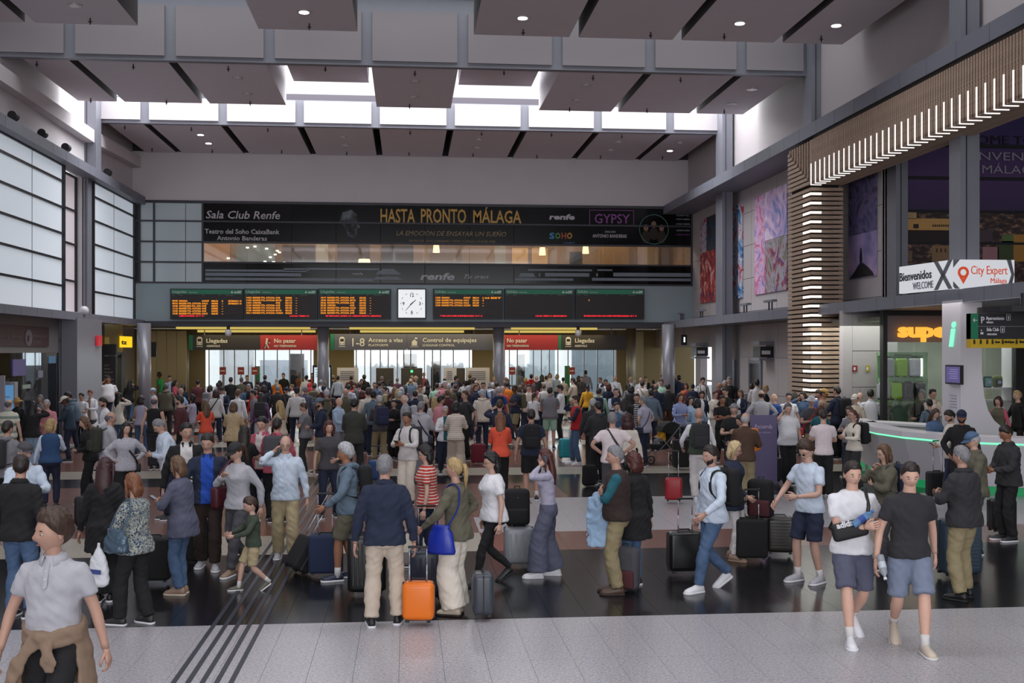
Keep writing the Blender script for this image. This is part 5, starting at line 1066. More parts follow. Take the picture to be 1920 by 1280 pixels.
# ------------------------------------------------------------------ everyone in the hall
# px yt sex facing top bottom hair pose [key=value ...] : crown column/row in the photograph, then how the person looks
ROWS = '''
98 957 m -8 polo.lgrey trousers.black mess.brown st h=1.77 hs=1.16 hem=.95 legs=wk y=-42 p=0 arms=hand g=1.06 belly=.02 id=front
40 853 m 165 jacket.black jeans.denim short.dbrown st h=1.74 g=1.05 y=30
48 830 m 35 shirt.pblue trousers.navy short.grey rd h=1.70 hat=flat.dgrey gl=1 y=20 sk=1
198 858 f 178 coat.black trousers.black long.dred st h=1.64 sh=black/white
247 888 f -118 blouse.floral trousers.black bob.ginger tx h=1.58 g=1.12 id=floral
330 856 f -112 cardi.slate jeans.denim bob.lbrown rd h=1.62 g=1.1 sh=tan/beige f=1 l=6
350 793 m 12 jacket.black/offwhite trousers.black short.black st h=1.83 y=18 sh=lgrey/white id=track
388 815 m 4 jacket.navy/royal trousers.dbrown short.dbrown hd h=1.78 y=-10 p=14 legs=st2 sh=lgrey/white
437 824 f -30 sweat.lgrey jeans.dgrey pony.brown sb h=1.72 hat=cap.charcoal p=22 y=-15 legs=wk sh=tan/white id=mother
463 932 c -72 sweat.green shorts.sand short.brown fw h=1.10 hs=1.3 p=20 legs=wk2 sh=olive/white id=boy
535 817 m 4 shirt.pblue cargo.sand fringe.salt ph h=1.70 g=1.04 gl=1 p=8 f=1 belly=.02 sh=lgrey/white
645 832 m -86 hoodie.steel shorts.olive mess.lgrey hl h=1.70 bp=black sk=2 y=-5 sh=navy/white legs=st2 id=curly
617 789 f 12 tee.dgrey jeans.navy bob.auburn sp h=1.66 y=5 arms=mix
722 853 m 178 jacket.navy trousers.beige short.grey st h=1.77 g=1.08 y=-8 sh=black/white legs=sd
795 836 f -96 tee.redstripe jeans.navy curly.black pk h=1.60 gl=1 g=1.22 sk=1
850 858 f -120 blouse.olive wide.cream pony.blond hb h=1.70 y=5 p=3 sh=beige/dbrown legs=cl id=olive
918 846 f -74 tee.white slim.black curly.black st h=1.64 gl=1 g=1.25 legs=wk sh=black/black sk=1
1020 842 f -98 top.lilac wide.slate long.auburn pl h=1.62 f=1 legs=st2 sh=white/white id=lilac
1150 836 m -104 vest.dbrown+teal trousers.khaki short.grey cr h=1.74 g=1.14 belly=.03 sh=boot_brown/dbrown y=12 id=vestman
1186 848 f -148 coat.black jeans.denim curly.auburn st h=1.62
1330 832 m -72 shirt.pblue/pblue jeans.denim short.dbrown hl h=1.76 bp=black bd=dbrown legs=wk sh=white/white id=airpod
1381 828 f 58 cardi.navy/navy slim.offwhite bob.pblond hd h=1.62 gl=1 g=1.12 p=10 sh=tan/tan
1505 827 m -62 tee.pblue shorts.navy mess.brown tr h=1.76 gl=sun p=28 l=4 sh=lgrey/white id=shades
1600 862 m -8 tee.white shorts.slate short.dbrown hold h=1.80 g=1.08 y=8 legs=wk2 sh=white/white sk=4 id=youngwhite
1708 864 m -12 tee.charcoal shorts.steelblue short.dbrown wb h=1.82 p=12 legs=wk sh=beige/offwhite sk=4 id=youngblack
1655 834 f -82 hoodie.olive trousers.dgrey bob.lbrown ch h=1.63 g=1.12 gl=1 bp=navy
1800 836 m -152 jacket.charcoal trousers.khaki short.grey rd h=1.76 g=1.18 sh=black/black legs=sd
1818 811 m -95 jacket.olive trousers.dgrey short.lgrey tx h=1.72 hat=cap.denim gl=1 p=18 g=1.1 sk=4
1803 769 m -28 jacket.black trousers.black short.black pk h=1.78 hat=cap.navy bd=black sk=2 bp=black
1880 798 m -86 jacket.charcoal trousers.black short.dbrown tx h=1.74 gl=1 p=24 sk=2 g=1.1 f=1
1775 768 m -95 jacket.cream trousers.navy short.dbrown tx h=1.76 bd=brown p=26 f=1
1756 766 f 18 jacket.denim jeans.ldenim long.brown rd h=1.64 p=18 f=1
1742 746 f 178 blouse.steel trousers.dgrey bun.black st h=1.62 cb=black
1810 757 f 175 blouse.cream trousers.navy curly.ginger st h=1.62
1798 750 f 20 blouse.plum trousers.navy bob.dred st h=1.6
1600 768 f -76 sweat.cream wide.charcoal pony.auburn rd h=1.66 bp=black gl=1 p=-8 id=juggle
1543 768 m 168 tee.pinkwhite trousers.black short.dbrown rd h=1.72 p=15
1478 756 m 2 polo.white trousers.black short.salt ph h=1.74 g=1.2 belly=.05 f=1 sk=1 id=polophone
1385 779 f -72 tee.black trousers.dgrey long.dbrown rd h=1.66 bp=orange p=20 f=1
1398 772 m 152 jacket.brown trousers.khaki fringe.lgrey rd h=1.72 sk=1
1310 764 m 174 vest.green+white trousers.offwhite bald hl h=1.78 bp=charcoal g=1.1 sh=white/white
1148 773 m 176 tee.pinkwhite trousers.dgrey short.grey hh h=1.76 g=1.14 cb=black
1176 777 f 178 blouse.cream trousers.black bigcurl.dred st h=1.64
1120 752 m -162 hoodie.charcoal trousers.black crop.black rd h=1.78 g=1.1 sh=black/white p=15
1077 741 m -86 vest.red+navy jeans.denim short.dbrown pc h=1.74 sk=1 sh=white/white
996 767 m 176 tee.navy shorts.black short.dbrown st h=1.74 bp=black g=1.1
938 773 f 176 jacket.coral trousers.black long.ginger cr h=1.66 id=orangetop
855 752 f 172 blouse.plaid wide.beige bob.black rd h=1.70 lg=1
835 762 f 4 shirt.white/teal trousers.navy short.lgrey ro h=1.58 gl=1
872 732 m -62 tee.charcoal trousers.black short.brown bb h=1.82 p=-4 g=1.1
790 752 m 162 hoodie.lgrey trousers.grey crop.grey rd h=1.74 g=1.1 cb=navy
762 773 m -32 shirt.offwhite trousers.cream short.dbrown rd h=1.72 bp=charcoal sk=2 f=1
665 748 m 174 blazer.tweed trousers.charcoal mess.black tx h=1.80 p=20 g=1.1
711 741 m -160 hoodie.dgrey trousers.khaki short.lgrey cr h=1.74 bp=navy2 y=-10
598 746 m -76 hoodie.navy trousers.khaki short.dbrown tx h=1.76 hat=cap.steel bd=dbrown y=-5
566 755 f -92 tee.grey trousers.charcoal bun.brown cr h=1.64 p=18 g=1.1
557 726 m 176 sweat.offwhite jeans.navy short.dbrown st h=1.76 hat=cap.navy g=1.15
573 724 m 170 jacket.slate trousers.grey short.grey st h=1.74 g=1.1
524 751 f -128 tank.beige wide.cream long.blond rd h=1.66 y=-12
489 782 m -18 jacket.rose/offwhite trousers.navy bun.black rd h=1.74 p=16 f=1 sk=1
520 783 m 172 shirt.rose trousers.black reced.dbrown rd h=1.74 bp=dgrey g=1.15
459 798 f 172 tee.black trousers.black long.dbrown rd h=1.62
438 754 f 176 cardi.leopard trousers.black bob.lbrown rd h=1.62 g=1.15
405 731 f 176 blouse.offwhite jeans.navy bob.dred st h=1.64 cb=black
466 719 m 2 jacket.denim/black shorts.cream crop.grey rd h=1.76 p=22 g=1.1 f=1
490 736 f 178 blouse.purple wide.offwhite long.dbrown st h=1.66 bp=charcoal
385 750 f -152 tee.coral jeans.ldenim long.lbrown rd h=1.62
361 739 f -102 tee.lilac jeans.lgrey bob.black cr h=1.64 gl=1 p=-14
335 741 m -98 sweat.maroon trousers.black short.dbrown pk h=1.80 bd=brown g=1.05
290 743 m 176 tank.black trousers.charcoal fringe.salt st h=1.76 sk=1
312 718 m 178 hoodie.olive trousers.charcoal short.salt rd h=1.78 g=1.15
265 742 f 168 tank.lilac jeans.denim curly.dbrown rd h=1.62
290 783 m -66 shirt.pblue jeans.navy short.grey rd h=1.74 gl=1 l=16 p=22 f=1 g=1.12 sk=1 belly=.04
237 792 f 24 blouse.spotted trousers.black long.black hh h=1.62 cb=black y=15 sk=1
210 772 m 118 hoodie.lgrey trousers.black fringe.salt tx h=1.74 bp=dolive p=10
155 780 f -62 jacket.black trousers.black long.lbrown tx h=1.64 l=10 f=1
96 785 f -168 vest.navyblue+pblue jeans.navy bob.blond ro h=1.62 y=-30 g=1.1
118 742 m -84 jacket.bluegrey jeans.navy short.dbrown rd h=1.70 hat=cap.cream sk=3 l=10 p=14
168 731 f -12 blazer.white/tan trousers.dgrey short.ginger rd h=1.68 p=16
203 702 m 2 tee.white jeans.navy short.black ph h=1.80 g=1.3 belly=.06 f=1 sk=2
243 712 f 176 jacket.black jeans.denim long.black ph h=1.66
224 736 f 150 cardi.cream jeans.denim long.black ph h=1.62
190 745 m -58 shirt.white/lilac jeans.denim short.dbrown tx h=1.76 bd=dbrown p=18
152 736 m -18 tee.white trousers.black short.black rd h=1.6
124 732 m -80 hoodie.steel jeans.navy mess.dbrown tx h=1.72 l=22
17 748 m 172 polo.creamstripe trousers.khaki fringe.salt st h=1.74 g=1.15
62 752 f 176 jacket.black jeans.ldenim long.black ph h=1.66 g=1.1
87 749 m 4 shirt.pink trousers.grey short.lgrey tx h=1.66 gl=1 p=12
16 789 m 158 hoodie.grey trousers.black short.dbrown rd h=1.74 bp=charcoal g=1.1
31 746 f -10 jacket.black trousers.black short.black st h=1.6 hat=hat.gold sk=2
75 740 f -5 sweat.grey trousers.black bob.grey st h=1.6
298 697 m -95 tee.bgreen trousers.black short.black st h=1.76 sk=3
318 704 m 5 jacket.navy/lblue trousers.navy short.dbrown st h=1.78
330 713 f 80 blouse.rose trousers.black bob.black rd h=1.62
343 720 f 170 jacket.navy jeans.navy long.black st h=1.6
372 711 m 172 sweat.maroon trousers.black short.black st h=1.78 g=1.15
394 722 f 160 blouse.beige jeans.denim bob.dbrown st h=1.62 bp=grey
416 725 m 0 jacket.navy/white trousers.navy short.grey rd h=1.68 hat=cap.charcoal
433 707 m 176 tee.black jeans.navy short.black st h=1.78 g=1.1
412 713 f 178 sweat.offwhite jeans.denim long.black st h=1.62
286 728 m -90 shirt.lblue trousers.grey short.grey st h=1.6 hat=flat.lblue
340 727 m 60 tee.sky jeans.navy fringe.grey rd h=1.7
463 703 m 0 sweat.navy jeans.denim short.dbrown st h=1.74
497 703 m 176 jacket.navy trousers.black short.dbrown st h=1.78 g=1.2
519 709 f 174 hijab.orange skirt.orange none st h=1.62 hat=hijab.lgrey
521 722 m 176 jacket.charcoal trousers.black crop.grey st h=1.72
531 699 m -20 jacket.black trousers.black short.black st h=1.78
495 722 f 178 coat.navy trousers.black bigcurl.dbrown st h=1.6
537 726 f 40 jacket.black trousers.black short.dbrown rd h=1.62 hat=cap.navy
546 720 f -60 blouse.cream trousers.black bun.lbrown st h=1.62
586 699 m 4 jacket.black/red trousers.black short.dbrown cr h=1.8
575 703 m 160 shirt.white jeans.navy short.black st h=1.76
580 718 f 178 blouse.coral jeans.navy short.red st h=1.6 hat=hijab.red
590 718 m 176 jacket.khaki jeans.navy short.brown st h=1.72 bp=olive
602 711 m 172 shirt.pblue jeans.denim crop.grey st h=1.78 cb=tan
619 700 m 160 hoodie.lgrey trousers.charcoal short.black st h=1.8
634 704 m 170 shirt.pblue jeans.navy short.dbrown st h=1.74
645 701 f 170 blouse.gold trousers.black short.dbrown st h=1.62 hat=hat.gold
664 700 f 176 blouse.white trousers.black curly.black st h=1.66 sk=3
654 720 m 178 shirt.pblue jeans.navy crop.dbrown st h=1.74 bp=lgrey
664 718 f -10 blouse.coral trousers.black curly.dbrown cr h=1.6
624 746 f -100 jacket.black trousers.black long.dbrown st h=1.64
637 745 m 60 shirt.lblue trousers.grey bald tx h=1.68 sk=4
679 732 f 176 blazer.khaki trousers.black curly.auburn rd h=1.66
700 733 m 178 jacket.steel trousers.navy short.black st h=1.76 hat=cap.navy
738 749 f -15 blouse.black trousers.black short.black rd h=1.58
757 740 m -86 shirt.lgrey trousers.grey fringe.white st h=1.72 bp=lgrey sk=4
730 713 f -18 jacket.offwhite trousers.black short.black st h=1.66 sk=3
758 722 f 176 blouse.mauve trousers.black long.black st h=1.62
771 707 f 176 blouse.white trousers.cream short.blond st h=1.62
788 739 f 178 jacket.black trousers.black curly.grey st h=1.58
784 731 f 178 cardi.charcoal trousers.navy bob.blond st h=1.58
802 722 f 176 hijab.black skirt.black none st h=1.64 hat=hijab.black
819 717 m 176 sshirt.mint trousers.navy short.black st h=1.74 cb=charcoal g=1.1
816 744 f 176 blouse.offwhite trousers.black long.blond st h=1.66
828 741 m 120 shirt.pink trousers.navy short.black st h=1.74
834 706 m 178 jacket.navy trousers.black fringe.salt st h=1.74 g=1.2 sk=4
845 728 f 150 jacket.pblue trousers.navy short.pblond st h=1.6
800 710 f 178 shirt.steel trousers.black short.grey st h=1.66 bp=rose
779 704 m -90 jacket.navy trousers.black fringe.lgrey st h=1.74 sk=4
795 698 f 0 blouse.rose trousers.black short.grey st h=1.6
745 708 f 170 blouse.purple trousers.black short.grey st h=1.6
762 700 f 175 blouse.offwhite trousers.black bob.black st h=1.66
870 712 f -170 blouse.offwhite trousers.black pony.black rd h=1.64
883 721 f 178 tee.offwhite jeans.denim long.lbrown st h=1.66
898 704 f 160 hoodie.coral trousers.black long.ginger st h=1.62
906 716 m 0 polo.sky shorts.grey short.dbrown rd h=1.78 gl=1 bp=navy
920 716 f 178 shirt.lgrey trousers.navy curly.grey st h=1.6
935 724 m 176 tee.blue shorts.grey crop.lgrey st h=1.76 bp=navy g=1.1
943 723 m 20 tee.coral trousers.navy bald rd h=1.74 sk=4
951 715 m 176 tee.orange shorts.grey short.dbrown st h=1.74
964 721 m -72 tee.navy shorts.khaki crop.black rd h=1.78 sk=3 bp=olive
976 722 f 150 shirt.grey trousers.black curly.lbrown st h=1.6
937 749 m 176 hoodie.navy trousers.black crop.brown pl h=1.76
996 701 m 178 hoodie.red trousers.black short.black st h=1.78
1006 704 m 178 tee.charcoal trousers.black bald st h=1.76 sk=4
1001 718 f 176 blouse.rose trousers.maroon long.brown st h=1.64
1002 735 f 150 tee.white jeans.navy pony.brown rd h=1.62
1016 702 f 176 coat.charcoal trousers.black long.black st h=1.7 bp=black
1031 725 m 174 polo.grey shorts.mint short.dbrown rd h=1.80 g=1.25
1048 721 m -98 tee.white trousers.black mess.dbrown rd h=1.78 p=12
1073 708 m -118 shirt.beige trousers.khaki short.dbrown cr h=1.80 g=1.15
1045 701 f 140 blouse.lblue jeans.denim bob.blond st h=1.62
1056 707 f 170 blouse.beige trousers.black bun.dbrown rd h=1.64
1031 699 f 0 blouse.white trousers.navy bob.ginger st h=1.6 gl=1
1025 705 f 40 blouse.pinkwhite trousers.black bob.pblond st h=1.6
1101 720 f 178 sweat.yellow wide.black pony.black st h=1.66
1085 704 f 178 coat.black trousers.black long.black st h=1.64
1098 694 m 176 shirt.plaidgrey trousers.dgrey short.black st h=1.76 g=1.1
1124 706 m -60 jacket.navy/white trousers.navy crop.lbrown tx h=1.76 l=14
1136 711 m 8 jacket.grey/offwhite trousers.navy short.black st h=1.76 sk=2
1153 704 m -18 shirt.white trousers.black bald st h=1.76 cb=black sk=1
1155 727 m 6 vest.navy+pblue trousers.navy crop.dbrown cr h=1.76 gl=1
1123 727 m 165 hoodie.mint jeans.navy crop.dbrown st h=1.74 bp=navy
1112 747 m 170 jacket.charcoal trousers.black short.lgrey st h=1.72 sk=3
1157 754 f 12 shirt.denim jeans.navy short.dbrown tx h=1.62 sk=1
1170 746 f 168 blouse.spotted trousers.black long.dbrown st h=1.64 g=1.1
1194 737 m -18 jacket.black/bwstripe trousers.black crop.black st h=1.78 bd=dbrown
1205 742 m -132 sshirt.lilac trousers.navy short.grey hh h=1.74 g=1.15 cb=navy
1220 728 f 160 jacket.denim jeans.offwhite pony.dbrown st h=1.70
1230 719 m 172 jacket.navy trousers.khaki fringe.salt st h=1.78 g=1.15 sk=2
1196 700 m 0 shirt.pblue trousers.navy short.black rd h=1.76
1202 707 m 150 shirt.white trousers.navy bald st h=1.74 sk=1
1204 714 m 174 tee.cream trousers.navy short.dbrown st h=1.74 cb=grey
1184 723 f 170 coat.charcoal trousers.black bob.dbrown st h=1.62
1211 706 f -20 jacket.black/cream trousers.black bun.dbrown ch h=1.62
1225 712 f 170 jacket.black trousers.black bun.black st h=1.6
1240 711 m -12 jacket.mint trousers.brown short.dbrown pk h=1.78
1252 719 m 176 jacket.charcoal trousers.brown short.black st h=1.76
1263 697 m 10 hoodie.navy trousers.navy short.dbrown st h=1.78
1273 704 m 172 jacket.navy trousers.navy mess.black rd h=1.76
1241 703 m -10 tee.white trousers.black short.dbrown st h=1.74
1286 718 f -8 cardi.orangeb/rose trousers.black bob.auburn ch h=1.64
1299 719 f 165 jacket.navy trousers.black bun.black st h=1.64 bp=navy
1276 737 f 14 shirt.bluestripe trousers.navy bob.auburn rd h=1.72 gl=1 f=1
1295 743 f 20 tee.lblue trousers.navy long.black tx h=1.6
1307 747 f 160 shirt.sky jeans.denim bob.black rd h=1.64
1316 733 f -4 blazer.navy/white trousers.navy curly.dbrown st h=1.64
1318 708 m 6 hoodie.offwhite trousers.black mess.dbrown st h=1.8 bd=dbrown bp=navy
1350 717 m 40 jacket.maroon trousers.black bald rd h=1.76 sk=2
1360 713 m 20 shirt.mint trousers.navy short.lgrey rd h=1.76
1367 702 m -28 sweat.black trousers.black short.grey hp h=1.84
1342 732 f 30 sweat.cream trousers.offwhite short.auburn cr h=1.68 g=1.1
1358 726 m -60 tee.black trousers.black short.black rd h=1.80 p=16
1355 741 m -2 tee.black trousers.black short.black cr h=1.72 sk=2
1376 757 m -20 tee.black trousers.navy short.grey rd h=1.76 gl=1 p=22 sk=1 g=1.1
1388 731 f -52 cardi.navy/white jeans.denim bob.lbrown rd h=1.66
1409 719 m 165 shirt.grey trousers.black short.dbrown st h=1.76 cb=charcoal
1419 703 m 172 shirt.offwhite trousers.grey short.black tx h=1.78
1437 722 f 80 tee.black trousers.black bun.blond tx h=1.66
1427 731 m 174 shirt.lgrey trousers.dgrey fringe.dbrown hh h=1.82 g=1.2
1450 738 m -72 tee.blue trousers.navy bald st h=1.72 gl=1 g=1.1 sk=4
1479 736 m -10 tee.white jeans.denim short.black st h=1.72 bd=black
1489 735 f 170 tee.offwhite trousers.black long.dbrown st h=1.64
1505 734 f -62 shirt.denim jeans.denim long.dbrown ph h=1.66 bp=denim
1522 743 m -12 tee.dgrey trousers.khaki short.grey rd h=1.76 hat=hat.silver cb=red
1534 730 m -52 blazer.blue trousers.navy mess.brown rd h=1.78 p=16
1546 727 m 60 tee.tan trousers.navy short.dbrown st h=1.78 hat=cap.gold sk=2
1568 717 m -150 jacket.navy trousers.black short.dbrown rd h=1.86 bp=black
1538 760 f 160 tee.teal trousers.navy bob.auburn rd h=1.58
1603 737 f -50 sweat.beige trousers.navy bun.brown st h=1.62 hat=cap.cream
1614 735 m 4 jacket.charcoal/white trousers.black bald rd h=1.76 p=24 f=1 sk=4 g=1.1
1632 729 m 165 shirt.white trousers.black short.black st h=1.78
1651 732 m 165 tee.navy trousers.black short.black st h=1.74 bp=dgrey2 sk=1
1592 762 f -60 blouse.grey trousers.navy bob.brown rd h=1.6
1727 730 m -70 jacket.charcoal trousers.navy short.grey tx h=1.74 bp=charcoal
1750 726 f 10 jacket.cream trousers.black bun.black ch h=1.7
1871 743 f -56 vest.olive+rose trousers.cream bob.dred st h=1.62
1906 732 m -88 sweat.black trousers.black short.blond hd h=1.76 sk=1
'''
EXC = dict(steelblue='737d92', navy2='262b4a', dolive='33362e', navyblue='2c4a72', bluegrey='2c3c4c', mauve='7a5a6a', orangeb='b0572e', plum='3c2436', dgrey2='55555c')
CL.update(EXC); CN.update(dict(steelblue='greyish blue', navy2='navy', dolive='dark olive', navyblue='slate blue', bluegrey='dark blue', orangeb='burnt orange', dgrey2='dark grey'))
ARMSX = dict(hand=((-.33, -.10, .86), (.34, .02, .84)), mix=((-.26, -.04, .84), (.10, -.24, 1.06)), hold=((.05, -.25, 1.16), (.25, .05, .86)))
HW = dict(short='short {} hair', crop='cropped {} hair', mess='tousled {} hair', bob='shoulder-length {} hair', long='long {} hair', pony='{} ponytail', bun='{} hair tied up', curly='curly {} hair', bigcurl='big curly {} hair', fringe='balding {} hair', reced='thinning {} hair', bald='bald head')
def viewword(a):
    a = (a+180) % 360-180
    return 'facing the camera' if abs(a) < 40 else 'seen from behind' if abs(a) > 135 else ('facing left' if a < 0 else 'facing right')
def zone(px, D):
    z = [(60, 'at the far left edge'), (140, 'by the ticket office'), (225, 'near the left steel column'), (300, 'near the left round column'), (380, 'below the word Llegadas'), (480, 'below the left red sign'), (560, 'left of the ad screen'), (625, 'near the ad screen'), (700, 'below the number 1-8'), (770, 'below the clock'), (850, 'below the luggage sign'), (930, 'left of the right round column'),
         (1000, 'below the right red sign'), (1090, 'below the right Llegadas sign'), (1180, 'below the rightmost board'), (1260, 'near the stroller'), (1340, 'in front of the lifts'), (1420, 'beside the right steel column'), (1500, 'by the purple poster'), (1600, 'by the slatted column'), (1700, 'near the white counter'), (1800, 'beside the white pillar'), (3000, 'at the far right edge')]
    return next(n for l, n in z if px < l)
PEOPLE = []; PP = {}; BAGS = []
NEARHAND = []
def add_person(px, yt, sex, face, top, bot, hair, pose, kv, D=None):
    h = float(kv.get('h', 1.74 if sex == 'm' else 1.62)); child = sex == 'c'; sx = 'm' if child else sex
    D0 = F*(HC-h)/max(yt-HY, 1)
    for _ in range(60):                    # keep clear of walls, portal and shop front: step nearer and grow a little
        g0 = PD(px, D0)
        bad = (g0.x > 10.75 and 29.2 < g0.y < 32.3) or g0.x > 11.95 and g0.y > 28 or g0.x < XL+.5 and px > -50 and g0.y > 24 or (g0.x > 12.8 and g0.y > 25.9) or (g0.x > 11.4 and g0.y > 27.6) or g0.y > 54.8 or (g0.x < -9.5 and g0.y > 51)
        if not bad: break
        D0 -= .2; h = HC-(yt-HY)*D0/F
    h = min(h, 1.92)
    lod = 0 if D0 < 18.5 else (1 if D0 < 27 else 2)
    arms = ARMSX.get(kv['arms']) if 'arms' in kv else (ARMSX['hold'] if pose == 'hold' else None)
    if arms: pose = 'st'
    sh = kv.get('sh', 'charcoal/white').replace('boot_', '')
    o, s = person((0, 0), h, face, sx, top, bot, hair, pose, kv.get('legs', ('st', 'sd', 'cl', 'st2')[int(px) % 4]), lod, int(kv.get('sk', int(px*7) % 2)), float(kv.get('g', 1)), float(kv.get('l', 3)), (float(kv.get('y', 0)), float(kv.get('p', 6))), arms, None, float(kv.get('belly', 0)), sh, kv.get('hat'), kv.get('gl', False), kv.get('bd'), seed=int(px), hs=float(kv.get('hs', 1)), hem=float(kv['hem']) if 'hem' in kv else None)
    if child:
        for c in o.children: pass
    hd = s.TH((0, 0, .122)); sc = h/1.75; r = math.radians(face); hx2, hy2 = hd[0]*sc, hd[1]*sc
    g = head_pos(px, yt, hd[2]*sc); g = PD(px, min(g.y*CT+g.x*ST, D0+.25)); o.location = (g.x-(hx2*math.cos(r)-hy2*math.sin(r)), g.y-(hx2*math.sin(r)+hy2*math.cos(r)), 0)
    ts, tc = top.split('.'); c0 = tc.split('+')[0].split('/')[0]; ex = ''
    hn = HW.get(hair.split('.')[0], '').format(HCN.get(hair.split('.')[-1], hair.split('.')[-1]))
    if 'hat' in kv: k, c = kv['hat'].split('.'); hn = cname(c)+' '+HEADWEAR[k]
    lab = 'person in %s %s with %s, %s' % (cname(c0), STY[ts][3] if ts != 'hijab' else 'robe', hn, viewword(face)); b2 = bot.split('.')
    PEOPLE.append([o, lab, px, D0, cname(b2[1])+' '+BOT[b2[0]][2]])
    if 'id' in kv: PP[kv['id']] = (o, s)
    w = lambda v: o.matrix_basis @ Vector(v)
    T4 = Matrix.Translation(o.location) @ Matrix.Rotation(r, 4, 'Z') @ Matrix.Scale(sc, 4)
    if 'bp' in kv and lod < 3:
        c = kv['bp']; q = backpack('%s backpack worn by the %s' % (cname(c), lab[:0]), o.location, r, c, 1.0); q.scale = (sc,)*3; q.rotation_euler = (s.lean*.8, 0, r)
        BAGS.append((q, cname(c)+' backpack on the back of', o))
        if float(kv.get('l', 3)) > 5 or True:
            off = Matrix.Rotation(r, 4, 'Z') @ Vector((0, s.lean*.8*.0, s.dz*sc)); q.location = Vector(o.location)+off
            q.location += Matrix.Rotation(r, 4, 'Z') @ Vector((0, .95*math.sin(s.lean*.8)*sc*.9, 0))
    if 'cb' in kv:
        q = strapbag('x', o.location, r, kv['cb'], 1 if px % 2 else -1, .98, -.02, (.2, .07, .17), 'crossbody_bag', sc=sc); q.scale = (sc,)*3; BAGS.append((q, cname(kv['cb'])+' crossbody bag worn by', o))
    if 'f' in kv and lod < 2:
        for i, a in enumerate(s.armk):
            if a in ('ph', 'rd', 'tx'):
                e = s.arms[i][2]; d = e-s.arms[i][1]; d /= np.linalg.norm(d); pnt = e+d*.1
                q = MB().cbox((0, 0, 0), (.072, .010, .15)).build('phone', mat('1c1c22', .25), bevel=.004); MB().cbox((0, -.0055, 0), (.064, .001, .135)).build('phone_screen', mat('56606e', .15), q); q.location = T4 @ Vector(pnt if a == 'ph' else pnt+np.array((0, -.02, .03))); q.rotation_euler = ((0 if a == 'ph' else math.radians(-60)), 0, r+(math.radians(80) if a == 'ph' else math.pi))
                BAGS.append((q, 'dark phone held by', o)); break
    return o, s
for ln in ROWS.strip().splitlines():
    t = ln.split(); kv = dict(x.split('=') for x in t[8:]); add_person(float(t[0]), float(t[1]), t[2], float(t[3]), t[4], t[5], t[6], t[7], kv)
N_NAMED = len(PEOPLE)
# the packed far crowd up to the gates
rnd = random.Random(11); spots = [(p[0].location.x, p[0].location.y) for p in PEOPLE]
cs = ['charcoal', 'black', 'navy', 'grey', 'dgrey', 'offwhite', 'white', 'maroon', 'steel', 'pink', 'lblue', 'olive', 'cream', 'khaki', 'red', 'slate', 'black', 'navy']
hcs = ['black', 'dbrown', 'brown', 'dbrown', 'grey', 'lbrown', 'blond', 'salt', 'auburn', 'lgrey']
tries = 0
while len(PEOPLE) < 298 and tries < 30000:
    tries += 1; Y = rnd.uniform(30.5, 51.6); px = rnd.choice([rnd.uniform(395, 1230), rnd.uniform(600, 960), rnd.uniform(620, 940)])
    g = PD(px, Y)
    if any((g.x-a)**2+(g.y-b2)**2 < .60**2 for a, b2 in spots): continue
    if any(abs(g.y-cy)+abs(g.x-cx) < .7 for cx, cy in ((PY(606, 640, 48.7).x, 48.7), (PY(935, 640, 48.7).x, 48.7))): continue
    sex = rnd.choice('mmf'); h = rnd.gauss(1.74, .05) if sex == 'm' else rnd.gauss(1.63, .04); yt = HY+F*(HC-h)/(g.y*CT+g.x*ST)
    spots.append((g.x, g.y)); face = rnd.choice([180, 175, 185, 170, 190, 160, -160, 180, 0, -90, 90, 180])
    add_person(px, yt, sex, face, rnd.choice(['tee', 'jacket', 'hoodie', 'shirt'] if sex == 'm' else ['blouse', 'jacket', 'tee'])+'.'+rnd.choice(cs), 'jeans.navy', rnd.choice(['short', 'short', 'crop', 'fringe', 'mess'] if sex == 'm' else ['bob', 'long', 'pony', 'short', 'curly'])+'.'+rnd.choice(hcs), 'st', {'h': str(round(h, 2)), 'legs': 'st', 'l': '3'})
# nobody stands in anybody else: slide along the line of sight
BYO = defaultdict(list)
for q, t, o in BAGS: BYO[o.name].append(q)
PRS = [(i, j) for i in range(len(PEOPLE)) for j in range(i+1, len(PEOPLE)) if (PEOPLE[i][0].location-PEOPLE[j][0].location).length < 1.6]
for _ in range(70):
    for i, j in PRS:
            a, b2 = PEOPLE[i][0], PEOPLE[j][0]; dx, dy = b2.location.x-a.location.x, b2.location.y-a.location.y
            if dx*dx+dy*dy < .5**2:
                far, nr = (a, b2) if a.location.y > b2.location.y else (b2, a)
                for o_, sg in ((far, 1), (nr, -1)):
                    v = Vector((o_.location.x, o_.location.y, 0)).normalized()*.05*sg
                    if sg > 0 and (o_.location.y > 54 or (o_.location.x > 10.6 and o_.location.y > 26) or o_.location.x < XL+.7): continue
                    o_.location += v
                    for q in BYO[o_.name]: q.location += v
# labels that single people out
from collections import defaultdict
OR = ['leftmost', 'second from left', 'third from left', 'fourth from left', 'fifth from left', 'sixth from left', 'seventh from left']
def place_labels(items):
    g = defaultdict(list)
    for it in items: g[it[1]].append(it)
    for k, v in g.items():
        if len(v) == 1: continue
        for it in v: it[1] = k+', '+zone(it[2], it[3])
    g = defaultdict(list)
    for it in items: g[it[1]].append(it)
    for k, v in g.items():
        if len(v) == 1: continue
        v.sort(key=lambda i: i[2])
        for i, it in enumerate(v): it[1] = k.replace('person in ', '')+', '+(OR[i] if i < 6 else 'rightmost')
for it in PEOPLE: pass
place_labels(PEOPLE)
for o, lab, px, D, bt_ in PEOPLE:
    w = lab.split()
    o['label'] = ' '.join(w[:16]).rstrip(','); o['category'] = 'person'
    o['group'] = 'people waiting near the front' if D < 18.5 else ('people in the middle of the crowd' if D < 29 else 'people far back by the gates')
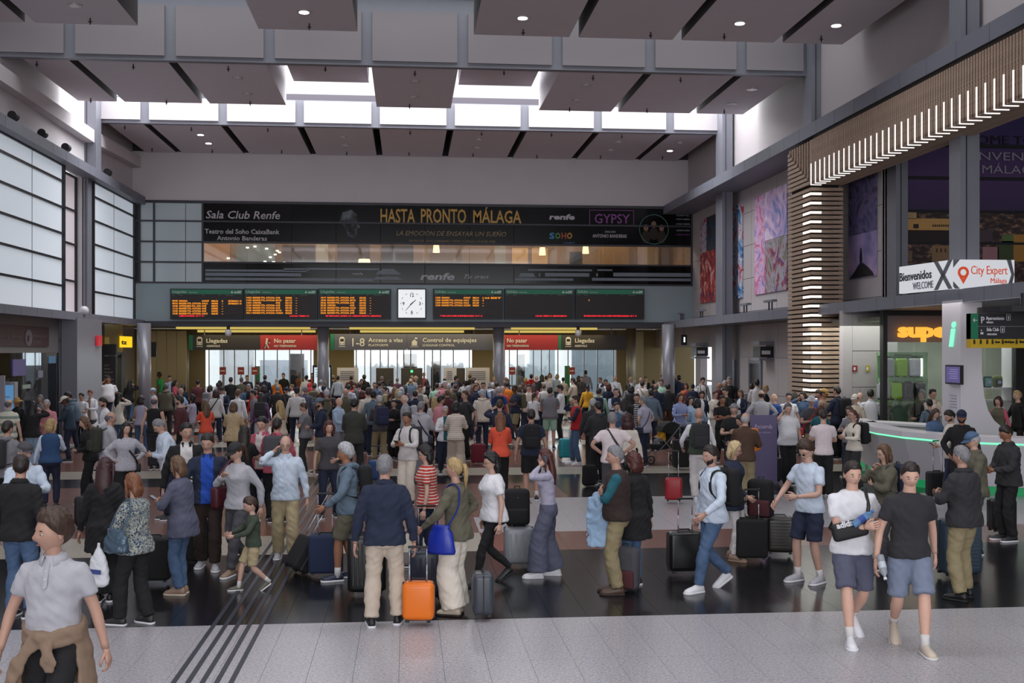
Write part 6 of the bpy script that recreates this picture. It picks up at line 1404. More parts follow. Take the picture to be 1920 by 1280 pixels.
LB = {id(p[0]): p for p in PEOPLE}; used = defaultdict(int)
for q, t, o in BAGS:
    p = next(x for x in PEOPLE if x[0] == o); short_ = p[1].replace('person in ', 'the person in ').replace(', seen from behind', '').replace(', facing the camera', '').replace(', facing left', '').replace(', facing right', '')
    q['label'] = ' '.join((t+' '+short_).split()[:16]).rstrip(','); q['category'] = 'phone' if 'phone' in t else ('backpack' if 'backpack' in t else 'bag')
    q['group'] = {'phone': 'phones in hands', 'backpack': 'backpacks worn in the crowd', 'bag': 'bags worn in the crowd'}[q['category']]
# ------------------------------------------------------------------ right side: soffit, information desk, pillar, signs
b = MB().box((XR-.1, 14, 3.88), (19, YM+.1, 4.08)); sfr = tag(b.build('trim_4', mat('6a666c', .5)), 'flat soffit over the shop front and information desk', kind='structure')
for p0, p1 in ((1690, 1772), (1845, 1895)):
    a, c = PY(p0, 570, 25.6).x, PY(p1, 570, 25.6).x; MB().box((a, 24.6, 3.86), (c, 26.4, 3.885)).build('light_panel', glow('ff7a48', .8), sfr)  # glowing patches stand in for orange light reflected on the soffit
def ray_pt(px, D, z=0): p = PD(px, D); return (p.x, p.y, z)
path = [(1588, 27.6), (1612, 25.8), (1650, 24.2), (1700, 23.1), (1760, 22.3), (1830, 21.8), (1920, 21.4), (2010, 21.3), (2120, 21.8)]
fine = []
for i in range(len(path)-1):
    for q in range(4): t = q/4; fine.append((path[i][0]*(1-t)+path[i+1][0]*t, path[i][1]*(1-t)+path[i+1][1]*t))
fine.append(path[-1]); desk = thing('information_desk', 'large curved white information desk with green light lines', 'desk', (0, 0, 0))
def wall_strip(z0, z1, o0, o1, thick, m, name, hz=0):
    P = [np.array(ray_pt(px, D)) for px, D in fine]; N = []
    for i in range(len(P)):
        t = P[min(i+1, len(P)-1)]-P[max(i-1, 0)]; t /= np.linalg.norm(t); N.append(np.array((t[1], -t[0], 0)))
    b = MB(); R = [[p+n*o0+(0, 0, z0), p+n*o1+(0, 0, z1), p+n*(o1-thick)+(0, 0, z1), p+n*(o0-thick)+(0, 0, z0)] for p, n in zip(P, N)]
    b.loft(R); return b.build(name, m, desk)
M_desk = mat('cfcbd2', .3)
wall_strip(.18, 1.02, -.18, .05, .06, M_desk, 'front_panel'); wall_strip(1.06, 1.17, .12, .10, .55, M_desk, 'worktop'); wall_strip(1.02, 1.06, .07, .07, .1, glow('7dffc0', 1.3), 'light_line'); wall_strip(.0, .16, -.28, -.26, .05, glow('2fd080', .3), 'light_line')
P = [ray_pt(px, D) for px, D in ((1622, 26.3), (1750, 24.9))]; d = Vector(P[1])-Vector(P[0]); L = d.length; bc = thing('back_counter', 'white back counter with drawers behind the curved desk', 'counter', P[0], math.atan2(d.y, d.x))
MB().box((0, 0, 0), (L, .6, 1.12)).build('carcass', mat('b9b5ba', .5), bc); MB().box((-.03, -.05, 1.12), (L+.03, .65, 1.17)).build('worktop', M_white, bc)
for i in range(3):
    q = MB().box((L*i/3+.02, -.02, .62), (L*(i+1)/3-.02, 0, 1.08)).build('drawer', mat('c2bec3', .5), bc); MB().box((L*(i+.5)/3-.1, -.04, .84), (L*(i+.5)/3+.1, -.02, .87)).build('handle', M_steel, q)
# pillar with flared base
pa, pb = Vector(ray_pt(1772, 23.6)), Vector(ray_pt(1803, 22.9)); x0, x1, y0 = pb.x-.02, pb.x+.44, pb.y
pl = tag(link('white_pillar', None), 'white pillar with flared base rising from the information desk', kind='structure')
b = MB(); yb_ = y0+.8; R = []
for z, e in ((3.9, 0), (2.4, 0), (1.9, .05), (1.6, .14), (1.4, .27), (1.25, .45), (1.15, .75)): R.append([(x0, y0, z), (x1+e, y0, z), (x1+e, yb_, z), (x0, yb_, z)])
R.append([(x0, y0, 0), (x1+.75, y0, 0), (x1+.75, yb_, 0), (x0, yb_, 0)]); b.loft(R); b.build('pillar_shaft', M_desk, pl)
q = text('i', .75, (x0-.02, y0+.45, 2.95), RR, glow('7fffc4', 1.3), None, 'information_sign', shear=.25, off=.02, ext=.02); tag(q, 'glowing mint green letter i on the white pillar', 'sign')
mo = thing('monitor', 'small wall monitor with a violet screen on the white pillar', 'monitor', (x0-.06, y0+.15, 2.35)); MB().box((-.03, -.33, -.2), (.03, .33, .2)).build('casing', M_dark, mo); MB().box((-.036, -.29, -.165), (-.03, .29, .165)).build('screen', glow('5a5088', .8), mo); MB().box((.02, -.05, -.05), (.08, .05, .05)).build('bracket', M_frame, mo)
for k in range(5): MB().box((-.04, -.2, .1-k*.045), (-.037, .1+.03*(k % 3), .112-k*.045)).build('screen_line', glow('8c86b8', .9), mo)
q = tag(MB().box((x0-.012, y0+.1, 1.55), (x0, y0+.5, 2.0)).build('notice', mat('c8c6ce', .6)), 'white paper notice taped to the pillar below the monitor', 'notice')
for k in range(5): MB().box((x0-.015, y0+.14, 1.9-k*.06), (x0-.011, y0+.44-.05*(k % 2), 1.915-k*.06)).build('printed_line', mat('8d8aa0', .6), q)
# light box sign on the ledge
YC2 = 21.9; A0, A1_ = PY(1787, 541, YC2), PY(1902, 489, YC2); B0, B1_ = PX(1686, 543, A0.x-.0), None
lb = thing('light_box_sign', 'white lit wrap-around welcome sign above the information desk', 'sign', (0, 0, 0)); zb, zt = A0.z, A1_.z+.02
M_lb = glow('dddfe6', .8)
MB().box((A0.x, YC2, zb), (A1_.x, YC2+.12, zt)).build('front_panel', M_lb, lb)
p2 = PD(1686, 24.9); dv = Vector((p2.x-A0.x, p2.y-YC2, 0)); ang = math.atan2(dv.y, dv.x); Ls = dv.length
s_ = MB().box((-Ls, 0, zb), (0, .1, zt)).build('side_panel', M_lb, lb); s_.location = (A0.x, YC2, 0); s_.rotation_euler = (0, 0, ang-math.pi)
hh = zt-zb; GY = mat('6a6c74', .5)
c = MB(); w = A1_.x-A0.x
def cross(b, pts): b.prism(pts, 1, YC2-.015, YC2-.003)
cross(c, [(A0.x, zt), (A0.x+.06, zt), (A0.x-.0, zt-.07)]); cross(c, [(A0.x, zb+.25*hh), (A0.x+.14, zb), (A0.x+.04, zb), (A0.x, zb+.08*hh)]); cross(c, [(A1_.x-.17, zt), (A1_.x-.08, zt), (A1_.x-.01, zb+.5*hh), (A1_.x-.08, zb), (A1_.x-.17, zb), (A1_.x-.07, zb+.5*hh)]); cross(c, [(A0.x, zb+.72*hh), (A0.x+.14, zt), (A0.x+.07, zt), (A0.x, zb+.88*hh)]); c.build('cross_motif', GY, lb)
c = MB()
for (u0, v0), (u1, v1) in (((-.62, 0), (-.05, 1)), ((-.62, 1), (-.05, 0))): c.prism([(u0-.06, v0*hh+zb), (u0+.08, v0*hh+zb), (u1+.04, v1*hh+zb), (u1-.1, v1*hh+zb)], 1, -.015, -.003)
o = c.build('cross_motif', GY, lb); o.location = s_.location; o.rotation_euler = s_.rotation_euler
OR_ = glow('d84a1e', .75)
def lt(s, u, v, sz, m, on_side=False, wpx=None, **k):
    o = text(s, sz, (0, 0, 0), RX, m, lb, **k); w = max(v_.co.x for v_ in o.data.vertices)
    for v_ in o.data.vertices: v_.co.x *= wpx/w
    if on_side: R_ = Matrix.Translation(s_.location) @ Matrix.Rotation(ang-math.pi, 4, 'Z'); o.matrix_basis = R_ @ Matrix.Translation((u, -.012, v)) @ Matrix.Rotation(math.pi/2, 4, 'X')
    else: o.location = (A0.x+u, YC2-.012, v)
lt('City Expert', .28*w, zb+.5*hh, .25, OR_, wpx=.6*w); lt('Málaga', .6*w, zb+.2*hh, .15, OR_, wpx=.27*w)
lt('Bienvenidos', -Ls+.02, zb+.45*hh, .27, mat('3b3c48', .5), True, wpx=Ls*.62, off=.004); lt('WELCOME', -Ls*.72, zb+.1*hh, .22, mat('7b7c86', .5), True, wpx=Ls*.38)
c = MB(); cx_, cz_ = A0.x+.16*w, zb+.56*hh; r_ = .12; N = 16
c.loft([[(cx_+r*math.cos(2*math.pi*i/N), YC2-.012-dd, cz_+r*math.sin(2*math.pi*i/N)) for i in range(N)] for r, dd in ((r_, 0), (r_, .01), (r_*.55, .01), (r_*.55, 0))], cap=False); c.prism([(cx_-.11, cz_-.05), (cx_, cz_-.24), (cx_+.11, cz_-.05), (cx_, cz_-.13)], 1, YC2-.022, YC2-.012); c.build('pin_symbol', OR_, lb)
# green, black and yellow direction board
YD = 19.2; a, c = PY(1820, 652, YD), PY(1990, 588, YD); ds = thing('direction_sign', 'hanging green, black and yellow direction sign at the right edge', 'sign', (a.x, YD, a.z)); w, h = c.x-a.x, c.z-a.z; k = w/170
MB().box((0, 0, h*.26), (w, .15, h)).build('sign_panel', mat('26262c', .45), ds); MB().box((0, -.01, h*.26), (13.5*k, .16, h)).build('sign_panel', SGN, ds); MB().box((0, -.01, 0), (w, .16, h*.255)).build('sign_panel', mat('c9a51c', .45), ds); MB().box((13.5*k, -.012, h*.62), (w, 0, h*.635)).build('divider', M_steel, ds)
MB().cyl((w*.62, .1, h+.02), (w*.62, .1, h+.12), w*.46, 24).build('canopy', M_frame, ds); MB().cyl((w*.62, .1, h+.1), (w*.62, .1, 3.9-a.z), .06, 10).build('post', M_frame, ds)
def dt(s, px, py, hp, m, wp):
    o = text(s, hp*k/.73, ((px-1820)*k, -.03, (652-py)*k), RX, m, ds, off=.003); q = max(v.co.x for v in o.data.vertices)
    for v in o.data.vertices: v.co.x *= wp*k/q
DW = mat('c9c9ce', .5); DB = mat('1c1a10', .5)
dt('Aparcamiento', 1847, 602, 6, DW, 34); dt('PARKING', 1848, 608, 2.6, DW, 12); dt('P', 1837, 608, 12, DW, 7); dt('Sala Club', 1848, 622, 6, DW, 23); dt('CLUB LOUNGE', 1849, 629, 2.6, DW, 18); dt('Aseos', 1864, 643, 4, DB, 9); dt('Sala de Espera', 1882, 643, 4, DB, 18); dt('Restaurantes', 1910, 643, 4.5, DB, 26)
b = MB(); 
for x_, z_ in ((1885, 600), (1874, 622)):
    X, Z = (x_-1820)*k, (652-z_)*k; b.box((X, -.03, Z-3*k), (X+.8*k, -.02, Z+8*k)).box((X+7*k, -.03, Z-3*k), (X+7.8*k, -.02, Z+8*k)).box((X, -.03, Z-3*k), (X+7.8*k, -.02, Z-2.2*k)).box((X, -.03, Z+7.2*k), (X+7.8*k, -.02, Z+8*k)).box((X+3*k, -.03, Z-1*k), (X+5*k, -.02, Z+5*k))
b.prism([(3*k, (652-603)*k), (6*k, (652-599)*k), (6*k, (652-602.4)*k), (11*k, (652-602.4)*k), (11*k, (652-603.6)*k), (6*k, (652-603.6)*k), (6*k, (652-607)*k)], 1, -.03, -.02)
b.ball(((1838.5-1820)*k, -.025, (652-621)*k), (1.3*k, .01, 1.5*k), 8, 5); b.box(((1837-1820)*k, -.03, (652-628)*k), ((1842-1820)*k, -.02, (652-624)*k)); b.build('symbol', DW, ds)
b = MB()
for x_ in (1824, 1836, 1848, 1858, 1877, 1903): b.box(((x_-1820)*k, -.03, (652-645)*k), ((x_+3.2-1820)*k, -.02, (652-638)*k)).ball(((x_+1.6-1820)*k, -.025, (652-636.5)*k), (1*k, .01, 1*k), 6, 4)
b.build('symbol', DB, ds)
# suitcases on show in the shop window
for i, (px, base, c, s2) in enumerate(((1664, 711, 'b9bcc4', 1), (1689, 711, 'lime', 1), (1714, 711, 'd0d3dc', 1), (1657, 754, 'b9bcc4', 1), (1679, 754, 'lime', 1), (1702, 754, 'charcoal', 1), (1724, 754, 'charcoal', 1), (1692, 800, 'steel', 1), (1716, 800, 'lime', 1))):
    p = PY(px, base, YS+.38); nm = ('silver suitcase at the left of the top display shelf', 'lime green suitcase on the top display shelf', 'white ribbed suitcase right on the top display shelf', 'silver suitcase at the left of the lower display shelf', 'lime green suitcase on the lower display shelf', 'black suitcase right of the lower green one in the shop', 'black suitcase at the right end of the lower display shelf', 'grey suitcase on the bottom of the shop display', 'green suitcase on the bottom of the shop display')[i]
    p.z = (zs_(711), zs_(754), .1)[0 if i < 3 else (1 if i < 7 else 2)]
    suitcase(nm, p, .30 if c != 'charcoal' else .27, .52 if i < 3 else .48, .2, 0, c, 'hard', 0, group='suitcases in the shop window', rib=-7)
for i, (px, c, c2) in enumerate(((1851, '24504a', '6aa0a0'), (1870, '6f7a1e', '23232c'))):
    p = PY(px, 727, YS+.6); o = thing('backpack', ('dark teal child backpack on the shop shelf', 'yellow and black backpack on the shop shelf')[i], 'backpack', p); q = link('bag', shell(.26, .14, .32, .07, 0, 0, mat(c, .6)), o); q = link('pocket', shell(.18, .06, .2, .025, 0, 0, mat(c2, .6)), o); q.location = (0, -.08, .04); MB().ball((0, -.115, .15), (.05, .01, .05)).build('patch', mat('a9b0d0', .6), o)
sh = thing('display_shelf', 'white lit shop shelves behind the direction sign', 'shelf', (PY(1845, 700, YS).x, YS+.5, 0))
for z in (zs_(728), zs_(753), .9): MB().box((0, 0, z-.05), (1.05, .5, z)).build('shelf', M_white, sh)
for x_ in (0, 1.02): MB().box((x_, 0, 0), (x_+.03, .5, 3.2)).build('side_panel', M_white, sh)
# ------------------------------------------------------------------ left side: ticket office, car hire, kiosk
XO = XL-.02
g_ = tag(link('ticket_office', None), 'ticket office front of dark glass below a grey fascia', kind='structure')
MB().box((XO-.1, 26, 2.78), (XO, 38.2, 3.9)).build('fascia', mat('6b6668', .5), g_); MB().box((XO-.04, 26, 0), (XO+.02, 26.1, 2.8)).build('mullion', M_frame, g_)
M_dgl = nt('dark_glass', (.5, .5, .5), .03)[0]; t = M_dgl.node_tree; tr = t.nodes.new('ShaderNodeBsdfTransparent'); gl = t.nodes.new('ShaderNodeBsdfGlossy'); mx = t.nodes.new('ShaderNodeMixShader'); tr.inputs[0].default_value = (.35, .37, .4, 1); gl.inputs['Roughness'].default_value = .02; gl.inputs[0].default_value = (.7, .75, .8, 1); mx.inputs[0].default_value = .18
t.links.new(tr.outputs[0], mx.inputs[1]); t.links.new(gl.outputs[0], mx.inputs[2]); t.links.new(mx.outputs[0], t.nodes['Material Output'].inputs[0])
for i in range(6): MB().box((XO-.03, 26.1+i*2.02, .02), (XO-.01, 26.1+(i+1)*2.02-.03, 2.78)).build('pane', M_dgl, g_)
MB().box((XO-1.7, 26, 0), (XO-1.6, 38.3, 3.9)).build('back_panel', mat('2c2a2c', .7, var=.5, vs=.8), g_)
y0, y1 = PX(-60, 640, XL).y, PX(90, 640, XL).y; z0, z1 = 2.98, 3.6
ms_ = thing('office_sign', 'maroon customer service and information sign over the ticket office', 'sign', (XL+.03, y0, z0)); MB().box((-.04, 0, 0), (0, y1-y0, z1-z0)).build('sign_panel', mat('3a1d26', .5), ms_)
def lw(s, px, py, hp, m, wp, parent=None, X=XL+.045, name='lettering', **k):
    a, c = PX(px, py, X), PX(px+wp, py, X); sz = hp/F*(a.y*CT+a.x*ST)/.73; o = text(s, sz, (0, 0, 0), RL, m, parent, name, **k); w = max(v.co.x for v in o.data.vertices)
    for v in o.data.vertices: v.co.x *= (c.y-a.y)/w
    o.location = a-(parent.location if parent else Vector((0, 0, 0))); return o
SW = mat('6d6469', .6)
lw('Atención al cliente', -20, 633, 7, SW, 60, ms_); lw('Customer service', -20, 642, 4, SW, 42, ms_); lw('Información', 60, 632, 6, SW, 27, ms_); lw('Information', 60, 642, 4, SW, 16, ms_)
p = PX(54, 633, XL+.04); MB().ball(tuple(p-ms_.location), (.012, .32, .26), 16, 9).build('symbol', SW, ms_); q = lw('i', 52.5, 639, 11, mat('3a1d26', .5), 2.5, ms_, X=XL+.06, off=.02)
tag(lw('renfe', 111, 640, 8, mat('4a3f44', .5), 20, None, X=XL+.02, name='fascia_lettering', shear=.2), 'dim operator lettering on the grey ticket office fascia', 'sign')
for i, (px0, px1, y0_, y1_, c, e, n) in enumerate(((24, 48, 705, 673, '5a4a8c', .35, 'violet lit screen inside the ticket office'), (72, 80, 708, 694, '8a86a0', .3, 'small pale poster in the ticket office glass'), (43, 57, 729, 720, '9aa79a', .3, 'pale handwritten notice low on the ticket office glass'), (92, 104, 681, 667, '5c86a8', .4, 'blue lit screen inside the ticket office'))):
    a, c2 = PX(px0, y0_, XL-.0), PX(px1, y1_, XL-.0); tag(MB().box((XL-.02, a.y, a.z), (XL+.012, c2.y, c2.z)).build('posted_screen' if e > .34 else 'notice', glow(c, e)), n, 'screen' if e > .34 else 'notice')
p = PD(16, 29.5); ki = thing('information_kiosk', 'upright kiosk with a blue lit screen at the far left', 'kiosk', p, math.radians(-20)); MB().box((-.2, 0, 0), (.2, .12, 2.02), 0).build('casing', mat('a9a6ad', .4), ki, bevel=.01); MB().box((-.15, -.012, .9), (.15, 0, 1.93)).build('screen', glow('5b93c4', .75), ki); MB().box((-.3, -.2, 0), (.3, .3, .03)).build('base', M_steel, ki); MB().box((-.1, -.016, 1.6), (.06, -.012, 1.63)).build('screen_line', M_white, ki)
p = PD(2, 28.9); tag(MB().box((p.x-.15, p.y, 0), (p.x+.08, p.y+.08, 2.2)).build('notice_board', mat('8f8a95', .5)), 'pale upright panel at the far left edge', 'board')
# car hire corner between the steel column and the round column
ch_ = tag(link('car_hire_office', None), 'yellow lit car hire offices behind the left columns', kind='structure'); XH = XL-.4
MB().box((XH-.1, 41.2, 2.75), (XH, 48, 3.9)).build('fascia', mat('8f7d4c', .6), ch_)
MB().box((XH-.1, 41.2, 2.65), (XH+.05, 48, 2.78)).box((XH-.1, 44.2, 0), (XH+.1, 44.8, 3.9)).box((XH-.1, 47.4, 0), (XH+.1, 48, 2.7)).build('door_frame', M_dark, ch_)
MB().box((XH-1.5, 41.2, 0), (XH-1.4, 48, 3.9)).build('back_panel', mat('b8ac8c', .6), ch_); MB().box((XH-1.4, 42.4, .3), (XH-1.3, 43.4, 2.6)).build('yellow_panel', mat('c99a1c', .5), ch_); MB().box((XH-1.2, 45, 0), (XH-.7, 47, 1.4)).build('counter', mat('8a7a60', .6), ch_)
area('office_light', (XH-.7, 44.6, 3.6), 1.2, 6, 90, (1, .88, .6))
for px0, px1, y0_, y1_, c, e, n in ((225, 248, 651, 631, 'ffd21a', 1.0, 'bright yellow lit car hire sign beside the round column'), (174, 205, 651, 632, '6e5816', .6, 'dim yellow car hire sign beside the steel column')):
    a, c2 = PX(px0, y0_, XH+.02), PX(px1, y1_, XH+.1); o = tag(MB().box((XH+.0, a.y, a.z), (XH+.1, c2.y, c2.z)).build('lit_sign', glow(c, e)), n, 'sign')
tag(lw('tz', 228, 645, 8, M_dark, 10, None, X=XH+.12, name='sign_lettering', off=.01), 'black end letters on the yellow lit sign', 'sign')
tag(lw('Hertz', 182, 640, 5, mat('2b2a1c', .5), 14, None, X=XH+.12, name='sign_lettering'), 'small dark lettering on the dim yellow sign', 'sign')
tag(lw('Thrifty', 229, 688, 7, mat('23427a', .5), 20, None, X=XH-1.38, name='wall_lettering', shear=.3, off=.012), 'blue slanted lettering on the office back wall', 'sign')
p = PY(204, 650, 44.0); to = thing('totem_sign', 'black totem listing the car hire firms', 'sign', (p.x, 44.0, 0)); MB().box((-.26, 0, 0), (.26, .2, 3.1)).build('panel', mat('131215', .5), to)
for i, (s, z) in enumerate((('RENT A CAR', 2.62), ('SIXT', 2.25), ('Hertz', 2.12), ('Europcar', 1.99), ('AVIS', 1.86), ('Enterprise', 1.72), ('Record go', 1.58), ('Goldcar', 1.46))): text(s, .085, (-.16, -.01, z), RX, mat('77757a', .6), to)
p = PX(169, 638, XL+.6); tag(MB().cbox((XL+.62, 40.6, p.z), (.08, .5, .36)).build('exit_light', glow('b0182a', .9)), 'small red lit sign on the left steel column', 'sign')
p = PY(287, 655, 47.2); tag(MB().cbox((p.x, 47.2, p.z), (.28, .06, .62)).build('arrow_sign', mat('17181a', .5)), 'small dark hotel arrow sign right of the left round column', 'sign')
# flood lights on the upper left ledge, arms on the right, cameras under the boards
for i, (px, py) in enumerate(((25, 219), (80, 252), (124, 278), (202, 324))):
    p = PX(px, py, XL+.35); o = thing('flood_light', 'small black flood light on the upper left ledge, %s' % ('nearest the camera', 'second from camera', 'third from camera', 'farthest from camera')[i], 'light', (p.x, p.y, 9.3)); MB().cyl((0, -.12, .22), (0, .15, .22), .13, 12).build('lamp_head', M_dark, o); MB().box((-.02, -.02, 0), (.02, .02, .2)).build('bracket', M_dark, o)
for i, (px, py) in enumerate(((1278, 590), (1315, 588), (1397, 578), (1444, 573))):
    p = PX(px, py, 11.6); o = thing('wall_washer_lamp', 'slim grey lamp on two stalks on the lower right ledge, %s' % ('farthest', 'third', 'second', 'nearest the slatted column')[i], 'light', (11.6, p.y, 4.1)); MB().cbox((0, 0, .34), (.16, .9, .07)).build('lamp_head', M_steel, o); MB().box((-.02, -.2, 0), (.02, -.17, .3)).box((-.02, .1, 0), (.02, .13, .3)).build('stalk', M_dsteel, o)
for px, py, Y, n in ((428, 618, 47.6, 'left'), (1084, 620, 47.6, 'right')):
    p = PY(px, py, Y); o = thing('dome_camera', 'white dome camera hanging under the boards, %s one' % n, 'camera', (p.x, Y, 3.6)); MB().cyl((0, 0, .1), (0, 0, .32), .07, 10).build('mount', M_dark, o); MB().ball((0, 0, 0), (.14, .14, .16), 12, 8).build('dome', M_white, o, smooth=True)
p = PX(158, 582, XL+.5); o = thing('dome_camera', 'white dome camera on the lower left ledge', 'camera', (XL+.5, p.y, 4.12)); MB().ball((0, 0, .1), (.15, .2, .16), 12, 8).build('dome', M_white, o, smooth=True); MB().cyl((0, 0, 0), (0, 0, .06), .08, 8).build('mount', M_steel, o)
# downlights and sprinklers in the ceiling panels
DLm = glow('fff6ee', 7); DLo = mat('b9b4b6', .35, .5)
for i, (px, py, on) in enumerate(((570, 22, 1), (140, 10, 0), (980, 33, 1), (1387, 43, 1), (1568, 47, 1), (445, 146, 0), (463, 176, 0), (778, 153, 0), (776, 182, 0), (1100, 160, 0), (1081, 188, 0), (1410, 167, 0), (1372, 194, 0), (376, 252, 1), (391, 268, 1), (643, 257, 0), (648, 272, 0), (899, 261, 0), (895, 277, 0), (1160, 266, 0), (1145, 281, 0), (1256, 282, 1), (1275, 267, 0))):
    p = PZ(px, py, ZC-.01); o = thing('downlight', 'round recessed %s downlight in the ceiling panels%s' % ('lit' if on else 'unlit', ''), 'light', p, 0, 'lit downlights' if on else 'unlit downlights')
    MB().cyl((0, 0, -.02), (0, 0, .02), .17, 16).build('ring', DLo, o); MB().cyl((0, 0, -.03), (0, 0, -.018), .12, 16).build('lamp', DLm if on else mat('d9d6d6', .2), o)
    rowz = 'first' if py < 60 else ('second' if py < 200 else 'third'); o['label'] = '%s round downlight in the %s ceiling row, %s' % ('lit' if on else 'unlit', rowz, 'above x' if 0 else {0: 'first from left', 1: 'next to the left edge'}.get(-1, 'place %d' % i)); o['_p'] = px
dl = [o for o in COL.objects if o.name.startswith('downlight') and o.type == 'EMPTY']; grp = defaultdict(list)
for o in dl: grp[o['label'].rsplit(',', 1)[0]].append(o)
for k_, v in grp.items():
    v.sort(key=lambda o: o['_p'])
    for i, o in enumerate(v): o['label'] = k_+', '+(['leftmost', 'second from left', 'third from left', 'fourth from left', 'fifth from left', 'sixth from left', 'seventh from left', 'eighth from left'][i] if i < 8 else 'rightmost'); del o['_p']
sp_ = MB().cyl((0, 0, -.16), (0, 0, 0), .018, 6).cyl((0, 0, -.1), (0, 0, -.085), .05, 8).mesh('sprinkler', [M_dark])
for i, (px, py) in enumerate(((169, 34), (1220, 60), (580, 44), (981, 55), (1358, 63), (1540, 67), (69, 115), (250, 120), (428, 124), (610, 125), (778, 133), (945, 132), (1112, 141), (1276, 145), (170, 184), (312, 187), (469, 189), (768, 195), (1068, 201), (1213, 203), (1358, 205), (234, 235), (359, 238), (502, 240), (769, 245), (903, 247), (1034, 249), (1166, 252), (285, 277), (398, 280), (528, 281), (650, 284), (767, 285), (887, 287), (1007, 290), (1126, 291), (1242, 292))):
    p = PZ(px, py, ZC+(.82 if px in (610, 945) else 0)); o = link('sprinkler', sp_); o.location = p; tag(o, 'dark sprinkler stub on the %s, number %s' % ('nearest ceiling row' if py < 80 else 'second ceiling row, near edge' if py < 150 else 'second ceiling row, far edge' if py < 210 else 'farthest ceiling row, near edge' if py < 260 else 'farthest ceiling row, far edge', 'x'), 'sprinkler', 'ceiling sprinklers'); o['_p'] = px
grp = defaultdict(list)
for o in COL.objects:
    if o.name.startswith('sprinkler'): grp[o['label'].split(', number')[0]].append(o)
ORD = ['leftmost', 'second from left', 'third from left', 'fourth from left', 'fifth from left', 'sixth from left', 'seventh from left', 'eighth from left', 'ninth from left', 'tenth from left']
for k_, v in grp.items():
    v.sort(key=lambda o: o['_p'])
    for i, o in enumerate(v): o['label'] = k_+', '+ORD[i]; del o['_p']
# ------------------------------------------------------------------ luggage on the floor
def S(label, px, py, w, h, d, rz, c, kind='hard', hl=.4, **k): return suitcase(label, PZ(px, py), w, h, d, rz, c, kind, hl, **k)
OG = 'orangecase'; CL['orangecase'] = 'e8741a'
S('small bright orange suitcase with raised handle beside the olive shirt woman', 785, 1172, .33, .46, .2, 172, OG, 'hard', .36, rib=0)
S('navy ribbed suitcase behind the orange one', 800, 1128, .40, .60, .26, 178, '1b2438', 'hard', .5)
S('tall black ribbed suitcase left of the navy jacket man', 688, 1117, .44, .72, .28, 180, '151517', 'hard', 0, rib=7)
S('dark blue soft suitcase held by the grey curly haired man', 611, 1082, .42, .54, .24, 178, '1a2747', 'soft', .52)
o = S('black soft suitcase tilted on its wheels', 548, 1078, .36, .5, .24, 118, '151517', 'soft', .62, tilt=32)
S('light grey ribbed suitcase below the black backpack', 972, 1064, .38, .55, .25, 180, '8a8d94', 'hard', .38, rib=4)
p = PZ(970, 1064); o = backpack('black backpack standing on the light grey suitcase', p, math.radians(180), 'black', 1.05, strapon=False); o.location.z = -.445; o.location.y += .235
S('black swirl shell suitcase held by the man with earbuds', 1282, 1078, .42, .56, .25, 182, '121214', 'hard', .42, rib=0)
S('black soft suitcase beside the short blond woman', 1408, 1052, .42, .58, .28, 172, '131315', 'soft', .4)
S('dark brown ribbed suitcase under the red backpack', 1462, 1042, .38, .55, .28, 165, '2a2421', 'hard', 0, rib=-9)
p = PZ(1455, 1046); o = backpack('black and red backpack on the dark brown suitcase', p, math.radians(150), 'black', 1.15, c2='maroon', strapon=False); o.location.z = -.44; o.location += Vector((-.1, .2, 0))
S('small red hard suitcase with black strap', 1263, 943, .32, .48, .22, 165, '9c1c26', 'hard', .5, rib=0)
S('turquoise suitcase by the red vest man', 1061, 862, .36, .56, .24, 180, '1c9aa6', 'hard', .48, rib=-8)
S('dark red soft suitcase behind the orange jacket woman', 897, 871, .36, .52, .24, 175, '6b1428', 'soft', .45)
S('large steel blue suitcase behind the khaki trousers man', 1797, 1082, .5, .74, .3, 182, '33414e', 'hard', 0, rib=-12)
S('black cabin suitcase with a red ribbon in front of the white desk', 1756, 935, .36, .52, .24, 178, '161618', 'soft', .6)
S('black suitcase at the left behind the dark red haired woman', 162, 990, .34, .52, .24, 178, '17171a', 'hard', .0)
S('black suitcase with paper tag beside the grey cardigan woman', 366, 1058, .3, .60, .26, 150, '131315', 'soft', .55)
S('dark grey suitcase just behind the cream trousers', 905, 1160, .3, .5, .22, 90, '3a3f48', 'hard', 0, rib=4)
S('big black suitcase behind the floral blouse woman', 289, 1095, .4, .58, .28, 180, '121214', 'soft', 0)
S('large black suitcase left of the green vest man', 1280, 880, .46, .72, .3, 180, '131315', 'soft', .3)
S('dark case behind the man in white polo', 1440, 905, .5, .55, .35, 180, '3a3b42', 'soft', 0)
S('brown trunk case right of the stroller crowd', 1527, 930, .42, .7, .3, 170, '2a1d1a', 'soft', 0)
S('black case standing at the right edge by the desk', 1878, 1000, .4, .55, .25, 180, '151517', 'hard', .3)
S('blue cabin case in the middle of the crowd behind blue jeans', 706, 905, .34, .5, .22, 170, '2a4a78', 'hard', .3)
S('black case far left beside the navy jeans woman', 232, 905, .36, .5, .24, 178, '1a1a1d', 'soft', .3)
p = PZ(1184, 1100); o = backpack('dark red and grey backpack standing on the floor behind the vest man', p, math.radians(150), 'dgrey', 1.1, c2='maroon', strapon=False); o.location.z = -.98
p = PZ(1115, 914); o = backpack('black backpack on the floor between two feet', p, math.radians(20), 'black', .95, strapon=False); o.location.z = -.98
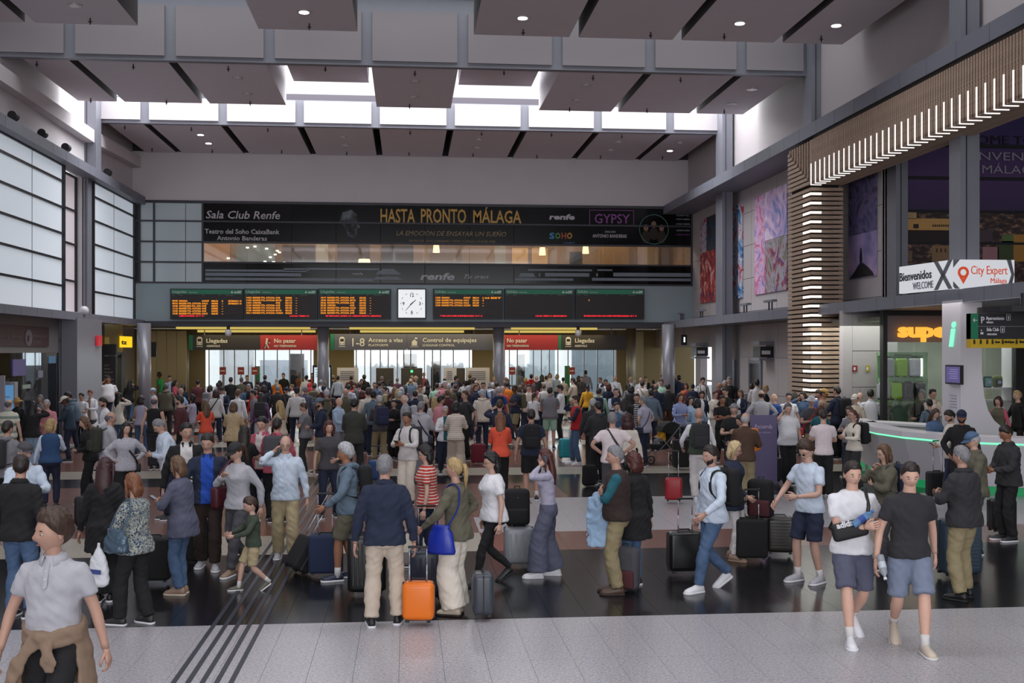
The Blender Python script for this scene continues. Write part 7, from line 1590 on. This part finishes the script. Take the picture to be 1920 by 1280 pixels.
# purple poster stand
p = PD(1432, 23.2); ps_ = thing('poster_stand', 'purple advertising poster stand behind the man in white polo', 'poster', p, math.radians(-5)); MB().box((-.28, 0, .05), (.28, .05, 1.5)).build('poster', mat('5b5078', .5), ps_); MB().box((-.3, -.15, 0), (.3, .2, .05)).build('base', M_frame, ps_)
q = text('Recuerda', .13, (-.2, -.01, 1.22), RX, mat('b9a9c4', .5), ps_, shear=.2, sx=.75); q = text('nuestros teléfonos', .06, (-.22, -.01, 1.12), RX, mat('a99fc0', .5), ps_, sx=.8)
# stroller with a toddler
p = PZ(1243, 868); st = thing('stroller', 'black folding stroller facing left with a toddler inside', 'stroller', p, math.radians(-80))
b = MB()
for sx in (-1, 1): b.tube([(sx*.22, -.42, .12), (sx*.22, .1, .62), (sx*.22, .42, 1.0)], .012, 6); b.tube([(sx*.22, .38, .12), (sx*.22, -.1, .62)], .012, 6)
b.tube([(-.22, .42, 1.0), (.22, .42, 1.0)], .014, 6); b.tube([(-.22, .38, .12), (.22, .38, .12)], .01, 6); b.build('frame', M_steel, st)
MB().prism([(-.42, .42), (-.38, .50), (-.02, .46), (.2, .92), (.26, .90), (.06, .38), (-.2, .34)], 0, -.2, .2).build('seat', fabric('black'), st)
MB().loft([[(x, .16+(.30)*math.cos(a), .72+.34*math.sin(a)) for a in [math.pi*i/8-.3 for i in range(9)]] for x in (-.22, -.2, .2, .22)], cap=True).build('canopy', fabric('black'), st)
for sx in (-1, 1):
    for y in (-.42, .38):
        w = MB(); N = 16; w.loft([[(sx*.22+dx, y+r*math.cos(2*math.pi*i/N), .11+r*math.sin(2*math.pi*i/N)) for i in range(N)] for r, dx in ((.11, -.02), (.11, .02), (.085, .02), (.085, -.02), (.11, -.02))], cap=False)
        for i in range(4): a = i*math.pi/4; w.tube([(sx*.22, y-.09*math.cos(a), .11-.09*math.sin(a)), (sx*.22, y+.09*math.cos(a), .11+.09*math.sin(a))], .006, 4)
        w.build('wheel', [M_dark], st)
bo, bs_ = person((p.x, p.y), .78, -80, 'm', 'sweat.yellow', 'trousers.grey', 'crop.brown', 'fw', 'st', 1, 4, 1.25, 5, (20, 10), feet=((.09, -.5, .42), (-.09, -.5, .42)), label='toddler in yellow top sitting in the black stroller')
bo['category'] = 'person'; bo.location = (p.x+.0, p.y, .18); bo['group'] = 'people waiting near the front'
# things carried by people in front
def at(name, v): o, s = PP[name]; r = o.rotation_euler.z; k_ = o.scale.x; return Vector(o.location)+Matrix.Rotation(r, 3, 'Z') @ (Vector(v)*k_)
def follow(name, obj):
    o, s = PP[name]; obj.location = o.location; obj.rotation_euler = (0, 0, o.rotation_euler.z); obj.scale = o.scale
# jumper tied round the waist of the front man
o, s = PP['front']; jm = thing('tied_jumper', 'beige jumper tied round the waist of the grey polo man in front', 'jumper', (0, 0, 0)); b = MB(); mj = mat('86705f', .9, var=.15, vs=14, bump=.4)
b.tube([s.T((.19*math.sin(a), -.142*math.cos(a)-.01, 1.0-.03*math.cos(a)+.01*math.sin(3*a))) for a in [2*math.pi*i/24 for i in range(25)]], [(.05, .028)]*25, 10, ref=(0, 0, 1))
b.tube([s.T((.188*math.sin(a), -.148*math.cos(a)-.01, .955-.04*math.cos(a))) for a in [2*math.pi*i/24 for i in range(25)]], [(.035, .028)]*25, 10, ref=(0, 0, 1))
for P_, rr_ in (([(-.02, -.18, .97), (-.09, -.19, .90), (-.17, -.19, .78), (-.22, -.18, .66), (-.26, -.16, .54)], .055), ([(.0, -.18, .97), (.03, -.20, .90), (.045, -.20, .82), (.05, -.195, .74)], .05)):
    b.tube(spl([tuple(np.array(q_)+np.array((0, 0, s.dz))) for q_ in P_], 4), [(rr_*(.75+.35*math.sin(i*.5+.4)**2), .020) for i in range(4*(len(P_)-1)+1)], 12, ref=(1, 0, 0))
b.ball(tuple(s.T((-.01, -.185, .965))), (.065, .035, .05), 12, 8)
A_ = [-.62+4.38*i/15 for i in range(16)]
b.loft([[(rx*math.cos(a_)*(1+.04*math.sin(a_*9)), .02+ry*math.sin(a_)*(1+.04*math.sin(a_*9)), z+s.dz) for a_ in A_]+[((rx-.03)*math.cos(a_), .02+(ry-.03)*math.sin(a_), z+s.dz) for a_ in A_[::-1]] for rx, ry, z in ((.20, .155, 1.0), (.225, .175, .88), (.25, .20, .72), (.27, .21, .55))])
me = voxel(b, .012, [mj], 'jumper', 3, .004, 5); link('knit', me, jm); follow('front', jm)
# jumper of denim over an arm, bags, bottles
def drapecloth(label, name, pts, c, w=.2, L=.5):
    o = thing('carried_jacket', label, 'jacket', (0, 0, 0)); b = MB()
    b.tube(pts[:2], [(.06, .09), (.06, .09)], 10); c0 = (np.array(pts[0])+np.array(pts[1]))/2
    b.loft([[(c0[0]+dx*1.0+.03*math.sin(7*t+i), c0[1]+dy*w*(1+.15*t)+.02*math.sin(i*2+t*5), c0[2]+.03-L*t) for i, (dx, dy) in enumerate([(math.cos(2*math.pi*k_/14)*.05, math.sin(2*math.pi*k_/14)) for k_ in range(14)])] for t in (0, .2, .4, .6, .8, 1)])
    link('cloth', voxel(b, .014, [fabric(c)], 'cloth', 3, .006, 3), o); follow(name, o); return o
drapecloth('pale denim jacket over the arm of the man in a dark vest', 'vestman', [(.12, -.20, 1.1), (-.05, -.26, 1.12)], 'ldenim', .13, .58)
q = thing('tote_bag', 'bright blue leather bucket bag of the olive shirt woman', 'bag', (0, 0, 0)); mb_ = mat('152c98', .35); b = MB()
b.loft([[(.27+rx*math.cos(a), -.06+ry*math.sin(a), z) for a in [2*math.pi*i/16 for i in range(16)]] for rx, ry, z in ((.07, .17, .72), (.075, .18, .75), (.06, .14, .95), (.045, .10, 1.0), (.05, .12, 1.03))]); b.build('body', mb_, q, smooth=True)
MB().tube(spl([(.25, -.12, 1.0), (.17, -.135, 1.2), (.115, -.07, 1.42), (.10, .02, 1.46), (.12, .09, 1.38), (.19, .10, 1.2), (.25, .0, 1.0)], 4), [(.018, .005)]*25, 6, ref=(1, 0, 0)).build('strap', mb_, q); follow('olive', q)
q = thing('handbag', 'metallic blue grey shoulder bag of the floral blouse woman', 'bag', (0, 0, 0)); mb_ = mat('4a5d6e', .3, .4); b = MB().loft([[(.27+rx*math.cos(a), -.04+ry*math.sin(a), z) for a in [2*math.pi*i/16 for i in range(16)]] for rx, ry, z in ((.05, .10, .86), (.075, .17, .89), (.07, .165, 1.0), (.04, .13, 1.1), (.02, .12, 1.14))]); link('body', voxel(b, .012, [mb_], 'body', 2, .008, 4), q)
MB().tube(spl([(.27, -.14, 1.12), (.19, -.08, 1.35), (.125, .01, 1.46), (.19, .09, 1.35), (.27, .06, 1.12)], 4), .012, 6).build('strap', mb_, q); follow('floral', q)
q = thing('plastic_bag', 'white plastic carrier bag with blue print held by the floral blouse woman', 'bag', (0, 0, 0)); mw = mat('d5d7dd', .35, bump=.5, vs=20)
b = MB().loft([[(.24+rx*math.cos(a), -.32+ry*math.sin(a), z) for a in [2*math.pi*i/14 for i in range(14)]] for rx, ry, z in ((.05, .09, .46), (.07, .14, .50), (.07, .14, .66), (.05, .10, .80), (.02, .03, .9), (.015, .02, .96))]); link('bag_body', voxel(b, .012, [mw], 'bag_body', 2, .004, 2), q); MB().box((.318, -.40, .62), (.33, -.22, .67)).build('print', mat('3a4a86', .5), q); follow('floral', q)
q = thing('shoulder_bag', 'dark red shoulder bag of the woman in grey sweatshirt', 'bag', (0, 0, 0)); mb_ = mat('4a1420', .5); q1 = link('body', shell(.34, .13, .30, .05, 0, 0, mb_), q); q1.location = (-.28, .0, .82); q1.rotation_euler = (0, 0, math.pi/2); MB().tube([(-.26, -.12, 1.1), (-.2, -.12, 1.3), (-.13, 0, 1.47), (-.2, .12, 1.3), (-.26, .1, 1.1)], [(.005, .018)]*5, 6).build('strap', mb_, q); follow('mother', q)
q = thing('belt_bag', 'black belt bag with white lettering worn across the chest of the white t-shirt youth', 'bag', (0, 0, 0)); q1 = link('pouch', shell(.34, .09, .17, .04, 0, 0, mat('141416', .6)), q); q1.location = (-.05, -.21, 1.0); q1.rotation_euler = (0, math.radians(-14), 0)
MB().tube([(.1, -.16, 1.12), (.125, -.135, 1.3), (.12, -.03, 1.45), (.05, .12, 1.38), (-.12, .15, 1.15), (-.2, .05, 1.05), (-.18, -.14, 1.05)], [(.018, .005)]*7, 6, ref=(1, 0, 0)).build('strap', M_dark, q); t_ = text('adidas', .075, (-.2, -.262, 1.10), (math.pi/2, math.radians(-14), 0), M_white, q, off=.003); follow('youngwhite', q)
def bottle(label, c, name, v, tilt):
    o = thing('water_bottle', label, 'bottle', at(name, v)); o.rotation_euler = tilt; m, t2, b2 = nt('bottle_plastic', hx(c), .1); b2.inputs['Transmission Weight'].default_value = .6; b2.inputs['IOR'].default_value = 1.3
    N = 14; MB().loft([[(r*math.cos(2*math.pi*i/N), r*math.sin(2*math.pi*i/N), z) for i in range(N)] for r, z in ((.03, 0), (.034, .01), (.034, .08), (.031, .09), (.034, .10), (.034, .15), (.03, .18), (.013, .205), (.013, .22))]).build('bottle_body', m, o, smooth=True)
    MB().cyl((0, 0, .22), (0, 0, .24), .016, 12).build('cap', mat('2b5fa8' if c != 'c9cfd6' else 'd6d8dc', .4), o); MB().cyl((0, 0, .07), (0, 0, .13), .035, 14).build('label', mat('26408c' if c != 'c9cfd6' else 'b9c2cc', .5), o)
bottle('blue water bottle held across the chest of the white t-shirt youth', '7aa9d8', 'youngwhite', (-.06, -.30, 1.14), (0, math.radians(55), 0))
bottle('small clear water bottle in the hand of the black t-shirt youth', 'c9cfd6', 'youngblack', (-.28, -.1, .86), (math.radians(150), 0, 0))
# adidas-like sleeve stripes on the track jacket, earbud
o, s = PP['track']; q = MB()
for sx, J in zip((-1, 1), s.arms):
    for k_ in (-1, 0, 1):
        A, E, B_ = J; u = np.array((0, -1., 0)); out_ = np.array((sx*1., 0, .1))
        q.tube([A+out_*.075+u*k_*.02, A+(E-A)*.5+out_*.075+u*k_*.02, E+out_*.066+u*k_*.02], .006, 4)
o2 = q.build('sleeve_stripe', M_white, o)
o2['kind'] = 'stuff'
# lettering on the boy's sweater and the backpack emblem are flat prints
o, s = PP['boy']; tt = text('MODEN', .11, (-.17, .158, 1.22), (math.pi/2, 0, math.pi), M_white, o, 'print', off=.006);
